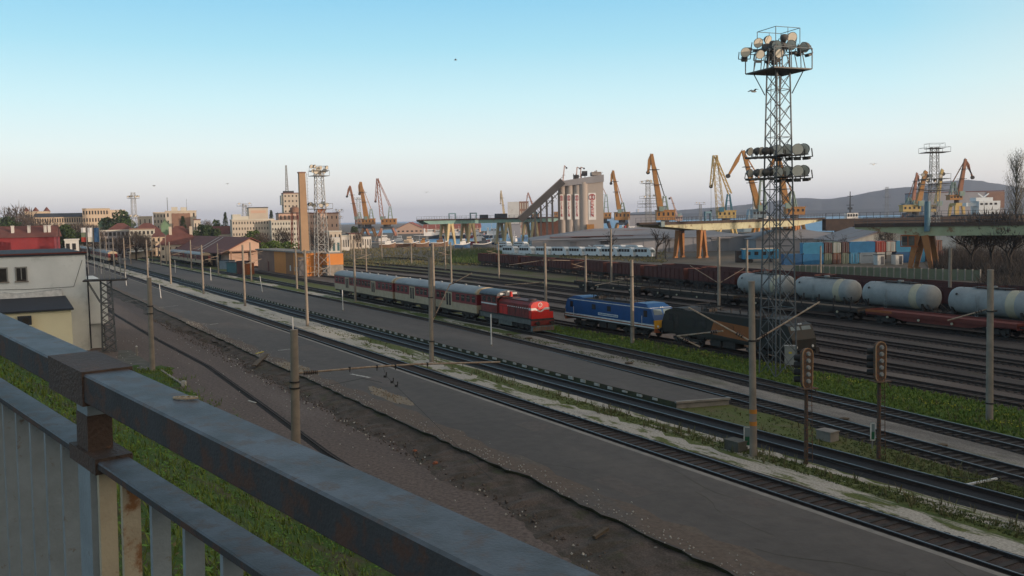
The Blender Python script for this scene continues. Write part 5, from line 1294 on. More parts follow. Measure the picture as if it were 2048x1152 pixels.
gr2, L2 = gantry('rightmost green and cream gantry crane with a rusty cab frame', a_-dirv*12.0+Vector((0, 1.5, 0)), a_+dirv*50, 9.2, 'gantry_green', 'gantry_leg', (.20, .05), (.205,), 1.9, portals=())
obj('drum', MB().tube((L2*.225, -4.4, 8.2), (L2*.225, -4.4, 14.2), .55, n=14), 'steel_blue', gr2)
cf = MB()
for x0, x1, z0, z1 in ((-3.6, -.9, 5.2, 7.4),):
    X = L2*.205
    for x in (x0, x1, (x0+x1)/2):
        for y in (-4.8, -2.2): cf.beam((X+x, y, z0), (X+x, y, z1), .16)
    for z in (z0, z1):
        for y in (-4.8, -2.2): cf.beam((X+x0, y, z), (X+x1+.6, y, z), .2)
        for x in (x0, x1): cf.beam((X+x, -4.8, z), (X+x, -2.2, z), .16)
cab_ = obj('cab_frame', cf, 'rust_orange', gr2); obj('cab', MB().b(X-3.45, X-1.1, -4.6, -2.4, 5.4, 7.3), 'concrete_dark', gr2); obj('cab_window', MB().b(X-3.3, X-2.4, -4.68, -4.6, 6.1, 7.1), 'glass_dark', gr2)
# left teal gantry
gl, L3 = gantry('long teal gantry crane on cream legs over the boat basin', G(842, 493), G(1112, 484), 12.2, 'gantry_teal', 'leg_cream', (.04, .04), (.185, .335, .6, .80), 1.7, 9.0, portals=(.2, .35, .8))
obj('machine_house', MB().b(L3*.41, L3*.46, -4.2, -2, 12.6, 14.6).b(L3*.52, L3*.6, -4.2, -2, 12.6, 15), 'boat_dark', gl)
# --- containers
def container_mesh(L_, m, door=None):
    mb = MB().b(-L_/2, L_/2, 0, 2.44, 0, 2.6); n = int(L_/.28)
    for k in range(n): x = -L_/2+.2+k*(L_-.4)/n; mb.b(x, x+.12, -.03, 0, .18, 2.42)
    for x in (-L_/2, L_/2-.16): mb.b(x, x+.16, -.05, 0, 0, 2.6)
    mb.b(-L_/2, L_/2, -.055, 0, 0, .16).b(-L_/2, L_/2, -.055, 0, 2.45, 2.6)
    return mb
def container(x0, x1, yt, Y, z, m, label, door=False, hgt=None):
    a, b_ = PY(x0, yt, Y), PY(x1, yt, Y); L_ = b_.x-a.x
    r = root('shipping_container', label, 'container', Vector(((a.x+b_.x)/2, Y, z)), 0, 'shipping containers behind the green concrete wall')
    if not door: obj('body', container_mesh(L_, m), m, r)
    else:
        obj('body', MB().b(-L_/2, L_/2, 0, 6, 0, 2.6), m, r)
        for s_ in (-1, 1):
            dd = obj('door', MB().b(s_*L_/4-L_/4+.1, s_*L_/4+L_/4-.1, -.05, 0, .12, 2.48), door if isinstance(door, str) else m, r)
            for q in (-.35, .35): obj('lock_bar', MB().tube((s_*L_/4+q*L_/4, -.1, .15), (s_*L_/4+q*L_/4, -.1, 2.45), .035, n=6), 'galv', dd)
    for x in (-L_/2+.1, L_/2-.1):
        for z_ in (.08, 2.52): obj('corner_casting', MB().box((x, -.06, z_), (.2, .1, .16)), 'black_metal', r)
    return r
YC = 222
CT = [(1606, 1647, 1, 'cont_cyan', 'bright blue upper container at the left end of the stack', 0), (1648, 1664, 1, 'cont_maroon', 'dark red container end right of the bright blue upper one', 1), (1665, 1682, 1, 'cont_green', 'upper container showing pale green doors', 'cont_white'), (1683, 1698, 1, 'cont_maroon', 'maroon upper container end left of the long blue one', 1),
      (1699, 1750, 1, 'cont_blue', 'long deep blue upper container left of the red one', 0), (1751, 1771, 1, 'cont_red', 'bright red container end in the upper row', 1), (1772, 1791, 1, 'cont_rust', 'upper container with peeling cream doors beside the rusty cab', 'cont_white'),
      (1606, 1647, 0, 'cont_blue', 'blue lower container at the left end of the stack', 0), (1648, 1664, 0, 'cont_green', 'dull green lower container end', 1), (1665, 1682, 0, 'cont_rust', 'rusty lower container end under the pale green doors', 1), (1683, 1698, 0, 'cont_green', 'grey green lower container end beside the long blue ones', 1),
      (1699, 1718, 0, 'cont_cyan', 'light blue lower container left of the grey blue one', 1), (1719, 1754, 0, 'cont_grey', 'grey blue lower container with a dark line of lettering', 0), (1792, 1826, 1, 'cont_cyan', 'blue upper container behind the rusty cab frame', 0), (1827, 1850, 1, 'cont_blue', 'upper blue container seen between the two gantry legs', 0),
      (1827, 1850, 0, 'cont_cyan', 'lower pale blue container between the two gantry legs', 0), (1568, 1604, 0, 'cont_deep', 'deep blue container on the ground left of the stack', 0), (1792, 1820, 0, 'cont_deep', 'dark blue lower container behind the left gantry leg', 0), (1868, 1884, 1, 'cont_rust', 'rusty container end right of the right gantry leg', 1), (1868, 1890, 0, 'cont_maroon', 'dark lower container right of the right gantry leg', 1)]
for x0, x1, lv, m, lb, dr in CT:
    c_ = container(x0, x1, 500, YC, .0+lv*2.62, m, lb, dr)
    if m == 'cont_grey': obj('lettering', MB().b(-1.3, 1.0, -.07, -.05, 1.75, 1.9), 'boat_dark', c_)
for x0, x1, lb in ((1755, 1769, 'small white cabin left of the dark gate'), (1791, 1806, 'small white cabin right of the dark gate')):
    a, b_ = PY(x0, 530, 214), PY(x1, 530, 214); w = b_.x-a.x; r = root('site_cabin', lb, 'cabin', ((a.x+b_.x)/2, 214, 0))
    obj('body', MB().b(-w/2, w/2, 0, 2.4, 0, 2.3), 'stucco_white', r); obj('roof', MB().b(-w/2-.1, w/2+.1, -.1, 2.5, 2.3, 2.42), 'roof_dark', r); obj('door', MB().b(0, .7, -.05, 0, .1, 2.0), 'door_dark', r)
a = PY(1530, 505, 236); r = root('work_trailer', 'teal blue site trailer left of the containers behind the tall mast', 'trailer', (a.x, 236, 0))
obj('body', MB().b(-5.5, 3.5, 0, 2.6, .9, 3.4), 'cont_cyan', r); obj('roof', MB().b(-5.7, 3.7, -.1, 2.7, 3.4, 3.55), 'stucco_yellow', r)
for x in (-4.2, -2.2, -.2, 1.8): obj('window', MB().b(x-.5, x+.5, -.05, 0, 1.9, 2.8), 'glass_dark', r)
for x in (-3.5, 1.5): obj('wheel', MB().tube((x, -.05, .5), (x, .3, .5), .5, n=14), 'black_metal', r)
a = PY(1487, 508, 238); r = root('cable_drum_rack', 'dark rack with two pale cable drums left of the blue trailer', 'rack', (a.x, 238, 0))
obj('frame', MB().b(-1.8, 1.8, 0, 1.6, 0, 3.0), 'rail_brown', r)
for x in (-.8, .8): obj('drum', MB().tube((x, -.1, 1.5), (x, 0, 1.5), .45, n=12), 'glass_pale', r)
# concrete panel wall
pa, pb = G(1588, 550), G(1960, 562); r = root('boundary_wall', 'greenish concrete panel wall below the containers', 'wall', pa)
mat('wall_green', (.17, .18, .12), (.12, .13, .085), .3, .9)
d = pb-pa; n = 28
for k in range(n):
    p, q = d*(k/n), d*((k+1)/n); obj('panel', MB().beam(p+Vector((0, 0, .95)), q*.999+p*.001+Vector((0, 0, .95)), .12, 1.9), 'wall_green', r)
for k in range(n+1): obj('post', MB().box(d*(k/n)+Vector((0, -.05, 1.0)), (.22, .22, 2.05)), 'concrete', r)
pa, pb = G(1008, 519), G(1120, 527); r = root('board_fence', 'pale green board fence left below the parked minibuses', 'fence', pa); d = pb-pa
for k in range(12): obj('board', MB().beam(d*(k/12)+Vector((0, 0, 1.1)), d*((k+.96)/12)+Vector((0, 0, 1.1)), .1, 2.2), 'cont_white' if k < 5 else 'wall_green', r)
for k in range(13): obj('post', MB().box(d*(k/12)+Vector((0, .1, 1.1)), (.15, .15, 2.3)), 'wood_old', r)
# --- minibuses
def bus():
    r = root('minibus', 'x', 'minibus', group='white minibuses parked in rows by the warehouse')
    pr = [(-3.0, .35), (-3.0, 2.2), (-2.85, 2.6), (1.9, 2.6), (2.55, 2.1), (2.95, 1.35), (3.05, .9), (3.05, .35)]
    obj('body', MB().prism(pr, -1.0, 1.0), 'bus_white', r)
    for k in range(4):
        for s_ in (-1, 1): obj('window', MB().b(-2.7+k*1.1, -1.75+k*1.1, s_*1.01-.01, s_*1.01+.01, 1.45, 2.2), 'glass_dark', r)
    obj('windscreen', MB().add([(2.56, -.85, 2.1), (2.56, .85, 2.1), (2.95, .9, 1.4), (2.95, -.9, 1.4)], [(0, 1, 2, 3)]).b(2.55, 2.57, -.85, .85, 2.09, 2.11), 'glass_pale', r)
    obj('rear_window', MB().b(-3.02, -3.0, -.8, .8, 1.5, 2.2), 'glass_dark', r)
    for x in (-1.9, 1.9):
        for s_ in (-1, 1): obj('wheel', MB().tube((x, s_*.8, .36), (x, s_*1.02, .36), .36, n=14), 'black_metal', r)
    obj('roof_rack', MB().b(-2, 1, -.7, .7, 2.6, 2.7), 'roof_grey', r)
    return r
b0 = bus(); first = True; rb = random.Random(9)
rows = [((1022, 507), (1290, 512), 9), ((1010, 502), (1270, 507), 9), ((1010, 497), (1240, 502), 8)]
ordn = ['leftmost', 'second from left', 'third from left', 'fourth from left', 'middle', 'sixth from left', 'seventh from left', 'eighth from left', 'rightmost']
for ri, (pa, pb, n) in enumerate(rows):
    for k in range(n):
        x = pa[0]+(pb[0]-pa[0])*k/(n-1); y = pa[1]+(pb[1]-pa[1])*k/(n-1); p = G(x, y+3-ri*1.2); az = rad(-52+rb.uniform(-4, 4))
        lb = 'white minibus %s of the %s row by the grey warehouse' % (ordn[k] if k < n-1 else 'rightmost', ('front', 'middle', 'back')[ri])
        if first: b0.location = p; b0.rotation_euler = (0, 0, az); b0['label'] = lb; first = False
        else: copy_tree(b0, loc=p, rz=az, label=lb)
for o_ in list(COL.objects):
    if o_.name.startswith('minibus'): o_.scale = (1.15, 1.1, 1.15)
# --- boats
def boat(x, y, Y, L_, hull, sup, label, yaw=0.0, mast_=True, tug=False, funnel=None, hh=1.6, name='boat'):
    p = PY(x, y, Y); p.z = WATER_Z; r = root(name, label, 'boat', p, yaw, 'boats in the harbour basin')
    N = 9; rings = []
    B = L_*.13
    for i in range(N):
        u = -1+2*i/(N-1); k = (1-abs(u)**3)*.95+.05 if u > 0 else 1-.35*abs(u)**3
        z1 = hh*(1+.45*max(0, u)**2+.12*abs(u)); rings.append([(u*L_/2, -B*k, z1), (u*L_/2*.96, -B*k*.6, -.3), (u*L_/2*.96, B*k*.6, -.3), (u*L_/2, B*k, z1)])
    obj('hull', MB().loft(rings, 0), hull, r)
    obj('rubbing_strake', MB().loft([[(a[0][0]*1.01, a[0][1]*1.03, a[0][2]-.25), (a[0][0]*1.01, a[0][1]*1.03, a[0][2]+.05), (a[3][0]*1.01, a[3][1]*1.03, a[3][2]+.05), (a[3][0]*1.01, a[3][1]*1.03, a[3][2]-.25)] for a in rings]), 'boat_white' if hull != 'boat_white' else 'boat_blue', r)
    c = obj('wheelhouse', MB().b(-L_*.15, L_*.22, -B*.65, B*.65, hh, hh+L_*.09+.6).b(-L_*.02, L_*.18, -B*.5, B*.5, hh+L_*.09+.6, hh+L_*.17+1.2), sup, r)
    for k in range(4): obj('window', MB().b(-L_*.01+k*L_*.05, L_*.02+k*L_*.05, -B*.5-.04, -B*.5+.02, hh+L_*.11+.8, hh+L_*.15+.9), 'glass_dark', c)
    if mast_: obj('mast', MB().beam((0, 0, hh+L_*.17), (0, 0, hh+L_*.45+1), .18).beam((0, -B*.5, hh+L_*.36), (0, B*.5, hh+L_*.36), .12).beam((-L_*.3, 0, hh), (-L_*.18, 0, hh+L_*.3), .14), 'boat_white', r)
    if funnel: obj('funnel', MB().tube((-L_*.12, 0, hh+1.5), (-L_*.13, 0, hh+L_*.2+1.2), L_*.035, n=12), funnel, r)
    return r
bl = [(856, 466, 700, 34, 'boat_dark', 'boat_white', 'white tugboat before the long red-roofed shed, leftmost there', .1, 'boat_white'), (872, 467, 705, 26, 'boat_dark', 'boat_white', 'dark-hulled white launch second along the far quay', .05, None), (905, 466, 700, 30, 'boat_dark', 'boat_white', 'tug with red mast at the far quay behind the cream leg', .05, 'boat_red'),
      (918, 468, 690, 22, 'boat_dark', 'boat_white', 'small white boat right of the first cream legs', -.1, None), (950, 466, 690, 24, 'boat_red', 'boat_white', 'boat with red hull before the pink sheds', .1, None), (983, 462, 680, 34, 'boat_dark', 'boat_white', 'big white tug far back in the basin', -.2, 'boat_white'),
      (955, 482, 500, 26, 'boat_red', 'boat_white', 'dark red and white tugboat in the middle of the basin', .15, 'boat_red'), (988, 484, 470, 20, 'boat_blue', 'boat_white', 'navy blue fishing boat with tall white wheelhouse', .5, None), (1029, 482, 500, 18, 'boat_white', 'boat_white', 'white trawler seen end on beside the teal gantry legs', 1.3, None),
      (1062, 484, 480, 16, 'boat_blue', 'boat_white', 'small boat half hidden behind the warehouse corner', .9, None), (795, 480, 520, 20, 'boat_white', 'boat_white', 'white motor yacht on the slip below the left cranes', .0, None), (765, 478, 530, 24, 'boat_white', 'boat_white', 'large white motor yacht left of the basin', .15, None),
      (839, 483, 500, 12, 'boat_blue', 'boat_white', 'small blue fishing boat with white cabin', .2, None), (854, 484, 495, 11, 'boat_blue', 'boat_white', 'small blue boat beside the rusty frames', -.3, None), (822, 479, 540, 10, 'boat_white', 'boat_white', 'little white boat at the left of the open water', .3, None),
      (1258, 452, 620, 34, 'boat_blue', 'boat_white', 'white ship with red funnel between the two orange cranes', .1, 'boat_red'), (1245, 450, 700, 30, 'boat_blue', 'stucco_white', 'blue-hulled coaster behind the crane right of the silo', 0, None)]
for x, y, Y, L_, hu, su, lb, yw, fu in bl: boat(x, y, Y, L_*.62, hu, su, lb, yw, True, False, fu, 1.4 if L_ < 20 else 2.4)
# boats laid up on land
for x, y, L_, hu, su, lb in ((879, 493, 12, 'boat_rust', 'boat_rust', 'rust-brown hull laid up before the basin, left'), (815, 494, 16, 'boat_rust', 'stucco_yellow', 'long rusty barge hull on the near shore'), (925, 497, 10, 'boat_blue', 'boat_white', 'blue hull laid up beside the teal gantry legs'), (845, 494, 9, 'boat_rust', 'crane_orange', 'orange cabin boat laid up on the shore'), (775, 496, 11, 'boat_rust', 'boat_white', 'brown boat laid up below the white yacht'), (965, 496, 12, 'boat_dark', 'boat_dark', 'dark hull laid up left of the minibuses')):
    g_ = G(x, y); b_ = boat(x, y, g_.y, L_*.7, hu, su, lb, .2, False, name='laid_up_boat'); b_.location.z = .2; b_['group'] = 'boats laid up on the shore'
# grey warship and its mast, dark tug at right, white ship at right
p = PY(1520, 440, 640); r = root('warship', 'blue grey warship upperworks left of the tall mast', 'ship', (p.x, 640, WATER_Z))
obj('hull', MB().loft([[(x_, -4*k_, 6), (x_, -3*k_, 0), (x_, 3*k_, 0), (x_, 4*k_, 6)] for x_, k_ in ((-20, .3), (-12, 1), (18, 1), (24, .1))]), 'navy_grey', r)
obj('superstructure', MB().prism([(-10, 6), (-8, 17), (0, 17), (1, 12), (14, 11), (16, 6)], -3, 3), 'navy_grey', r); obj('dome', MB().tube((-4.5, 0, 17), (-4.5, 0, 19), 2.2, 1.0, 14), 'boat_white', r); obj('mast', MB().beam((-5, 0, 18), (-5, 0, 27), .5), 'navy_grey', r); obj('panel', MB().b(2, 8, -3.1, -3, 8, 12), 'boat_white', r)
p = PY(1700, 440, 420); r = root('tugboat', 'dark-masted harbour tug left of the right crane cluster', 'boat', (p.x, 420, WATER_Z))
obj('hull', MB().loft([[(x_, -3*k_, 4.5), (x_, -2*k_, 0), (x_, 2*k_, 0), (x_, 3*k_, 4.5)] for x_, k_ in ((-10, .7), (-6, 1), (6, 1), (12, .15))]), 'boat_dark', r)
obj('wheelhouse', MB().b(-4, 5, -2.2, 2.2, 4.5, 11).b(-2, 3, -1.8, 1.8, 11, 13.5), 'boat_white', r)
for k in range(4): obj('window', MB().b(-1.7+k*1.2, -.9+k*1.2, -1.86, -1.8, 11.8, 13), 'glass_dark', r)
zt_ = TZ(Vector((p.x, 420, 0)), 383)-WATER_Z; obj('mast', MB().beam((0, 0, 13), (0, 0, zt_), .7, w2=.25, h2=.25).beam((-1.6, 0, 17), (1.6, 0, 17), .3).beam((-1.2, 0, 21), (1.2, 0, 21), .3).b(-.9, .9, -.6, .6, 15, 16), 'boat_dark', r)
p = PY(1966, 440, 440); r = root('moored_ship', 'white ship superstructure before the big dark shed at the right', 'ship', (p.x, 440, WATER_Z))
zz = lambda y: TZ(Vector((p.x, 440, 0)), y)-WATER_Z
obj('hull', MB().loft([[(x_, -5*k_, zz(428)), (x_, -4*k_, 0), (x_, 4*k_, 0), (x_, 5*k_, zz(428))] for x_, k_ in ((-14, .6), (-6, 1), (16, 1), (20, .3))]), 'boat_dark', r)
obj('superstructure', MB().b(-4, 6, -4, 4, zz(428), zz(402)).b(-5, 3, -3, 3, zz(402), zz(395)).b(-9, -4, -2, 2, zz(412), zz(405)), 'bus_white', r)
for k in range(4): obj('window', MB().b(-3.4+k*2.2, -2.2+k*2.2, -4.08, -4, zz(410), zz(406)), 'glass_dark', r)
obj('mast', MB().beam((0, 0, zz(395)), (2.5, 0, zz(387)), .5).beam((0, 0, zz(395)), (-2.5, 0, zz(387)), .5), 'bus_white', r)
# far white sheds on the opposite shore
for i, (x0, x1, yt, yb) in enumerate(((1651, 1668, 417, 422), (1678, 1690, 419, 422), (1275, 1278, 418, 423), (1720, 1724, 414, 421), (1776, 1786, 417, 421), (1600, 1612, 421, 423.5))):
    a, b_ = PY(x0, yb, 5600), PY(x1, yt, 5600); o = Vector((a.x, 5600, a.z)); obj('far_shed', MB().b(0, b_.x-a.x, 0, 60, -8, b_.z-a.z), 'boat_white', None, o, label='tiny white shed on the opposite shore, number counted from the tug', cat='shed', group='white sheds on the opposite shore')
labs = ['widest white far shed left of the dark tug mast', 'white far shed right behind the dark tug', 'narrow white far shore mark near the tallest orange crane', 'tiny white far tower left of the right cranes', 'white far shed beside the thin distant mast', 'low white far shed just right of the tall mast']
for o_, lb in zip([x for x in COL.objects if x.name.startswith('far_shed')], labs): o_['label'] = lb
def town(*a, **k):
    k.setdefault('yaw', rad(20)); return building(*a, **k)
# ---------------------------------------------------------------- town on the left
FA = 'facade'
r, w, hh = town('long arcaded hotel wing with dark roof on the left hill', 76, 168, 426, 620, 14, 'stucco_yellow', 'gable', 'roof_dark', 4, 22, 2.5, wh=.55, ww=.55, cat='hotel', name='hotel', balc=1, trim='stucco_cream')
r, w, hh = town('taller hotel wing with square windows right of the dark roof', 168, 213, 418, 616, 16, 'stucco_yellow', roof_m='stucco_cream', floors=5, cols=9, cat='hotel', name='hotel', side=1)
town('hotel end wing with few windows above the evergreen', 213, 246, 421, 630, 16, 'stucco_cream', roof_m='stucco_cream', floors=4, cols=4, ww=.3, cat='hotel', name='hotel')
r, w, hh = town('small hotel pavilion with dark domes at the far left', 52, 92, 424, 640, 14, 'stucco_yellow', roof_m='stucco_cream', floors=3, cols=8, cat='hotel', name='hotel')
for x in (-w*.45, -w*.05, w*.42): obj('dome', MB().tube((x, 5, hh+.4), (x, 5, hh+3.4), 2.4, .3, 10), 'roof_tile', r)
r, w, hh = town('red-walled building with brown roof and white chimneys at the far left', -20, 96, 452, 250, 14, 'wall_red', 'gable', 'roof_tile', 1, 14, 3.0, wh=.3, ww=.35)
for x in (-w*.12, w*.12, w*.36, w*.42): obj('chimney', MB().b(x-.35, x+.35, 2.5, 3.2, hh-2.2, hh-.1).b(x-.42, x+.42, 2.4, 3.3, hh-.1, hh+.1), 'stucco_white', r)
town('low white shed left of the flags', 131, 152, 481, 300, 6, 'stucco_white', roof_m='stucco_white', floors=2, cols=2, ww=.6)
town('grey concrete frame building under reconstruction left of the yellow house', 204, 262, 462, 400, 16, 'wall_grey', roof_m='stucco_pale', floors=4, cols=8, ww=.65, wh=.6)
town('grey and brick half-built block beside the yellow house', 262, 305, 459, 395, 16, 'stucco_pale', roof_m='brick_dull', floors=4, cols=6, ww=.5, wh=.5)
town('dark red roofed long house above the half-built block', 212, 268, 446, 470, 14, 'stucco_pale', 'hip', 'roof_tile', 2, 8, 4.5)
town('red roofed house with dormers left of the green netted block', 264, 322, 446, 465, 14, 'stucco_cream', 'hip', 'roof_tile', 2, 8, 4.5)
town('pale yellow house with dark windows beside the hip-roofed house', 304, 329, 461, 380, 12, 'stucco_yellow', 'hip', 'roof_tile', 3, 3, 2.5, ww=.35)
town('block wrapped in green netting above the hip roof', 322, 338, 438, 430, 10, 'green_net', 'gable_y', 'green_net', rise=3)
town('small netted house right of the hotel', 197, 212, 437, 520, 10, 'green_net', 'gable_y', 'green_net', rise=3)
town('cream block of flats behind the green netted block', 308, 336, 426, 540, 16, 'stucco_cream', roof_m='stucco_cream', floors=6, cols=5, ww=.35)
r, w, hh = town('bulky cream and brick block with rooftop boxes left of the evergreen', 334, 389, 423, 520, 18, 'stucco_cream', roof_m='stucco_cream', floors=5, cols=6, ww=.3)
obj('brick_face', MB().b(-w*.3, w*.3, -.15, 0, hh*.3, hh-1), 'brick_dull', r); obj('roof_box', MB().b(-w*.3, -w*.1, 3, 8, hh, hh+2.6).b(0, w*.2, 3, 8, hh, hh+2.4), 'stucco_pale', r); obj('antenna', MB().beam((-w*.42, 3, hh), (-w*.42, 3, hh+8), .3).beam((w*.2, 3, hh), (w*.2, 3, hh+7), .15), 'mast_dark', r)
town('small cream block with one dark window right of the bulky block', 388, 400, 440, 500, 10, 'stucco_cream', roof_m='roof_tile', floors=2, cols=2, ww=.3)
town('little orange-cream block with turret left of the antennas', 277, 302, 434, 560, 14, 'stucco_cream', roof_m='stucco_cream', floors=3, cols=3, ww=.2)
town('distant low houses with brown roofs between trees and pale flats', 428, 468, 452, 480, 12, 'stucco_cream', 'gable', 'roof_tile', 1, 8, 4)
r, w, hh = town('hip-roofed brown house behind the long station roof', 322, 394, 452, 330, 20, 'stucco_cream', 'hip', 'roof_tile', 2, 6, 6.5, ww=.3, wh=.35)
for x in (-3, 4): obj('chimney', MB().b(x-.5, x+.5, 5, 6, hh-4.2, hh-.2), 'stucco_cream', r)
r, w, hh = town('pale block of flats with many small windows left of the tall chimney', 468, 545, 440, 470, 18, 'stucco_cream', roof_m='stucco_pale', floors=5, cols=15, ww=.35, wh=.42)
obj('upper_storey', MB().b(-w*.48, -w*.28, 2, 14, hh, hh+3).b(-w*.28, -w*.1, 2, 14, hh, hh+2), 'stucco_pale', r)
town('pale block of flats behind the red-legged water tank', 545, 600, 442, 468, 18, 'stucco_pale', roof_m='stucco_cream', floors=5, cols=11, ww=.4, wh=.42)
r, w, hh = town('square pale building with a dark-rimmed roof above the flats', 499, 534, 416, 500, 16, 'stucco_cream', roof_m='roof_dark', floors=1, cols=1, ww=.78, wh=.35, first=.8, win='stucco_pink')
town('beige stepped block between the square building and tower', 560, 620, 427, 520, 16, 'stucco_pink', roof_m='roof_dark', floors=4, cols=8, ww=.3)
r, w, hh = town('tall pale tower block with a mast on top behind the chimney', 568, 602, 387, 540, 10, 'stucco_cream', roof_m='roof_tile', floors=10, cols=5, ww=.35, wh=.35)
obj('penthouse', MB().b(-w*.45, w*.1, 2, 7, hh, hh+1.6), 'roof_dark', r); obj('corner_loggia', MB().b(-w/2-1.2, -w/2, 1, 8, hh-6.5, hh-1), 'stucco_pale', r)
o_ = lattice(16, 1.5, .6, 1.0, .12, .07); oo = obj('antenna_mast', o_, 'galv', r, (-w*.25, 4, hh+.5))
town('pink five-storey block just right of the chimney', 616, 642, 427, 500, 14, 'stucco_pink', roof_m='roof_tile', floors=5, cols=6, ww=.3, wh=.4)
r, w, hh = town('pink block with a small orange roof house beside the sea', 642, 676, 427, 495, 14, 'stucco_pink', roof_m='roof_tile', floors=4, cols=4, ww=.25, wh=.35)
obj('roof_box', MB().b(-6, -2, 2, 6, hh, hh+2.6), 'rust_orange', r)
town('cream warehouse block below the pink flats', 659, 682, 464, 380, 12, 'stucco_cream', roof_m='stucco_pale', floors=2, cols=3, ww=.3)
town('dark brown low building left of the cream warehouse', 645, 659, 466, 385, 12, 'brick_dull', roof_m='roof_tile')
town('blue-doored small white shed near the sea shore', 655, 680, 478, 350, 8, 'stucco_white', roof_m='stucco_white', floors=1, cols=3, win='cont_teal')
town('small white kiosk row right of the cream warehouse', 681, 698, 473, 400, 8, 'stucco_white', roof_m='stucco_pale', floors=1, cols=4, ww=.4)
town('cream low clubhouse below the leftmost crane', 699, 722, 468, 420, 8, 'stucco_cream', roof_m='roof_tile', floors=2, cols=4, ww=.4)
town('white low clubhouse beside the motor yachts', 724, 742, 473, 430, 8, 'stucco_white', roof_m='roof_dark', floors=1, cols=4, ww=.4)
# white garage row and fence at the station forecourt
r = root('garage_row', 'row of pale garage doors behind the distant tracks', 'garages', G(259, 519)); d = G(305, 512)-G(259, 519)
for k in range(8): obj('garage_door', MB().beam(d*(k/8)+Vector((0, 0, 1.3)), d*((k+.94)/8)+Vector((0, 0, 1.3)), .3, 2.6), 'stucco_cream', r)
obj('roof', MB().beam(Vector((0, 1.5, 2.75)), d+Vector((0, 1.5, 2.75)), 3.6, .2), 'stucco_pale', r)
g_ = G(421, 528); r = root('white_panel_shed', 'small white panel shed under the long brown roof', 'shed', g_, 0)
obj('body', MB().b(-.2, 4.0, 0, 3, 0, 3.0), 'stucco_white', r); obj('roof', MB().b(-.4, 4.2, -.2, 3.2, 3.0, 3.12), 'roof_grey', r)
# long brown station roof, along the tracks
E0 = Vector((-76, 270, 0)); DIR = AX
r = root('goods_shed', 'long goods shed with brown tiled roof and two pale roof strips', 'shed', E0, math.atan2(-AX.y, -AX.x))
# local: +x towards the camera end, +y = to the right (NX)
Ls = 118
sec = [(-8.6, 4.2), (0, 8.6), (2.8, 7.2), (2.8, 7.0), (0, 8.35), (-8.6, 3.95)]
obj('roof', MB().prism(sec, -Ls, .9, 0, 'x'), 'roof_tile', r)
obj('wall', MB().prism([(-6.2, 0), (-6.2, 5.1), (0, 8.2), (2.5, 6.9), (2.5, 0)], -Ls+1, 0, 0, 'x'), 'stucco_pink', r)
for k in range(14): obj('pier', MB().b(-Ls+3+k*8.2, -Ls+3.5+k*8.2, -8.0, -7.6, 0, 4.2), 'stucco_cream', r)
for k in range(13): obj('doorway', MB().b(-Ls+5+k*8.2, -Ls+9+k*8.2, -6.26, -6.2, 0, 3.4), 'door_dark', r)
for x0 in (-30, -36): obj('roof_strip', MB().add([(x0, -8.0, 4.56), (x0+1.1, -8.0, 4.56), (x0-2.0, -.5, 8.4), (x0-3.1, -.5, 8.4)], [(0, 1, 2, 3)]), 'stucco_pale', r)
obj('canopy', MB().b(-.2, 4.5, -7, 3, 4.6, 4.8).b(4.2, 4.5, -6.8, -6.5, 0, 4.6).b(4.2, 4.5, 2.4, 2.7, 0, 4.6), 'brick_dull', r)
# yard clutter in front of the goods shed
for i, (x, y, w, h_, m, lb) in enumerate(((470, 545, 3.4, 2.6, 'cont_teal', 'teal metal cabin before the pink gable'), (455, 538, 3.6, 2.4, 'cont_grey', 'grey metal cabin before the pink gable'), (487, 548, 2.0, 3.2, 'cont_maroon', 'dark maroon hut at the left of the orange shed'), (497, 549, 1.6, 2.8, 'rust_orange', 'narrow orange hut touching the orange shed'))):
    r = root('yard_hut', lb, 'hut', G(x, y), rad(-30)); obj('body', MB().b(-w/2, w/2, -1.2, 1.2, 0, h_), m, r); obj('roof', MB().b(-w/2-.15, w/2+.15, -1.35, 1.35, h_, h_+.12), 'roof_dark', r)
# orange shed
E0 = ST(64.3, 210.8); r = root('orange_shed', 'flat-roofed shed with orange and brown painted wall panels', 'shed', E0, math.atan2(-AX.y, -AX.x))
segs = [(0, 8.6, 'stucco_orange'), (8.6, 15.0, 'brick_orange'), (15.0, 25.5, 'stucco_orange'), (25.5, 42, 'brick_dull')]
mat('brick_orange', (.30, .15, .075), (.26, .125, .065), .3, .9)
for a, b_, m in segs: obj('wall_panel', MB().b(-b_, -a-.02, 0, 5, 0, 5.4), m, r)
obj('roof', MB().b(-42.4, .5, -.5, 5.2, 5.4, 5.7), 'concrete', r)
obj('door', MB().b(-35, -32, -.05, 0, .8, 3.4).b(-30, -28.5, -.05, 0, 1.0, 3.0), 'brick_dull', r)
obj('door', MB().b(-31.5, -30.6, -.05, 0, 0, 2.6), 'wagon_red', r)
obj('notice', MB().b(-11.6, -10.8, -.06, 0, .9, 2.2), 'stucco_white', r)
mb = MB(); q = random.Random(8)
for k in range(7): x = -7.5+k*.75; mb.beam((x, -.05, .9), (x+.3, -.05, 2.0), .12, .06).beam((x+.3, -.05, 2.0), (x+.5, -.05, .9+q.uniform(0, .4)), .12, .06)
obj('graffiti', mb, 'stucco_white', r)
obj('wall_panel', MB().b(.02, .3, -1.5, -.2, .2, 4.5), 'door_dark', r)
E1 = ST(68.5, 207); r = root('orange_annex', 'small orange annex over a grey graffiti wall behind the lattice mast', 'shed', E1, math.atan2(-AX.y, -AX.x))
obj('upper_wall', MB().b(-4, 0, 0, 4, 2.6, 5.2), 'stucco_orange', r); obj('lower_wall', MB().b(-4, -.1, .1, 4, 0, 2.6), 'concrete', r)
obj('roof', MB().b(-4.1, .1, -.1, 4.1, 5.2, 5.35), 'concrete', r)
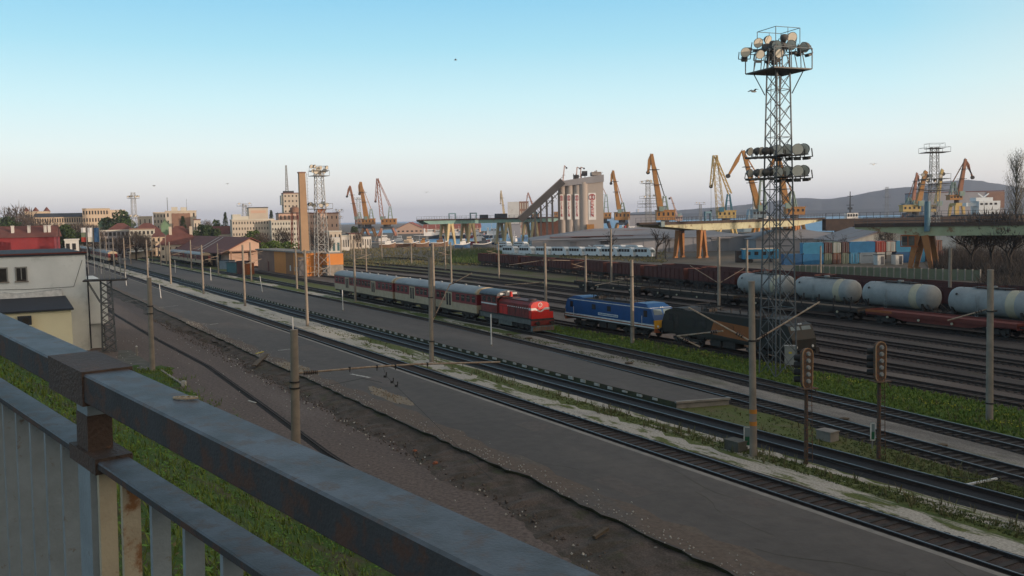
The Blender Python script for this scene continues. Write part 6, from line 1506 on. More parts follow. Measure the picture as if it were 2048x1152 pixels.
# chimney
g_ = PY(610, 505, 224); g_.z = 0; zc = TZ(g_, 346); r = root('brick_chimney', 'tall square chimney rising behind the orange shed', 'chimney', g_, rad(24))
obj('shaft', MB().beam((0, 0, 0), (-.3, 0, zc), 2.15, 2.15, w2=1.5, h2=1.5), 'brick_tan' if False else 'stucco_tan', r) if False else None
mat('stucco_tan', (.40, .27, .17), (.33, .22, .14), .25, .9)
mb = MB(); W0, W1 = 1.02, .74
mb.loft([[(sx*W0, sy*W0, -.1) for sx, sy in ((-1, -1), (1, -1), (1, 1), (-1, 1))], [(sx*W1-.12, sy*W1, zc) for sx, sy in ((-1, -1), (1, -1), (1, 1), (-1, 1))]]); obj('shaft', mb, 'stucco_tan', r)
obj('cap', MB().box((-.12, 0, zc+.1), (1.75, 1.75, .3)), 'brick_dull', r)
mb = MB()
for k in range(28): z = 2+k*zc/30; mb.b(W0-.0, W0+.35, -.25, .25, z, z+.05)
mb.beam((W0+.35, -.25, 1), (W1+.35, -.25, zc), .05).beam((W0+.35, .25, 1), (W1+.35, .25, zc), .05)
obj('ladder', mb, 'galv', r)
g_ = PY(592, 500, 300); g_.z = 0; zt_ = TZ(g_, 425); r = root('water_tank_tower', 'brown water tank on thin red legs left of the chimney', 'water tower', g_)
for sx, sy in ((-1, -1), (1, -1), (1, 1), (-1, 1)): obj('leg', MB().beam((sx*1.2, sy*1.2, 0), (sx*.9, sy*.9, zt_), .25), 'wagon_red', r)
obj('tank', MB().tube((0, 0, zt_), (0, 0, zt_+1.5), 1.5, 1.4, 14).tube((0, 0, zt_+1.5), (0, 0, zt_+2.0), 1.4, .3, 14), 'brick_dull', r)
# flags on poles
for i, (x, yt, cols_, lb) in enumerate(((173, 453, ('boat_white', 'cont_green', 'cont_red'), 'striped white green and red flag on its pole'), (186, 453, ('boat_white', 'boat_white', 'stucco_pale'), 'plain white flag on a pale pole'), (199, 453, ('boat_blue', 'boat_blue', 'boat_blue'), 'dark blue flag on its pole'))):
    g_ = PY(x, 515, 235); g_.z = 0; zt_ = TZ(g_, yt); r = root('flag_pole', lb, 'flag', g_)
    obj('pole', MB().tube((.25, 0, 0), (.25, 0, zt_), .07, .05, 8), 'galv', r)
    h_ = 3.6/3
    for k, m in enumerate(cols_): obj('flag_stripe', MB().loft([[(a_, .12*math.sin(a_*3+k), zt_-.3-h_*(k)) for a_ in (.2, -.4, -1.0)]+[(a_, .12*math.sin(a_*3+k), zt_-.3-h_*(k+1)) for a_ in (-1.0, -.4, .2)], [(a_, .12*math.sin(a_*3+k)+.04, zt_-.3-h_*(k)) for a_ in (.2, -.4, -1.0)]+[(a_, .12*math.sin(a_*3+k)+.04, zt_-.3-h_*(k+1)) for a_ in (-1.0, -.4, .2)]]), m, r)
# ---------------------------------------------------------------- white building at the near left
mat('plaster_white', (.78, .82, .82), (.68, .72, .72), .35, .9, rust=(.60, .64, .64), rust_at=.62, bump=.1)
mat('plaster_cream', (.80, .75, .53), (.74, .69, .49), .4, .9)
mat('roof_felt', (.035, .042, .055), (.03, .034, .043), .6, .8)
mat('foil', (.45, .48, .50), (.30, .33, .35), 2.5, .35, metal=.5)
K0 = Vector((-43.1, 93.6, 0)); az = math.atan2(-AX.y, -AX.x)   # local +x towards the camera, along the tracks; -y to the left
r = root('white_building', 'two-storey white plaster building with dark flat roof at the left', 'building', K0, az)
hb = 9.75
mb = MB().b(-26, 0, -30, -.0, 3.05, hb); obj('wall', mb, 'plaster_white', r)
obj('wall', MB().b(-26, -.4, -30, -3.6, 0, 3.05).b(-.5, 0, -2.2, -.0, 0, 3.05), 'plaster_white', r)
obj('roof', MB().b(-26.2, .15, -30, .15, hb, hb+.16), 'roof_felt', r)
obj('parapet', MB().b(-.12, .16, -30, .16, hb+.16, hb+.28), 'wagon_red', r)
obj('lower_wing', MB().b(-14, -.6, .02, 1.9, 2.6, 6.9), 'plaster_white', r); obj('wing_base', MB().b(-13.5, -1.2, .02, 1.5, 0, 2.6), 'plaster_white', r)
mb = MB()
for k in range(5): mb.b(-12+k*2.6, -11+k*2.6, 1.5, 1.56, .2, 2.4)
obj('dark_doorway', mb, 'door_dark', r)
obj('doorway', MB().b(-.38, -.3, -3.55, -2.25, 0, 3.0), 'door_dark', r)
obj('gutter', MB().tube((.1, .1, .2), (.1, .1, hb-1.3), .07, n=8), 'roof_felt', r)
for y in (-7.3, -5.3):
    pass
for xa, xb in ((-22, 15), (29, 53)):
    A_ = lambda px: (lambda X: X)((lambda q_: (px-q_[0])/(q_[1]-q_[0]))((proj(K0+NX*-8+Vector((0, 0, 8)))[0], proj(K0+Vector((0, 0, 8)))[0])))*8-8
    y0, y1 = A_(xa), A_(xb)
    f = obj('window', MB().b(0, .05, y0, y1, 7.35, 8.75), 'under_dark', r); obj('pane', MB().b(.051, .06, y0+.15, y1-.15, 7.5, 8.6), 'glass_dark', f)
    obj('sill', MB().b(0, .14, y0-.08, y1+.08, 7.25, 7.35), 'concrete', f)
    obj('frame', MB().b(.05, .09, y0, y0+.12, 7.35, 8.75).b(.05, .09, y1-.12, y1, 7.35, 8.75).b(.05, .09, y0, y1, 8.63, 8.75).b(.055, .085, (y0+y1)/2-.04, (y0+y1)/2+.04, 7.5, 8.6), 'box_grey', f)
# annex in front
r2 = root('cream_annex', 'low cream annex with dark felt roof in front of the white building', 'building', K0+(-AX*.0), az)
ya = A_(122); 
obj('wall', MB().b(.02, 9.4, -30, ya, 0, 5.0), 'plaster_cream', r2)
obj('roof', MB().add([(.05, -30, 5.55), (9.7, -30, 5.0), (9.7, ya+.2, 5.0), (.05, ya+.2, 5.55), (.05, -30, 5.7), (9.7, -30, 5.15), (9.7, ya+.2, 5.15), (.05, ya+.2, 5.7)], [(3, 2, 1, 0), (4, 5, 6, 7), (0, 1, 5, 4), (1, 2, 6, 5), (2, 3, 7, 6), (3, 0, 4, 7)]), 'roof_felt', r2)
mb = MB(); q = random.Random(6); pts = []
for k in range(30): y = ya-.1-k*1.0; pts.append((y, .55+q.uniform(-.12, .16)))
mb.loft([[(.03, y, 5.7), (.03, y, 5.7+z), (.16, y, 5.7+z*.9), (.3, y, 5.7)] for y, z in pts]); obj('flashing', mb, 'foil', r2)
obj('cable', MB().path([(.05, -8, 6.6), (.05, -5, 6.5), (.05, -1.2, 6.55), (.05, -.3, 9.2)], .02, 4), 'roof_felt', r)
# air conditioner on the annex front
p_ = proj(K0-AX*9.4+Vector((0, 0, 4.5)))
yc = -8+8*(47-proj(K0-AX*9.4+NX*-8+Vector((0, 0, 4.5)))[0])/(p_[0]-proj(K0-AX*9.4+NX*-8+Vector((0, 0, 4.5)))[0])
r3 = root('air_conditioner', 'dark air conditioner unit under the eave of the cream annex', 'air conditioner', K0-AX*9.42+NX*yc+Vector((0, 0, 3.9)), az)
obj('case', MB().b(.1, .55, -.55, .55, .0, .8), 'roof_felt', r3); obj('tray', MB().b(.02, .65, -.7, .7, -.12, -.02), 'plaster_cream', r3)
obj('fan_grille', MB().tube((.55, .1, .4), (.58, .1, .4), .3, n=16), 'black_metal', r3); obj('hose', MB().path([(.1, .1, -.1), (.05, .2, -.5), (.05, .5, -1.0)], .04, 6), 'box_grey', r3)
# ---------------------------------------------------------------- bridge ramp, railing and bank in the foreground
DV = Vector((-0.67915848, 0.73128137, 0.06301849)); NV = Vector((0.73273778, 0.68051109, 0)); WV = Vector((0.04288478, -0.04617603, 0.99801236)); CV = Vector((0, 0, HC))
Q = lambda a, b_, t: CV+NV*a-WV*b_+DV*t
def rbox(mb, a0, a1, b0, b1, t0, t1, m=0):
    vs = [Q(a, b_, t) for t in (t0, t1) for b_ in (b0, b1) for a in (a0, a1)]
    return mb.add(vs, [(0, 1, 3, 2), (4, 6, 7, 5), (0, 4, 5, 1), (2, 3, 7, 6), (0, 2, 6, 4), (1, 5, 7, 3)], m)
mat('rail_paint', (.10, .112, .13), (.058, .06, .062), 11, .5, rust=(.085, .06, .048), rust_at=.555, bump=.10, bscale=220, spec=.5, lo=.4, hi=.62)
mat('rail_side_shaded', (.05, .052, .055), (.038, .038, .04), 9, .65, rust=(.08, .045, .033), rust_at=.54, bump=.12, bscale=160)  # shade of the rail's near side put into a darker colour, plus real rust
mat('rust_cap', (.085, .055, .042), (.06, .045, .038), 9, .65, rust=(.17, .09, .05), rust_at=.66, bump=.3, bscale=120)
mat('bar_paint', (.24, .285, .31), (.20, .235, .25), 14, .55, rust=(.15, .12, .09), rust_at=.66, bump=.12, bscale=120)
mat('bar_rusty', (.42, .37, .27), (.33, .28, .20), 7, .7, rust=(.22, .11, .05), rust_at=.58, bump=.15, bscale=120)
RL = root('bridge_railing', 'blue-grey rusty steel railing across the foreground', 'railing', Q(.7, 0, 2.0))
def robj(name, mb, m, par=None, **k):
    o0 = RL.location; mb.v = [tuple(Vector(v)-o0) for v in mb.v]; return obj(name, mb, m, par or RL, **k)
def bev(mb, a0, a1, b0, b1, t0, t1, r_=.006, n=1):
    """box rail with softened edges along t"""
    prof = [(a0+r_, b0), (a1-r_, b0), (a1, b0+r_), (a1, b1-r_), (a1-r_, b1), (a0+r_, b1), (a0, b1-r_), (a0, b0+r_)]
    mb.loft([[Q(a, b_, t) for a, b_ in prof] for t in [t0+(t1-t0)*i/n for i in range(n+1)]])
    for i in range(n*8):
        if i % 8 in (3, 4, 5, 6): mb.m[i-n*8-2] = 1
    return mb
mb = MB(); bev(mb, .67, .77, .45, .515, -4, 2.12, .004, 10); o = robj('top_rail', mb, ['rail_paint', 'rail_side_shaded'])
mb = MB(); bev(mb, .67, .77, .45, .515, 2.28, 9, .004, 10); robj('top_rail', mb, ['rail_paint', 'rail_side_shaded'])
mb = MB(); rbox(mb, .666, .776, .445, .522, 2.07, 2.30); robj('joint_cap', mb, 'rust_cap')
mb = MB(); bev(mb, .69, .76, .649, .668, -4, 2.09, .003, 8); robj('lower_rail', mb, ['rail_paint', 'rail_side_shaded'])
mb = MB(); bev(mb, .69, .76, .649, .668, 2.24, 9, .003, 8); robj('lower_rail', mb, ['rail_paint', 'rail_side_shaded'])
mb = MB(); rbox(mb, .685, .767, .642, .678, 2.06, 2.23); robj('joint_collar', mb, 'rust_cap')
for tp in (2.10, 4.6, -.6):
    mb = MB(); rbox(mb, .695, .747, .515, .645, tp+.03, tp+.10); rbox(mb, .693, .75, .68, 1.62, tp+.02, tp+.10); o = robj('post', mb, 'bar_paint')
    mb = MB(); rbox(mb, .6935, .7485, .56, .648, tp+.0285, tp+.1015); robj('rust_band', mb, 'rust_cap')
    for q_ in (.25,): pass
t = 1.945; k = 0
while t > -3.4:
    mb = MB(); rbox(mb, .70, .738, .668, 1.55, t, t+.012)
    if abs(t-(-.6)) > .15: robj('baluster', mb, 'bar_rusty' if k in (0,) else 'bar_paint')
    t -= .157; k += 1
mb = MB(); rbox(mb, .70, .738, .668, 1.55, 2.085, 2.097); robj('baluster', mb, 'bar_rusty')
t = 2.24+.07
while t < 8:
    mb = MB(); rbox(mb, .692, .754, .668, 1.55, t, t+.012)
    robj('baluster', mb, 'bar_paint'); t += .125
mb = MB(); bev(mb, .69, .76, 1.50, 1.52, -4, 9, .003, 8); robj('bottom_rail', mb, ['rail_paint', 'rail_side_shaded'])
p = Q(.72, .448, 1.5)
mb = MB(); n_ = 20; hd = Vector((DV.x, DV.y, DV.z)).normalized()
pr = [(.024*math.cos(k_*2*math.pi/n_), .010*math.sin(k_*2*math.pi/n_)) for k_ in range(n_)]
for (a_, b_), (c_, d_) in zip(pr, pr[1:]+pr[:1]): mb.beam(Vector((a_, b_, .002)), Vector((c_, d_, .002)), .004, .003)
for a_ in (-.012, 0, .012): mb.beam((a_, -.009, .002), (a_, .009, .002), .003, .003)
mat('plastic_tan', (.42, .33, .22), None, 5, .6)
pp = PY(371, 797, (lambda r_: r_[1]*(.448/-(Vector(r_.tolist()).dot(WV))))(ray(371, 797)))
o = obj('plastic_tag', mb, 'plastic_tan', None, pp, rad(-8), label='small pale oval plastic tag lying on the top rail', cat='tag')
# ramp deck and bank
mb = MB(); dh = Vector((DV.x, DV.y, 0)).normalized()
R_ = lambda a, t, z: Vector((NV.x*a+dh.x*t, NV.y*a+dh.y*t, z))
zd = lambda t: 10.88+.0631*max(-60, min(60, t))
n = 30; A_ = [R_(.95, -45+3.6*i, zd(-45+3.6*i)) for i in range(n)]; B_ = [R_(-9, -45+3.6*i, zd(-45+3.6*i)) for i in range(n)]
mb.strip(A_, B_); mb.strip([p_.copy() for p_ in A_], [p_-Vector((0, 0, .5)) for p_ in A_]); mb.strip([p_.copy() for p_ in B_], [p_-Vector((0, 0, 9)) for p_ in B_])
struct('bridge_road', mb, 'asphalt_road')
rnd = random.Random(21)
def bank_z(a, t):
    at = 20.6+(t-35)*.27; at = max(13, at); u = max(0, min(1, (a-.95)/(at-.95)))
    z = (zd(t)-.5)*(1-u)**1.25
    if t > 58: z *= max(0, 1-(t-58)/26.0)**1.2
    return z
mb = MB(); rows = []
for i in range(64):
    t = -30+i*1.85; row = []
    for j in range(26):
        a = .95+j*1.42; z = bank_z(a, t); row.append(R_(a, t, z+(rnd.uniform(-.12, .12) if 0 < z else -.03)))
    rows.append(row)
for a_, b_ in zip(rows, rows[1:]): mb.strip(a_, b_)
patch('bank_grass', (.05, .095, .018), (.075, .065, .035), (.09, .14, .03), .35, (1, 1, 1), .55, .62, .08)
struct('grass_bank', mb, 'bank_grass')
# grass blades and weeds
def blades(name, pts, hmin, hmax, m, label, n=4, wd=.03):
    mb = MB(); q = random.Random(len(pts))
    for p_ in pts:
        for k in range(n):
            a = q.uniform(0, 6.28); h = q.uniform(hmin, hmax); w = wd*q.uniform(.6, 1.4); d = Vector((math.cos(a), math.sin(a), 0)); s = Vector((-d.y, d.x, 0))*w
            b0 = p_+d*q.uniform(0, .1); tip = b0+d*h*q.uniform(.2, .8)+Vector((0, 0, h)); md = b0.lerp(tip, .5)+Vector((0, 0, h*.15))
            mb.add([b0-s, b0+s, md+s*.8, md-s*.8, tip], [(0, 1, 2, 3), (3, 2, 4)])
    return obj(name, mb, m, None, kind='stuff', label=label, cat='grass')
def leaves(name, pts, size, m, label, n=5, spread=.25):
    mb = MB(); q = random.Random(len(pts)+3)
    for p_ in pts:
        for k in range(n):
            c = p_+Vector((q.gauss(0, spread), q.gauss(0, spread), abs(q.gauss(0, spread*.9))))
            a = Vector((q.uniform(-1, 1), q.uniform(-1, 1), q.uniform(-.3, .6))).normalized()*size*q.uniform(.5, 1.3); b_ = a.cross(Vector((q.uniform(-.5, .5), q.uniform(-.5, .5), 1))).normalized()*size*q.uniform(.3, .6)
            mb.add([c-a, c-b_, c+a, c+b_], [(0, 1, 2, 3)])
    return obj(name, mb, m, None, kind='stuff', label=label, cat='weeds')
pts = []; pb = []
for k in range(26000):
    a, t = rnd.uniform(1.2, 34), rnd.uniform(0, 74)
    if rnd.random() > 1.3-.012*t: continue
    at = max(13, 20.6+(t-35)*.27)
    if a > at+rnd.uniform(-.5, 1.2): continue
    p_ = R_(a, t, bank_z(a, t)); v = proj(p_)
    if p_.y > 2 and -60 < v[0] < 900 and 500 < v[1] < 1300: (pb if rnd.random() < .35 else pts).append(p_)
blades('bank_tufts', pts[:11000], .12, .38, 'leaf_grass', 'green grass growing on the bank below the railing', 3, .022)
leaves('bank_weeds', pb[:5000], .075, 'leaf_bright', 'leafy weeds on the bank below the railing', 6, .16)
leaves('dry_weeds', [R_(a, t, bank_z(a, t)) for a, t in ((rnd.uniform(2, 24), rnd.uniform(2, 60)) for _ in range(1500))], .06, 'leaf_dry', 'dry stalks and dead leaves among the grass on the bank', 4, .2)
pts = []; py_ = []
def strip_pts(A, B, t0, t1, n, dens=1.0, patchy=0):
    r_ = []
    for k in range(n):
        t = rnd.uniform(t0, t1); t = t0+(t-t0)*rnd.uniform(.3, 1); a = interp(A, t) if isinstance(A, list) else A; b_ = interp(B, t) if isinstance(B, list) else B
        s = rnd.uniform(a, b_)
        if patchy and math.sin(s*2.1+t*.31)+math.sin(t*.13-s*1.3+2)+math.sin(t*.05+s) < patchy-1: continue
        r_.append(ST(s, t, 0))
    return r_
pts += strip_pts(33.5, 34.7, 8, 75, 2600)+strip_pts(33.0, 35.4, 75, 130, 600, patchy=1.6)+strip_pts(38.3, off(T3, -1.5), 12, 46, 2200)+strip_pts(off(T3, 1.5), off(T4, -1.6), 60, 130, 1200, patchy=1.2)+strip_pts(38.0, 38.25, 46, 120, 500)
mat('leaf_verge', (.105, .13, .04), (.085, .10, .035), 3, .9)
blades('verge_tufts', pts, .03, .10, 'leaf_verge', 'short grass tufts on the verges between the near tracks', 5, .022)
pts = strip_pts(off(T4, 1.7), off(T5, -1.3), 5, 110, 9000)
blades('meadow_tufts', pts, .08, .24, 'leaf_grass', 'green grass between the red and the blue engine tracks', 4, .035)
blades('tall_weeds', strip_pts(off(T4, 1.7), off(T5, -1.3), 5, 110, 900, patchy=1.5)+strip_pts(33.3, 34.9, 8, 110, 260)+strip_pts(38.2, off(T3, -1.6), 12, 46, 200), .25, .55, 'leaf_dry', 'taller dry weeds on the verges between the tracks', 4, .02)
fl_ = [p_+Vector((0, 0, .2)) for p_ in strip_pts(off(T4, 2.2), off(T5, -1.6), 25, 80, 1100, patchy=1.9)]
leaves('yellow_flowers', fl_, .06, 'flower_yellow', 'small yellow flowers in the grass near the tall mast', 4, .10)
pts = [g_ for g_ in (G(rnd.uniform(270, 345), rnd.uniform(738, 775)) for _ in range(500))]
blades('pole_patch', pts, .1, .25, 'leaf_grass', 'small green patch round the foot of the left grey pole', 4, .03)
# rubble and stones on the bank of the near platform
SM = []
for k in range(5):
    q = random.Random(k); base = [(-1, -1, -1), (1, -1, -1), (1, 1, -1), (-1, 1, -1), (-1, -1, 1), (1, -1, 1), (1, 1, 1), (-1, 1, 1)]
    vs = [tuple(c*q.uniform(.5, 1.0)*.5 for c in v) for v in base]
    SM.append((vs, [(3, 2, 1, 0), (4, 5, 6, 7), (0, 1, 5, 4), (1, 2, 6, 5), (2, 3, 7, 6), (3, 0, 4, 7)]))
def stones(name, pts, smin, smax, m, label):
    mb = MB()
    for p_ in pts:
        vs, fs = rnd.choice(SM); s = rnd.uniform(smin, smax); R3 = Matrix.Rotation(rnd.uniform(0, 6), 3, Vector((rnd.random(), rnd.random(), rnd.random()+.1)).normalized())
        mb.add([p_+R3 @ Vector(v)*s for v in vs], fs)
    return obj(name, mb, m, None, kind='stuff', label=label, cat='rubble')
bp = lambda n, t0, t1, w0, w1: [ST(interp(edge, t)-rnd.uniform(w0, w1), t, .08) for t in (t0+(t1-t0)*rnd.random()**1.3 for _ in range(n))]
mat('clod', (.13, .105, .09), (.09, .075, .065), 4, .95)
stones('rubble', [p_+Vector((0, 0, rnd.uniform(-.05, .1))) for p_ in bp(2600, 8, 130, .1, 2.4)], .03, .13, 'clod', 'dark rubble and clods along the broken platform edge')
stones('pale_rubble', bp(260, 10, 90, .5, 2.8), .04, .12, 'stone_white', 'scattered pale stones along the broken platform edge')
stones('platform_crumbs', [ST(interp(edge, t)+abs(rnd.gauss(0, .7)), t, P1Z+.02) for t in [rnd.uniform(12, 120) for _ in range(900)]], .02, .07, 'stone_white', 'crumbs of broken asphalt on the platform edge')
stones('road_pebbles', [ST(rnd.uniform(9, 19), rnd.uniform(20, 110), .02) for _ in range(300)], .03, .08, 'stone_white', 'small pebbles on the brown dirt road')
def chunk(x, y, s, m, nm, label, z=0.0, sz=(1, .8, .6)):
    q = random.Random(int(x)); mb = MB(); rings = []
    for i in range(6):
        u = -1+2*i/5; k = math.sqrt(max(.05, 1-u*u)); rings.append([(k*s*sz[0]*.5*math.cos(a)*q.uniform(.8, 1.1), k*s*sz[1]*.5*math.sin(a)*q.uniform(.8, 1.1), s*sz[2]*.5*(u+1)) for a in [j*.785 for j in range(8)]])
    return obj(nm, MB().loft(rings), m, None, G(x, y, z), label=label, cat='stone')
chunk(871, 930, .34, 'red_brick_bit', 'orange_block', 'orange brick lump lying on the brown dirt road')
chunk(830, 905, .28, 'red_brick_bit', 'brick_piece', 'small reddish brick piece near the rubble bank')
chunk(1312, 1107, .42, 'concrete', 'concrete_lump', 'pale concrete lump on the rubble bank at the bottom', .1)
for x, y, s, lb in ((1018, 670, .5, 'dark clod on the pale gravel, left one before the red engine'), (1057, 678, .6, 'dark clod on the pale gravel, right one before the red engine'), (1258, 728, .6, 'brown clod on the gravel right of the second platform'), (1688, 840, .5, 'brown clod between the two signals on grey gravel'), (1884, 893, .5, 'brown clod on grey gravel right of the farther signal')):
    chunk(x, y, s, 'wood_old', 'clod', lb, 0, (1.4, .8, .35))
mb = MB(); p, q_ = G(508, 735, .25), G(532, 712, .6); obj('plank', MB().beam(Vector((0, 0, .15)), q_-p+Vector((0, 0, .15)), .42, .12), 'wood_old', None, p, label='short brown plank leaning on the broken platform edge', cat='plank')
p, q_ = G(512, 707, P1Z+.05), G(527, 703, P1Z+.05); obj('yellow_strip', MB().beam(Vector((0, 0, 0)), q_-p, .12, .05), 'plastic_yellow', None, p, label='yellow strip lying near the broken platform edge', cat='strip')
p, q_ = G(1188, 1080, .2), G(1215, 1062, .35); obj('beam_piece', MB().beam(Vector((0, 0, .1)), q_-p+Vector((0, 0, .1)), .16, .12), 'wood_old', None, p, label='short wooden beam piece in the rubble at the bottom', cat='beam')
for i, (a_, b_, lb) in enumerate((((1095, 1100) and ((497, 802), (512, 807)), 0, 'white scrap on the sunken rail in the dirt road'), (((686, 818), (738, 806)), 0, 'pale sheet scrap at the foot of the rubble, near one'), (((690, 838), (712, 828)), 0, 'pale sheet scrap at the foot of the rubble, far one'))):
    p, q_ = G(*a_[0]), G(*a_[1]); obj('scrap', MB().beam(Vector((0, 0, .03)), q_-p+Vector((0, 0, .05)), .12, .03), 'stucco_pale', None, p, label=lb, cat='scrap')
mat('sand_tan', (.26, .21, .15), (.20, .165, .12), 2, .95)
for pl, nm in ((((733, 772), (752, 774), (790, 788), (832, 803), (812, 812), (775, 800), (742, 786)), 'near'), (((552, 724), (575, 722), (618, 736), (640, 748), (605, 748), (570, 738)), 'far')):
    pts = [G(x, y, P1Z+.006) for x, y in pl]; cen = sum(pts, Vector())/len(pts)
    ring = []
    for i in range(len(pts)*4):
        a_ = pts[i//4]; b_ = pts[(i//4+1) % len(pts)]; p_ = a_.lerp(b_, (i % 4)/4); ring.append(cen+(p_-cen)*rnd.uniform(.75, 1.15))
    struct('worn_patch', MB().face(ring), 'sand_tan')
    stones('tan_crumbs', [cen+(rnd.choice(ring)-cen)*rnd.random()+Vector((0, 0, .02)) for _ in range(160)], .03, .10, 'sand_tan', 'tan crumbs of broken paving on the near platform, %s patch' % nm)
# kerb and path beside the left grey pole
pa, pb = G(322, 742), G(368, 772); r = root('path_kerb', 'short pale kerb ending in a white stone beside the left grey pole', 'kerb', pa)
obj('kerb', MB().beam(Vector((0, 0, .06)), pb-pa+Vector((0, 0, .06)), .2, .14), 'concrete', r); obj('white_stone', MB().box(pb-pa+Vector((0, 0, .2)), (.3, .3, .4)), 'stone_white', r)
struct('footpath', MB().face([G(236, 700, .008), G(262, 700, .008), G(325, 745, .008), G(300, 752, .008), G(236, 735, .008)]), 'concrete_dark')
g_ = G(274, 712); r = root('white_stump', 'low white marker post between the lattice mast and the left grey pole', 'marker', g_); obj('post', MB().tube((0, 0, 0), (0, 0, .9), .1, .09, 8), 'concrete', r); obj('top', MB().tube((0, 0, .9), (0, 0, 1.0), .11, .06, 8), 'white_paint', r)
# platform marks (white worn lines)
mb = MB()
for (x0, y0), (x1, y1) in (((250, 603), (294, 599)), ((318, 615), (356, 611)), ((420, 649), (436, 647)), ((232, 572), (250, 571)), ((556, 701), (580, 698)), ((702, 748), (740, 755))):
    p, q_ = G(x0, y0, P1Z+.005), G(x1, y1, P1Z+.005); d = (q_-p).normalized(); s_ = Vector((-d.y, d.x, 0)); ws = [rnd.uniform(.03, .16) for _ in range(12)]
    mb.strip([p.lerp(q_, i/11)+s_*ws[i] for i in range(12)], [p.lerp(q_, i/11)-s_*ws[-i-1] for i in range(12)])
struct('worn_line', mb, 'stone_white')
# thin overhead wires seen against the near tracks
r = root('overhead_wire', 'thin overhead wire crossing above the tracks at the lower right', 'wire', PY(1610, 905, 46)); o0 = r.location.copy()
obj('wire', MB().path([PY(1610, 905, 46)-o0, PY(1700, 936, 43)-o0, PY(1840, 949, 42)-o0, PY(2060, 966, 40)-o0], .011, 4), 'wire', r)
# ---------------------------------------------------------------- trees
mat('bark', (.07, .057, .048), (.05, .042, .036), 3, .95)
mat('leaf_dark', (.035, .06, .022), (.055, .085, .03), .5, .9)
mat('leaf_mid', (.075, .12, .03), (.05, .085, .022), .5, .9)
mat('leaf_spring', (.11, .17, .04), (.075, .12, .03), .5, .9)
mat('twig', (.13, .105, .09), (.085, .07, .06), .4, .95)
mat('twig_grey', (.21, .20, .16), (.15, .145, .11), .4, .95)
def crown_mesh(seed, n, rx, rz, size, clumps=9, hollow=.35, flat=1.0, top=0.0):
    q = random.Random(seed); mb = MB(); C_ = []
    for _ in range(clumps):
        a, u = q.uniform(0, 6.28), q.uniform(-1, 1); k = math.sqrt(1-u*u)*q.uniform(.35, .8); C_.append((Vector((k*math.cos(a)*rx, k*math.sin(a)*rx, u*rz*.7)), q.uniform(.28, .5)))
    for i in range(n):
        c, rr = q.choice(C_); d = Vector((q.gauss(0, 1), q.gauss(0, 1), q.gauss(0, 1))).normalized()*q.uniform(.5, 1)**.6
        p = c+Vector((d.x*rx*rr*1.15, d.y*rx*rr*1.15, d.z*rz*rr*1.15))
        a = Vector((q.gauss(0, 1), q.gauss(0, 1), q.gauss(0, 1))).normalized()*size*q.uniform(.5, 1.2); b_ = a.cross(Vector((q.gauss(0, 1), q.gauss(0, 1), q.gauss(0, 1)))).normalized()*size*q.uniform(.4, .8)
        mb.add([p-a, p-b_*.8, p+a, p+b_], [(0, 1, 2, 3)])
    return mb
def limbs(mb, p, d, ln, r_, depth, q, spread=.5, taper=.62):
    e = p+d*ln; mb.tube(p, e, r_, r_*.68, 5, caps=False)
    if depth == 0: return
    for k in range(q.choice((2, 3)) if depth > 1 else 3):
        nd = (d+Vector((q.gauss(0, spread), q.gauss(0, spread), q.gauss(.06, spread*.55)))).normalized(); limbs(mb, p+d*ln*q.uniform(.55, 1), nd, ln*q.uniform(.6, .85), r_*taper, depth-1, q, spread, taper)
PROT = {}
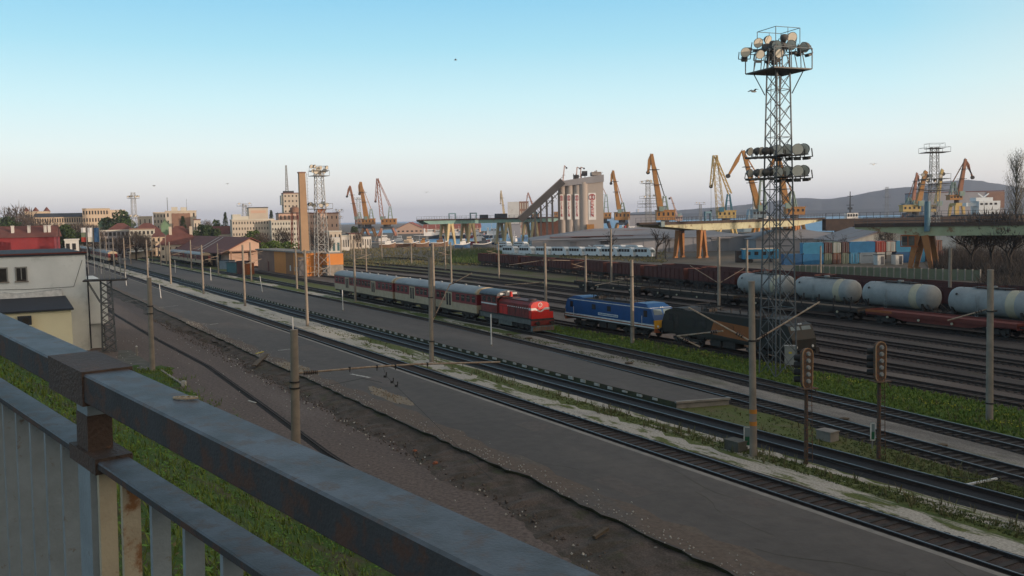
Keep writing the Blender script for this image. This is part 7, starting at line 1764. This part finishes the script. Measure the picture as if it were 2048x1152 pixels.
def proto(kind, seed):
    if (kind, seed) in PROT: return PROT[(kind, seed)]
    q = random.Random(seed*7+len(kind)); t_ = MB(); H = 8.0
    if kind == 'bare':
        limbs(t_, Vector((0, 0, 0)), Vector((0, 0, 1)), 2.4, .2, 5, q, .42, .6); r_ = (t_.mesh('trunk', ['bark']), None)
    elif kind == 'brush':   # leafless crown seen as a haze of twigs
        limbs(t_, Vector((0, 0, 0)), Vector((0, 0, 1)), 2.2, .2, 4, q, .4, .62)
        c = MB()
        for i in range(1300):
            a, u = q.uniform(0, 6.28), q.uniform(-.9, 1); k = math.sqrt(max(0, 1-u*u)); s_ = q.uniform(.35, 1); p = Vector((k*math.cos(a)*2.8*s_, k*math.sin(a)*2.8*s_, 5+u*2.9*s_)); d = (p-Vector((0, 0, 2.5))).normalized()+Vector((q.gauss(0, .3), q.gauss(0, .3), q.gauss(0, .3)))
            w_ = Vector((-d.y, d.x, 0)).normalized()*.06; e = p+d*q.uniform(.4, 1.0); c.add([p-w_, p+w_, e], [(0, 1, 2)])
        r_ = (t_.mesh('trunk', ['bark']), c.mesh('crown', ['twig']))
    elif kind == 'leafy':
        limbs(t_, Vector((0, 0, 0)), Vector((0, 0, 1)), 2.2, .22, 3, q, .4, .6)
        c = crown_mesh(seed, 1500, 3.2, 2.9, .34, 11); c.v = [(x, y, z+5.0) for x, y, z in c.v]; r_ = (t_.mesh('trunk', ['bark']), c.mesh('crown', ['leaf_mid']))
    elif kind == 'conifer':
        t_.tube((0, 0, 0), (0, 0, 7), .2, .06, 7); c = MB()
        for i in range(1300):
            z = q.uniform(.8, 8); R_ = (8.2-z)/8*1.9*q.uniform(.5, 1.05); a = q.uniform(0, 6.28); p = Vector((R_*math.cos(a), R_*math.sin(a), z)); d = Vector((math.cos(a), math.sin(a), -.3))*q.uniform(.2, .45); w_ = Vector((-math.sin(a), math.cos(a), q.uniform(-.3, .3)))*.16; c.add([p-w_, p+w_, p+d+w_*.4, p+d-w_*.4], [(0, 1, 2, 3)])
        r_ = (t_.mesh('trunk', ['bark']), c.mesh('crown', ['leaf_dark']))
    elif kind == 'bush':
        t_.tube((0, 0, 0), (0, 0, 3), .12, .05, 6); c = crown_mesh(seed, 1200, 4.0, 3.0, .33, 10); c.v = [(x, y, z+3.2) for x, y, z in c.v]; r_ = (t_.mesh('trunk', ['bark']), c.mesh('crown', ['leaf_spring']))
    PROT[(kind, seed)] = r_; return r_
def tree(kind, x, yt, Y, label, wf=1.0, crown=None, group=None, seed=None, cat='tree', name=None, z0=0.0):
    g_ = PY(x, yt, Y); hh = g_.z-z0; g_.z = z0; sd = seed if seed is not None else (int(x) % 3)
    tm, cm = proto(kind, sd); k = hh/8.0
    r = root(name or {'bare': 'bare_tree', 'brush': 'bare_tree', 'leafy': 'leafy_tree', 'conifer': 'evergreen_tree', 'bush': 'bush'}[kind], label, cat, g_, (x*1.7) % 6.28, group)
    r.scale = (k*wf, k*wf, k)
    obj('trunk', tm, None, r)
    if cm:
        o = obj('crown', cm, None, r)
        if crown: o.material_slots[0].link = 'OBJECT'; o.material_slots[0].material = MATS[crown]
    return r
GT = 'trees along the left skyline'
for x, yt, Y, kd, wf, cr, lb in [(32, 412, 500, 'brush', 1.3, None, 'bare tree left of the hotel pavilion'), (14, 432, 480, 'leafy', .8, 'leaf_dark', 'dark evergreen at the very left edge'), (45, 430, 420, 'brush', 1.2, None, 'low bare tree before the hotel pavilion'), (20, 440, 400, 'leafy', .9, 'leaf_dark', 'round dark tree above the red building roof'),
    (70, 438, 400, 'brush', 1.2, None, 'bare tree in front of the left hotel end'), (100, 440, 380, 'brush', 1.3, None, 'bare tree right of the white chimneys'), (118, 448, 360, 'leafy', .9, 'leaf_dark', 'dark green tree behind the low white shed'), (135, 452, 350, 'leafy', .9, 'leaf_dark', 'dark tree above the low white shed'), (158, 445, 370, 'brush', 1.2, None, 'tall bare tree before the hotel middle'), (176, 448, 360, 'brush', 1.1, None, 'bare tree behind the striped flag'), (192, 455, 350, 'brush', 1.0, None, 'bare tree behind the blue flag'),
    (223, 432, 520, 'leafy', .9, 'leaf_dark', 'dark evergreen left of the hotel end wing'), (240, 424, 520, 'leafy', 1.0, 'leaf_dark', 'large dark evergreen before the hotel end wing'), (255, 440, 500, 'leafy', .8, 'leaf_mid', 'green tree right of the large dark evergreen'), (243, 470, 330, 'brush', 1.2, None, 'bare tree before the concrete frame building'), (270, 462, 330, 'brush', 1.3, None, 'wide bare tree before the half-built block'), (290, 468, 330, 'brush', 1.1, None, 'bare tree right of the half-built block'),
    (365, 432, 480, 'conifer', 1.0, None, 'dark pointed evergreen before the bulky block'), (403, 447, 420, 'leafy', 1.0, 'leaf_dark', 'round dark tree right of the bulky block'), (420, 452, 420, 'leafy', .9, 'leaf_dark', 'dark tree above the long brown roof'), (433, 437, 560, 'leafy', .6, 'leaf_mid', 'small green tree beside the distant poplar'), (450, 424, 600, 'conifer', .8, None, 'slim distant poplar-like evergreen'), (413, 440, 700, 'brush', 1.2, 'twig', 'faint distant bare tree'),
    (542, 420, 620, 'conifer', .8, None, 'distant pointed tree right of the square building'), (555, 425, 620, 'conifer', .5, None, 'thin distant tree beside the tower block'), (505, 458, 330, 'leafy', 1.0, 'leaf_mid', 'leafy tree behind the pink gable'), (522, 465, 320, 'brush', 1.2, None, 'bare tree behind the orange shed, left'), (545, 470, 300, 'bush', 1.2, None, 'bright green bush behind the orange shed, left'), (575, 472, 300, 'bush', 1.2, None, 'bright green bush behind the orange shed, right'), (520, 478, 290, 'bush', 1.0, None, 'green bush at the left end of the orange shed'), (565, 455, 340, 'brush', 1.2, None, 'bare tree before the pale flats'),
    (623, 455, 330, 'brush', 1.3, None, 'bare tree right of the chimney foot'), (637, 462, 320, 'brush', 1.2, None, 'bare tree behind the lattice mast'), (655, 470, 310, 'brush', .9, None, 'bare tree before the brown low building'), (707, 452, 560, 'leafy', .8, 'leaf_dark', 'dark tree before the sea below the leftmost crane'), (716, 462, 400, 'brush', .8, None, 'bare tree below the left cranes')]:
    tree(kd, x, yt, Y, lb, wf, cr, GT)
for x, yt, Y, kd, wf, lb in [(1219, 448, 270, 'bare', .95, 'bare tree before the grey warehouse beside the tall pole'), (1312, 440, 262, 'bare', 1.15, 'large bare tree at the left end of the cream gantry'), (1330, 452, 266, 'bare', .7, 'slim bare tree behind the cream gantry end'), (1605, 455, 262, 'bare', 1.0, 'bare tree behind the blue containers, left'), (1668, 455, 258, 'bare', 1.0, 'bare tree behind the containers, middle'), (1640, 456, 262, 'bare', .8, 'thin bare tree behind the bright blue container'), (1690, 458, 258, 'bare', .7, 'thin bare tree above the red container'),
    (1772, 452, 240, 'brush', 1.0, 'twiggy bare tree before the corrugated hall'), (1945, 428, 190, 'brush', 1.2, 'dark bare thicket right of the rightmost gantry legs'), (1985, 418, 185, 'brush', 1.3, 'big dark bare thicket under the green girder end'), (2022, 425, 182, 'brush', 1.3, 'dark bare thicket at the right edge')]:
    tree(kd, x, yt, Y, lb, wf, None, 'bare trees by the warehouses')
# rightmost poplar
def poplar(x, yt, Y, label):
    g_ = PY(x, yt, Y); H = g_.z; g_.z = 0; q = random.Random(2); r = root('poplar_tree', label, 'tree', g_)
    t_ = MB().tube((0, 0, 0), (0, 0, H*.9), .35, .08, 8); c = MB()
    for k in range(70):
        z = q.uniform(H*.15, H*.85); a = q.uniform(0, 6.28); R_ = H*.085*(1.15 if z < H*.6 else .9); e = Vector((R_*math.cos(a), R_*math.sin(a), min(H, z+H*.22))); t_.tube((0, 0, z), e, .07, .02, 4, caps=False)
        for j in range(45):
            u = q.uniform(.25, 1.1); p = Vector((0, 0, z)).lerp(e, u)+Vector((q.gauss(0, .5), q.gauss(0, .5), q.gauss(0, .6))); d = Vector((q.gauss(0, .25), q.gauss(0, .25), 1))*q.uniform(.4, 1.0); w_ = Vector((math.cos(a+1.5), math.sin(a+1.5), 0))*.05; c.add([p-w_, p+w_, p+d], [(0, 1, 2)])
    obj('trunk', t_, 'bark', r); obj('crown', c, 'twig_grey', r)
poplar(2034, 309, 250, 'tall budding poplar at the right edge of the picture')
poplar(2072, 330, 262, 'second poplar half outside the right edge')
# scrub on the waste ground: one mass of low bushes nobody could count
mb = MB(); q = random.Random(31)
for k in range(5200):
    x, y = q.uniform(640, 1330), q.uniform(496, 532)
    if x > 965: y = q.uniform(498, 508+ (x-965)*.05)
    if x > 1340: continue
    p = G(x, y); h = q.uniform(.3, 1.3 if y < 510 else .6)
    for j in range(3):
        a = q.uniform(0, 6.28); w_ = Vector((math.cos(a), math.sin(a), 0))*q.uniform(.05, .2); d = Vector((q.gauss(0, .4), q.gauss(0, .4), 1))*h; o0 = p+Vector((q.gauss(0, .5), q.gauss(0, .5), 0)); mb.add([o0-w_, o0+w_, o0+d], [(0, 1, 2)])
obj('scrub_growth', mb, 'leaf_dry', None, kind='stuff', label='dry brownish scrub on the waste ground before the harbour', cat='scrub')
mb = MB()
for k in range(2600):
    x, y = q.uniform(900, 1010), q.uniform(502, 528); p = G(x, y); h = q.uniform(.5, 2.0)
    a = q.uniform(0, 6.28); w_ = Vector((math.cos(a), math.sin(a), 0))*.1; d = Vector((q.gauss(0, .4), q.gauss(0, .4), 1))*h; mb.add([p-w_, p+w_, p+d], [(0, 1, 2)])
obj('thicket_growth', mb, 'leaf_mid', None, kind='stuff', label='greenish thicket left of the brown wagon string', cat='scrub')
# added unseen buildings, sized and placed to keep the sun off yard and tanks
SH = Vector((math.sin(rad(SUN_AZ)), math.cos(rad(SUN_AZ)), 0)); MH = Vector((-SH.y, SH.x, 0)); MH = MH if MH.y > 0 else -MH
def standing(name, label, cat, q_, dist, wq, dp, H_, m, rm, floors, cols):
    c = MH*q_+SH*dist; r = root(name, label, cat, c, math.atan2(MH.y, MH.x))
    obj('wall', MB().b(-wq/2, wq/2, -dp/2, dp/2, 0, H_), m, r); obj('roof', MB().b(-wq/2-.3, wq/2+.3, -dp/2-.3, dp/2+.3, H_, H_+.5), rm, r)
    fh = H_/floors; cw = wq/cols; me = MB().b(-cw*.25, cw*.25, -.06, .04, -fh*.25, fh*.25).mesh('window', ['glass_dark'])
    for f in range(floors):
        for c_ in range(cols): obj('window', me, None, r, (-wq/2+cw*(c_+.5), dp/2+.02, fh*(f+.5)))
standing('unseen_shade_block', 'long apartment block behind the viewer, its shade lying over the near yard', 'building', 18, 80, 128, 14, 26.3, 'stucco_pale', 'roof_dark', 8, 12)
standing('unseen_shade_hall', 'storage hall to the right of the yard, outside the picture', 'hall', 118, 46, 44, 16, 12, 'corrugated', 'roof_dark', 1, 8)


# ---- tangled thicket at the right edge
mb = MB(); q = random.Random(77)
for k in range(5200):
    x = q.uniform(1868, 2100); y = q.uniform(508, 592) if x > 1960 else q.uniform(508, 548)
    p = G(x, y); h = q.uniform(.8, 3.6)*(.5 if y > 560 else 1)
    for j in range(3):
        a = q.uniform(0, 6.28); w_ = Vector((math.cos(a), math.sin(a), 0))*q.uniform(.03, .09); d = Vector((q.gauss(0, .45), q.gauss(0, .45), 1))*h; o0 = p+Vector((q.gauss(0, .4), q.gauss(0, .4), 0)); mb.add([o0-w_, o0+w_, o0+d], [(0, 1, 2)])
obj('thicket_growth', mb, 'bark', None, kind='stuff', label='dark leafless thicket right of the container yard', cat='thicket')

# ---------------------------------------------------------------- air
hm = bpy.data.materials.new('haze_air'); hm.use_nodes = True; hn = hm.node_tree; hn.nodes.clear()
ho = hn.nodes.new('ShaderNodeOutputMaterial'); pv = hn.nodes.new('ShaderNodeVolumePrincipled')
pv.inputs['Color'].default_value = (.72, .80, 1.0, 1); pv.inputs['Density'].default_value = .0001; pv.inputs['Anisotropy'].default_value = 0.0
hn.links.new(pv.outputs[0], ho.inputs['Volume']); MATS['haze_air'] = hm
obj('haze', MB().b(-14000, 14000, -1000, 15000, -12, 190), 'haze_air', None, kind='stuff')
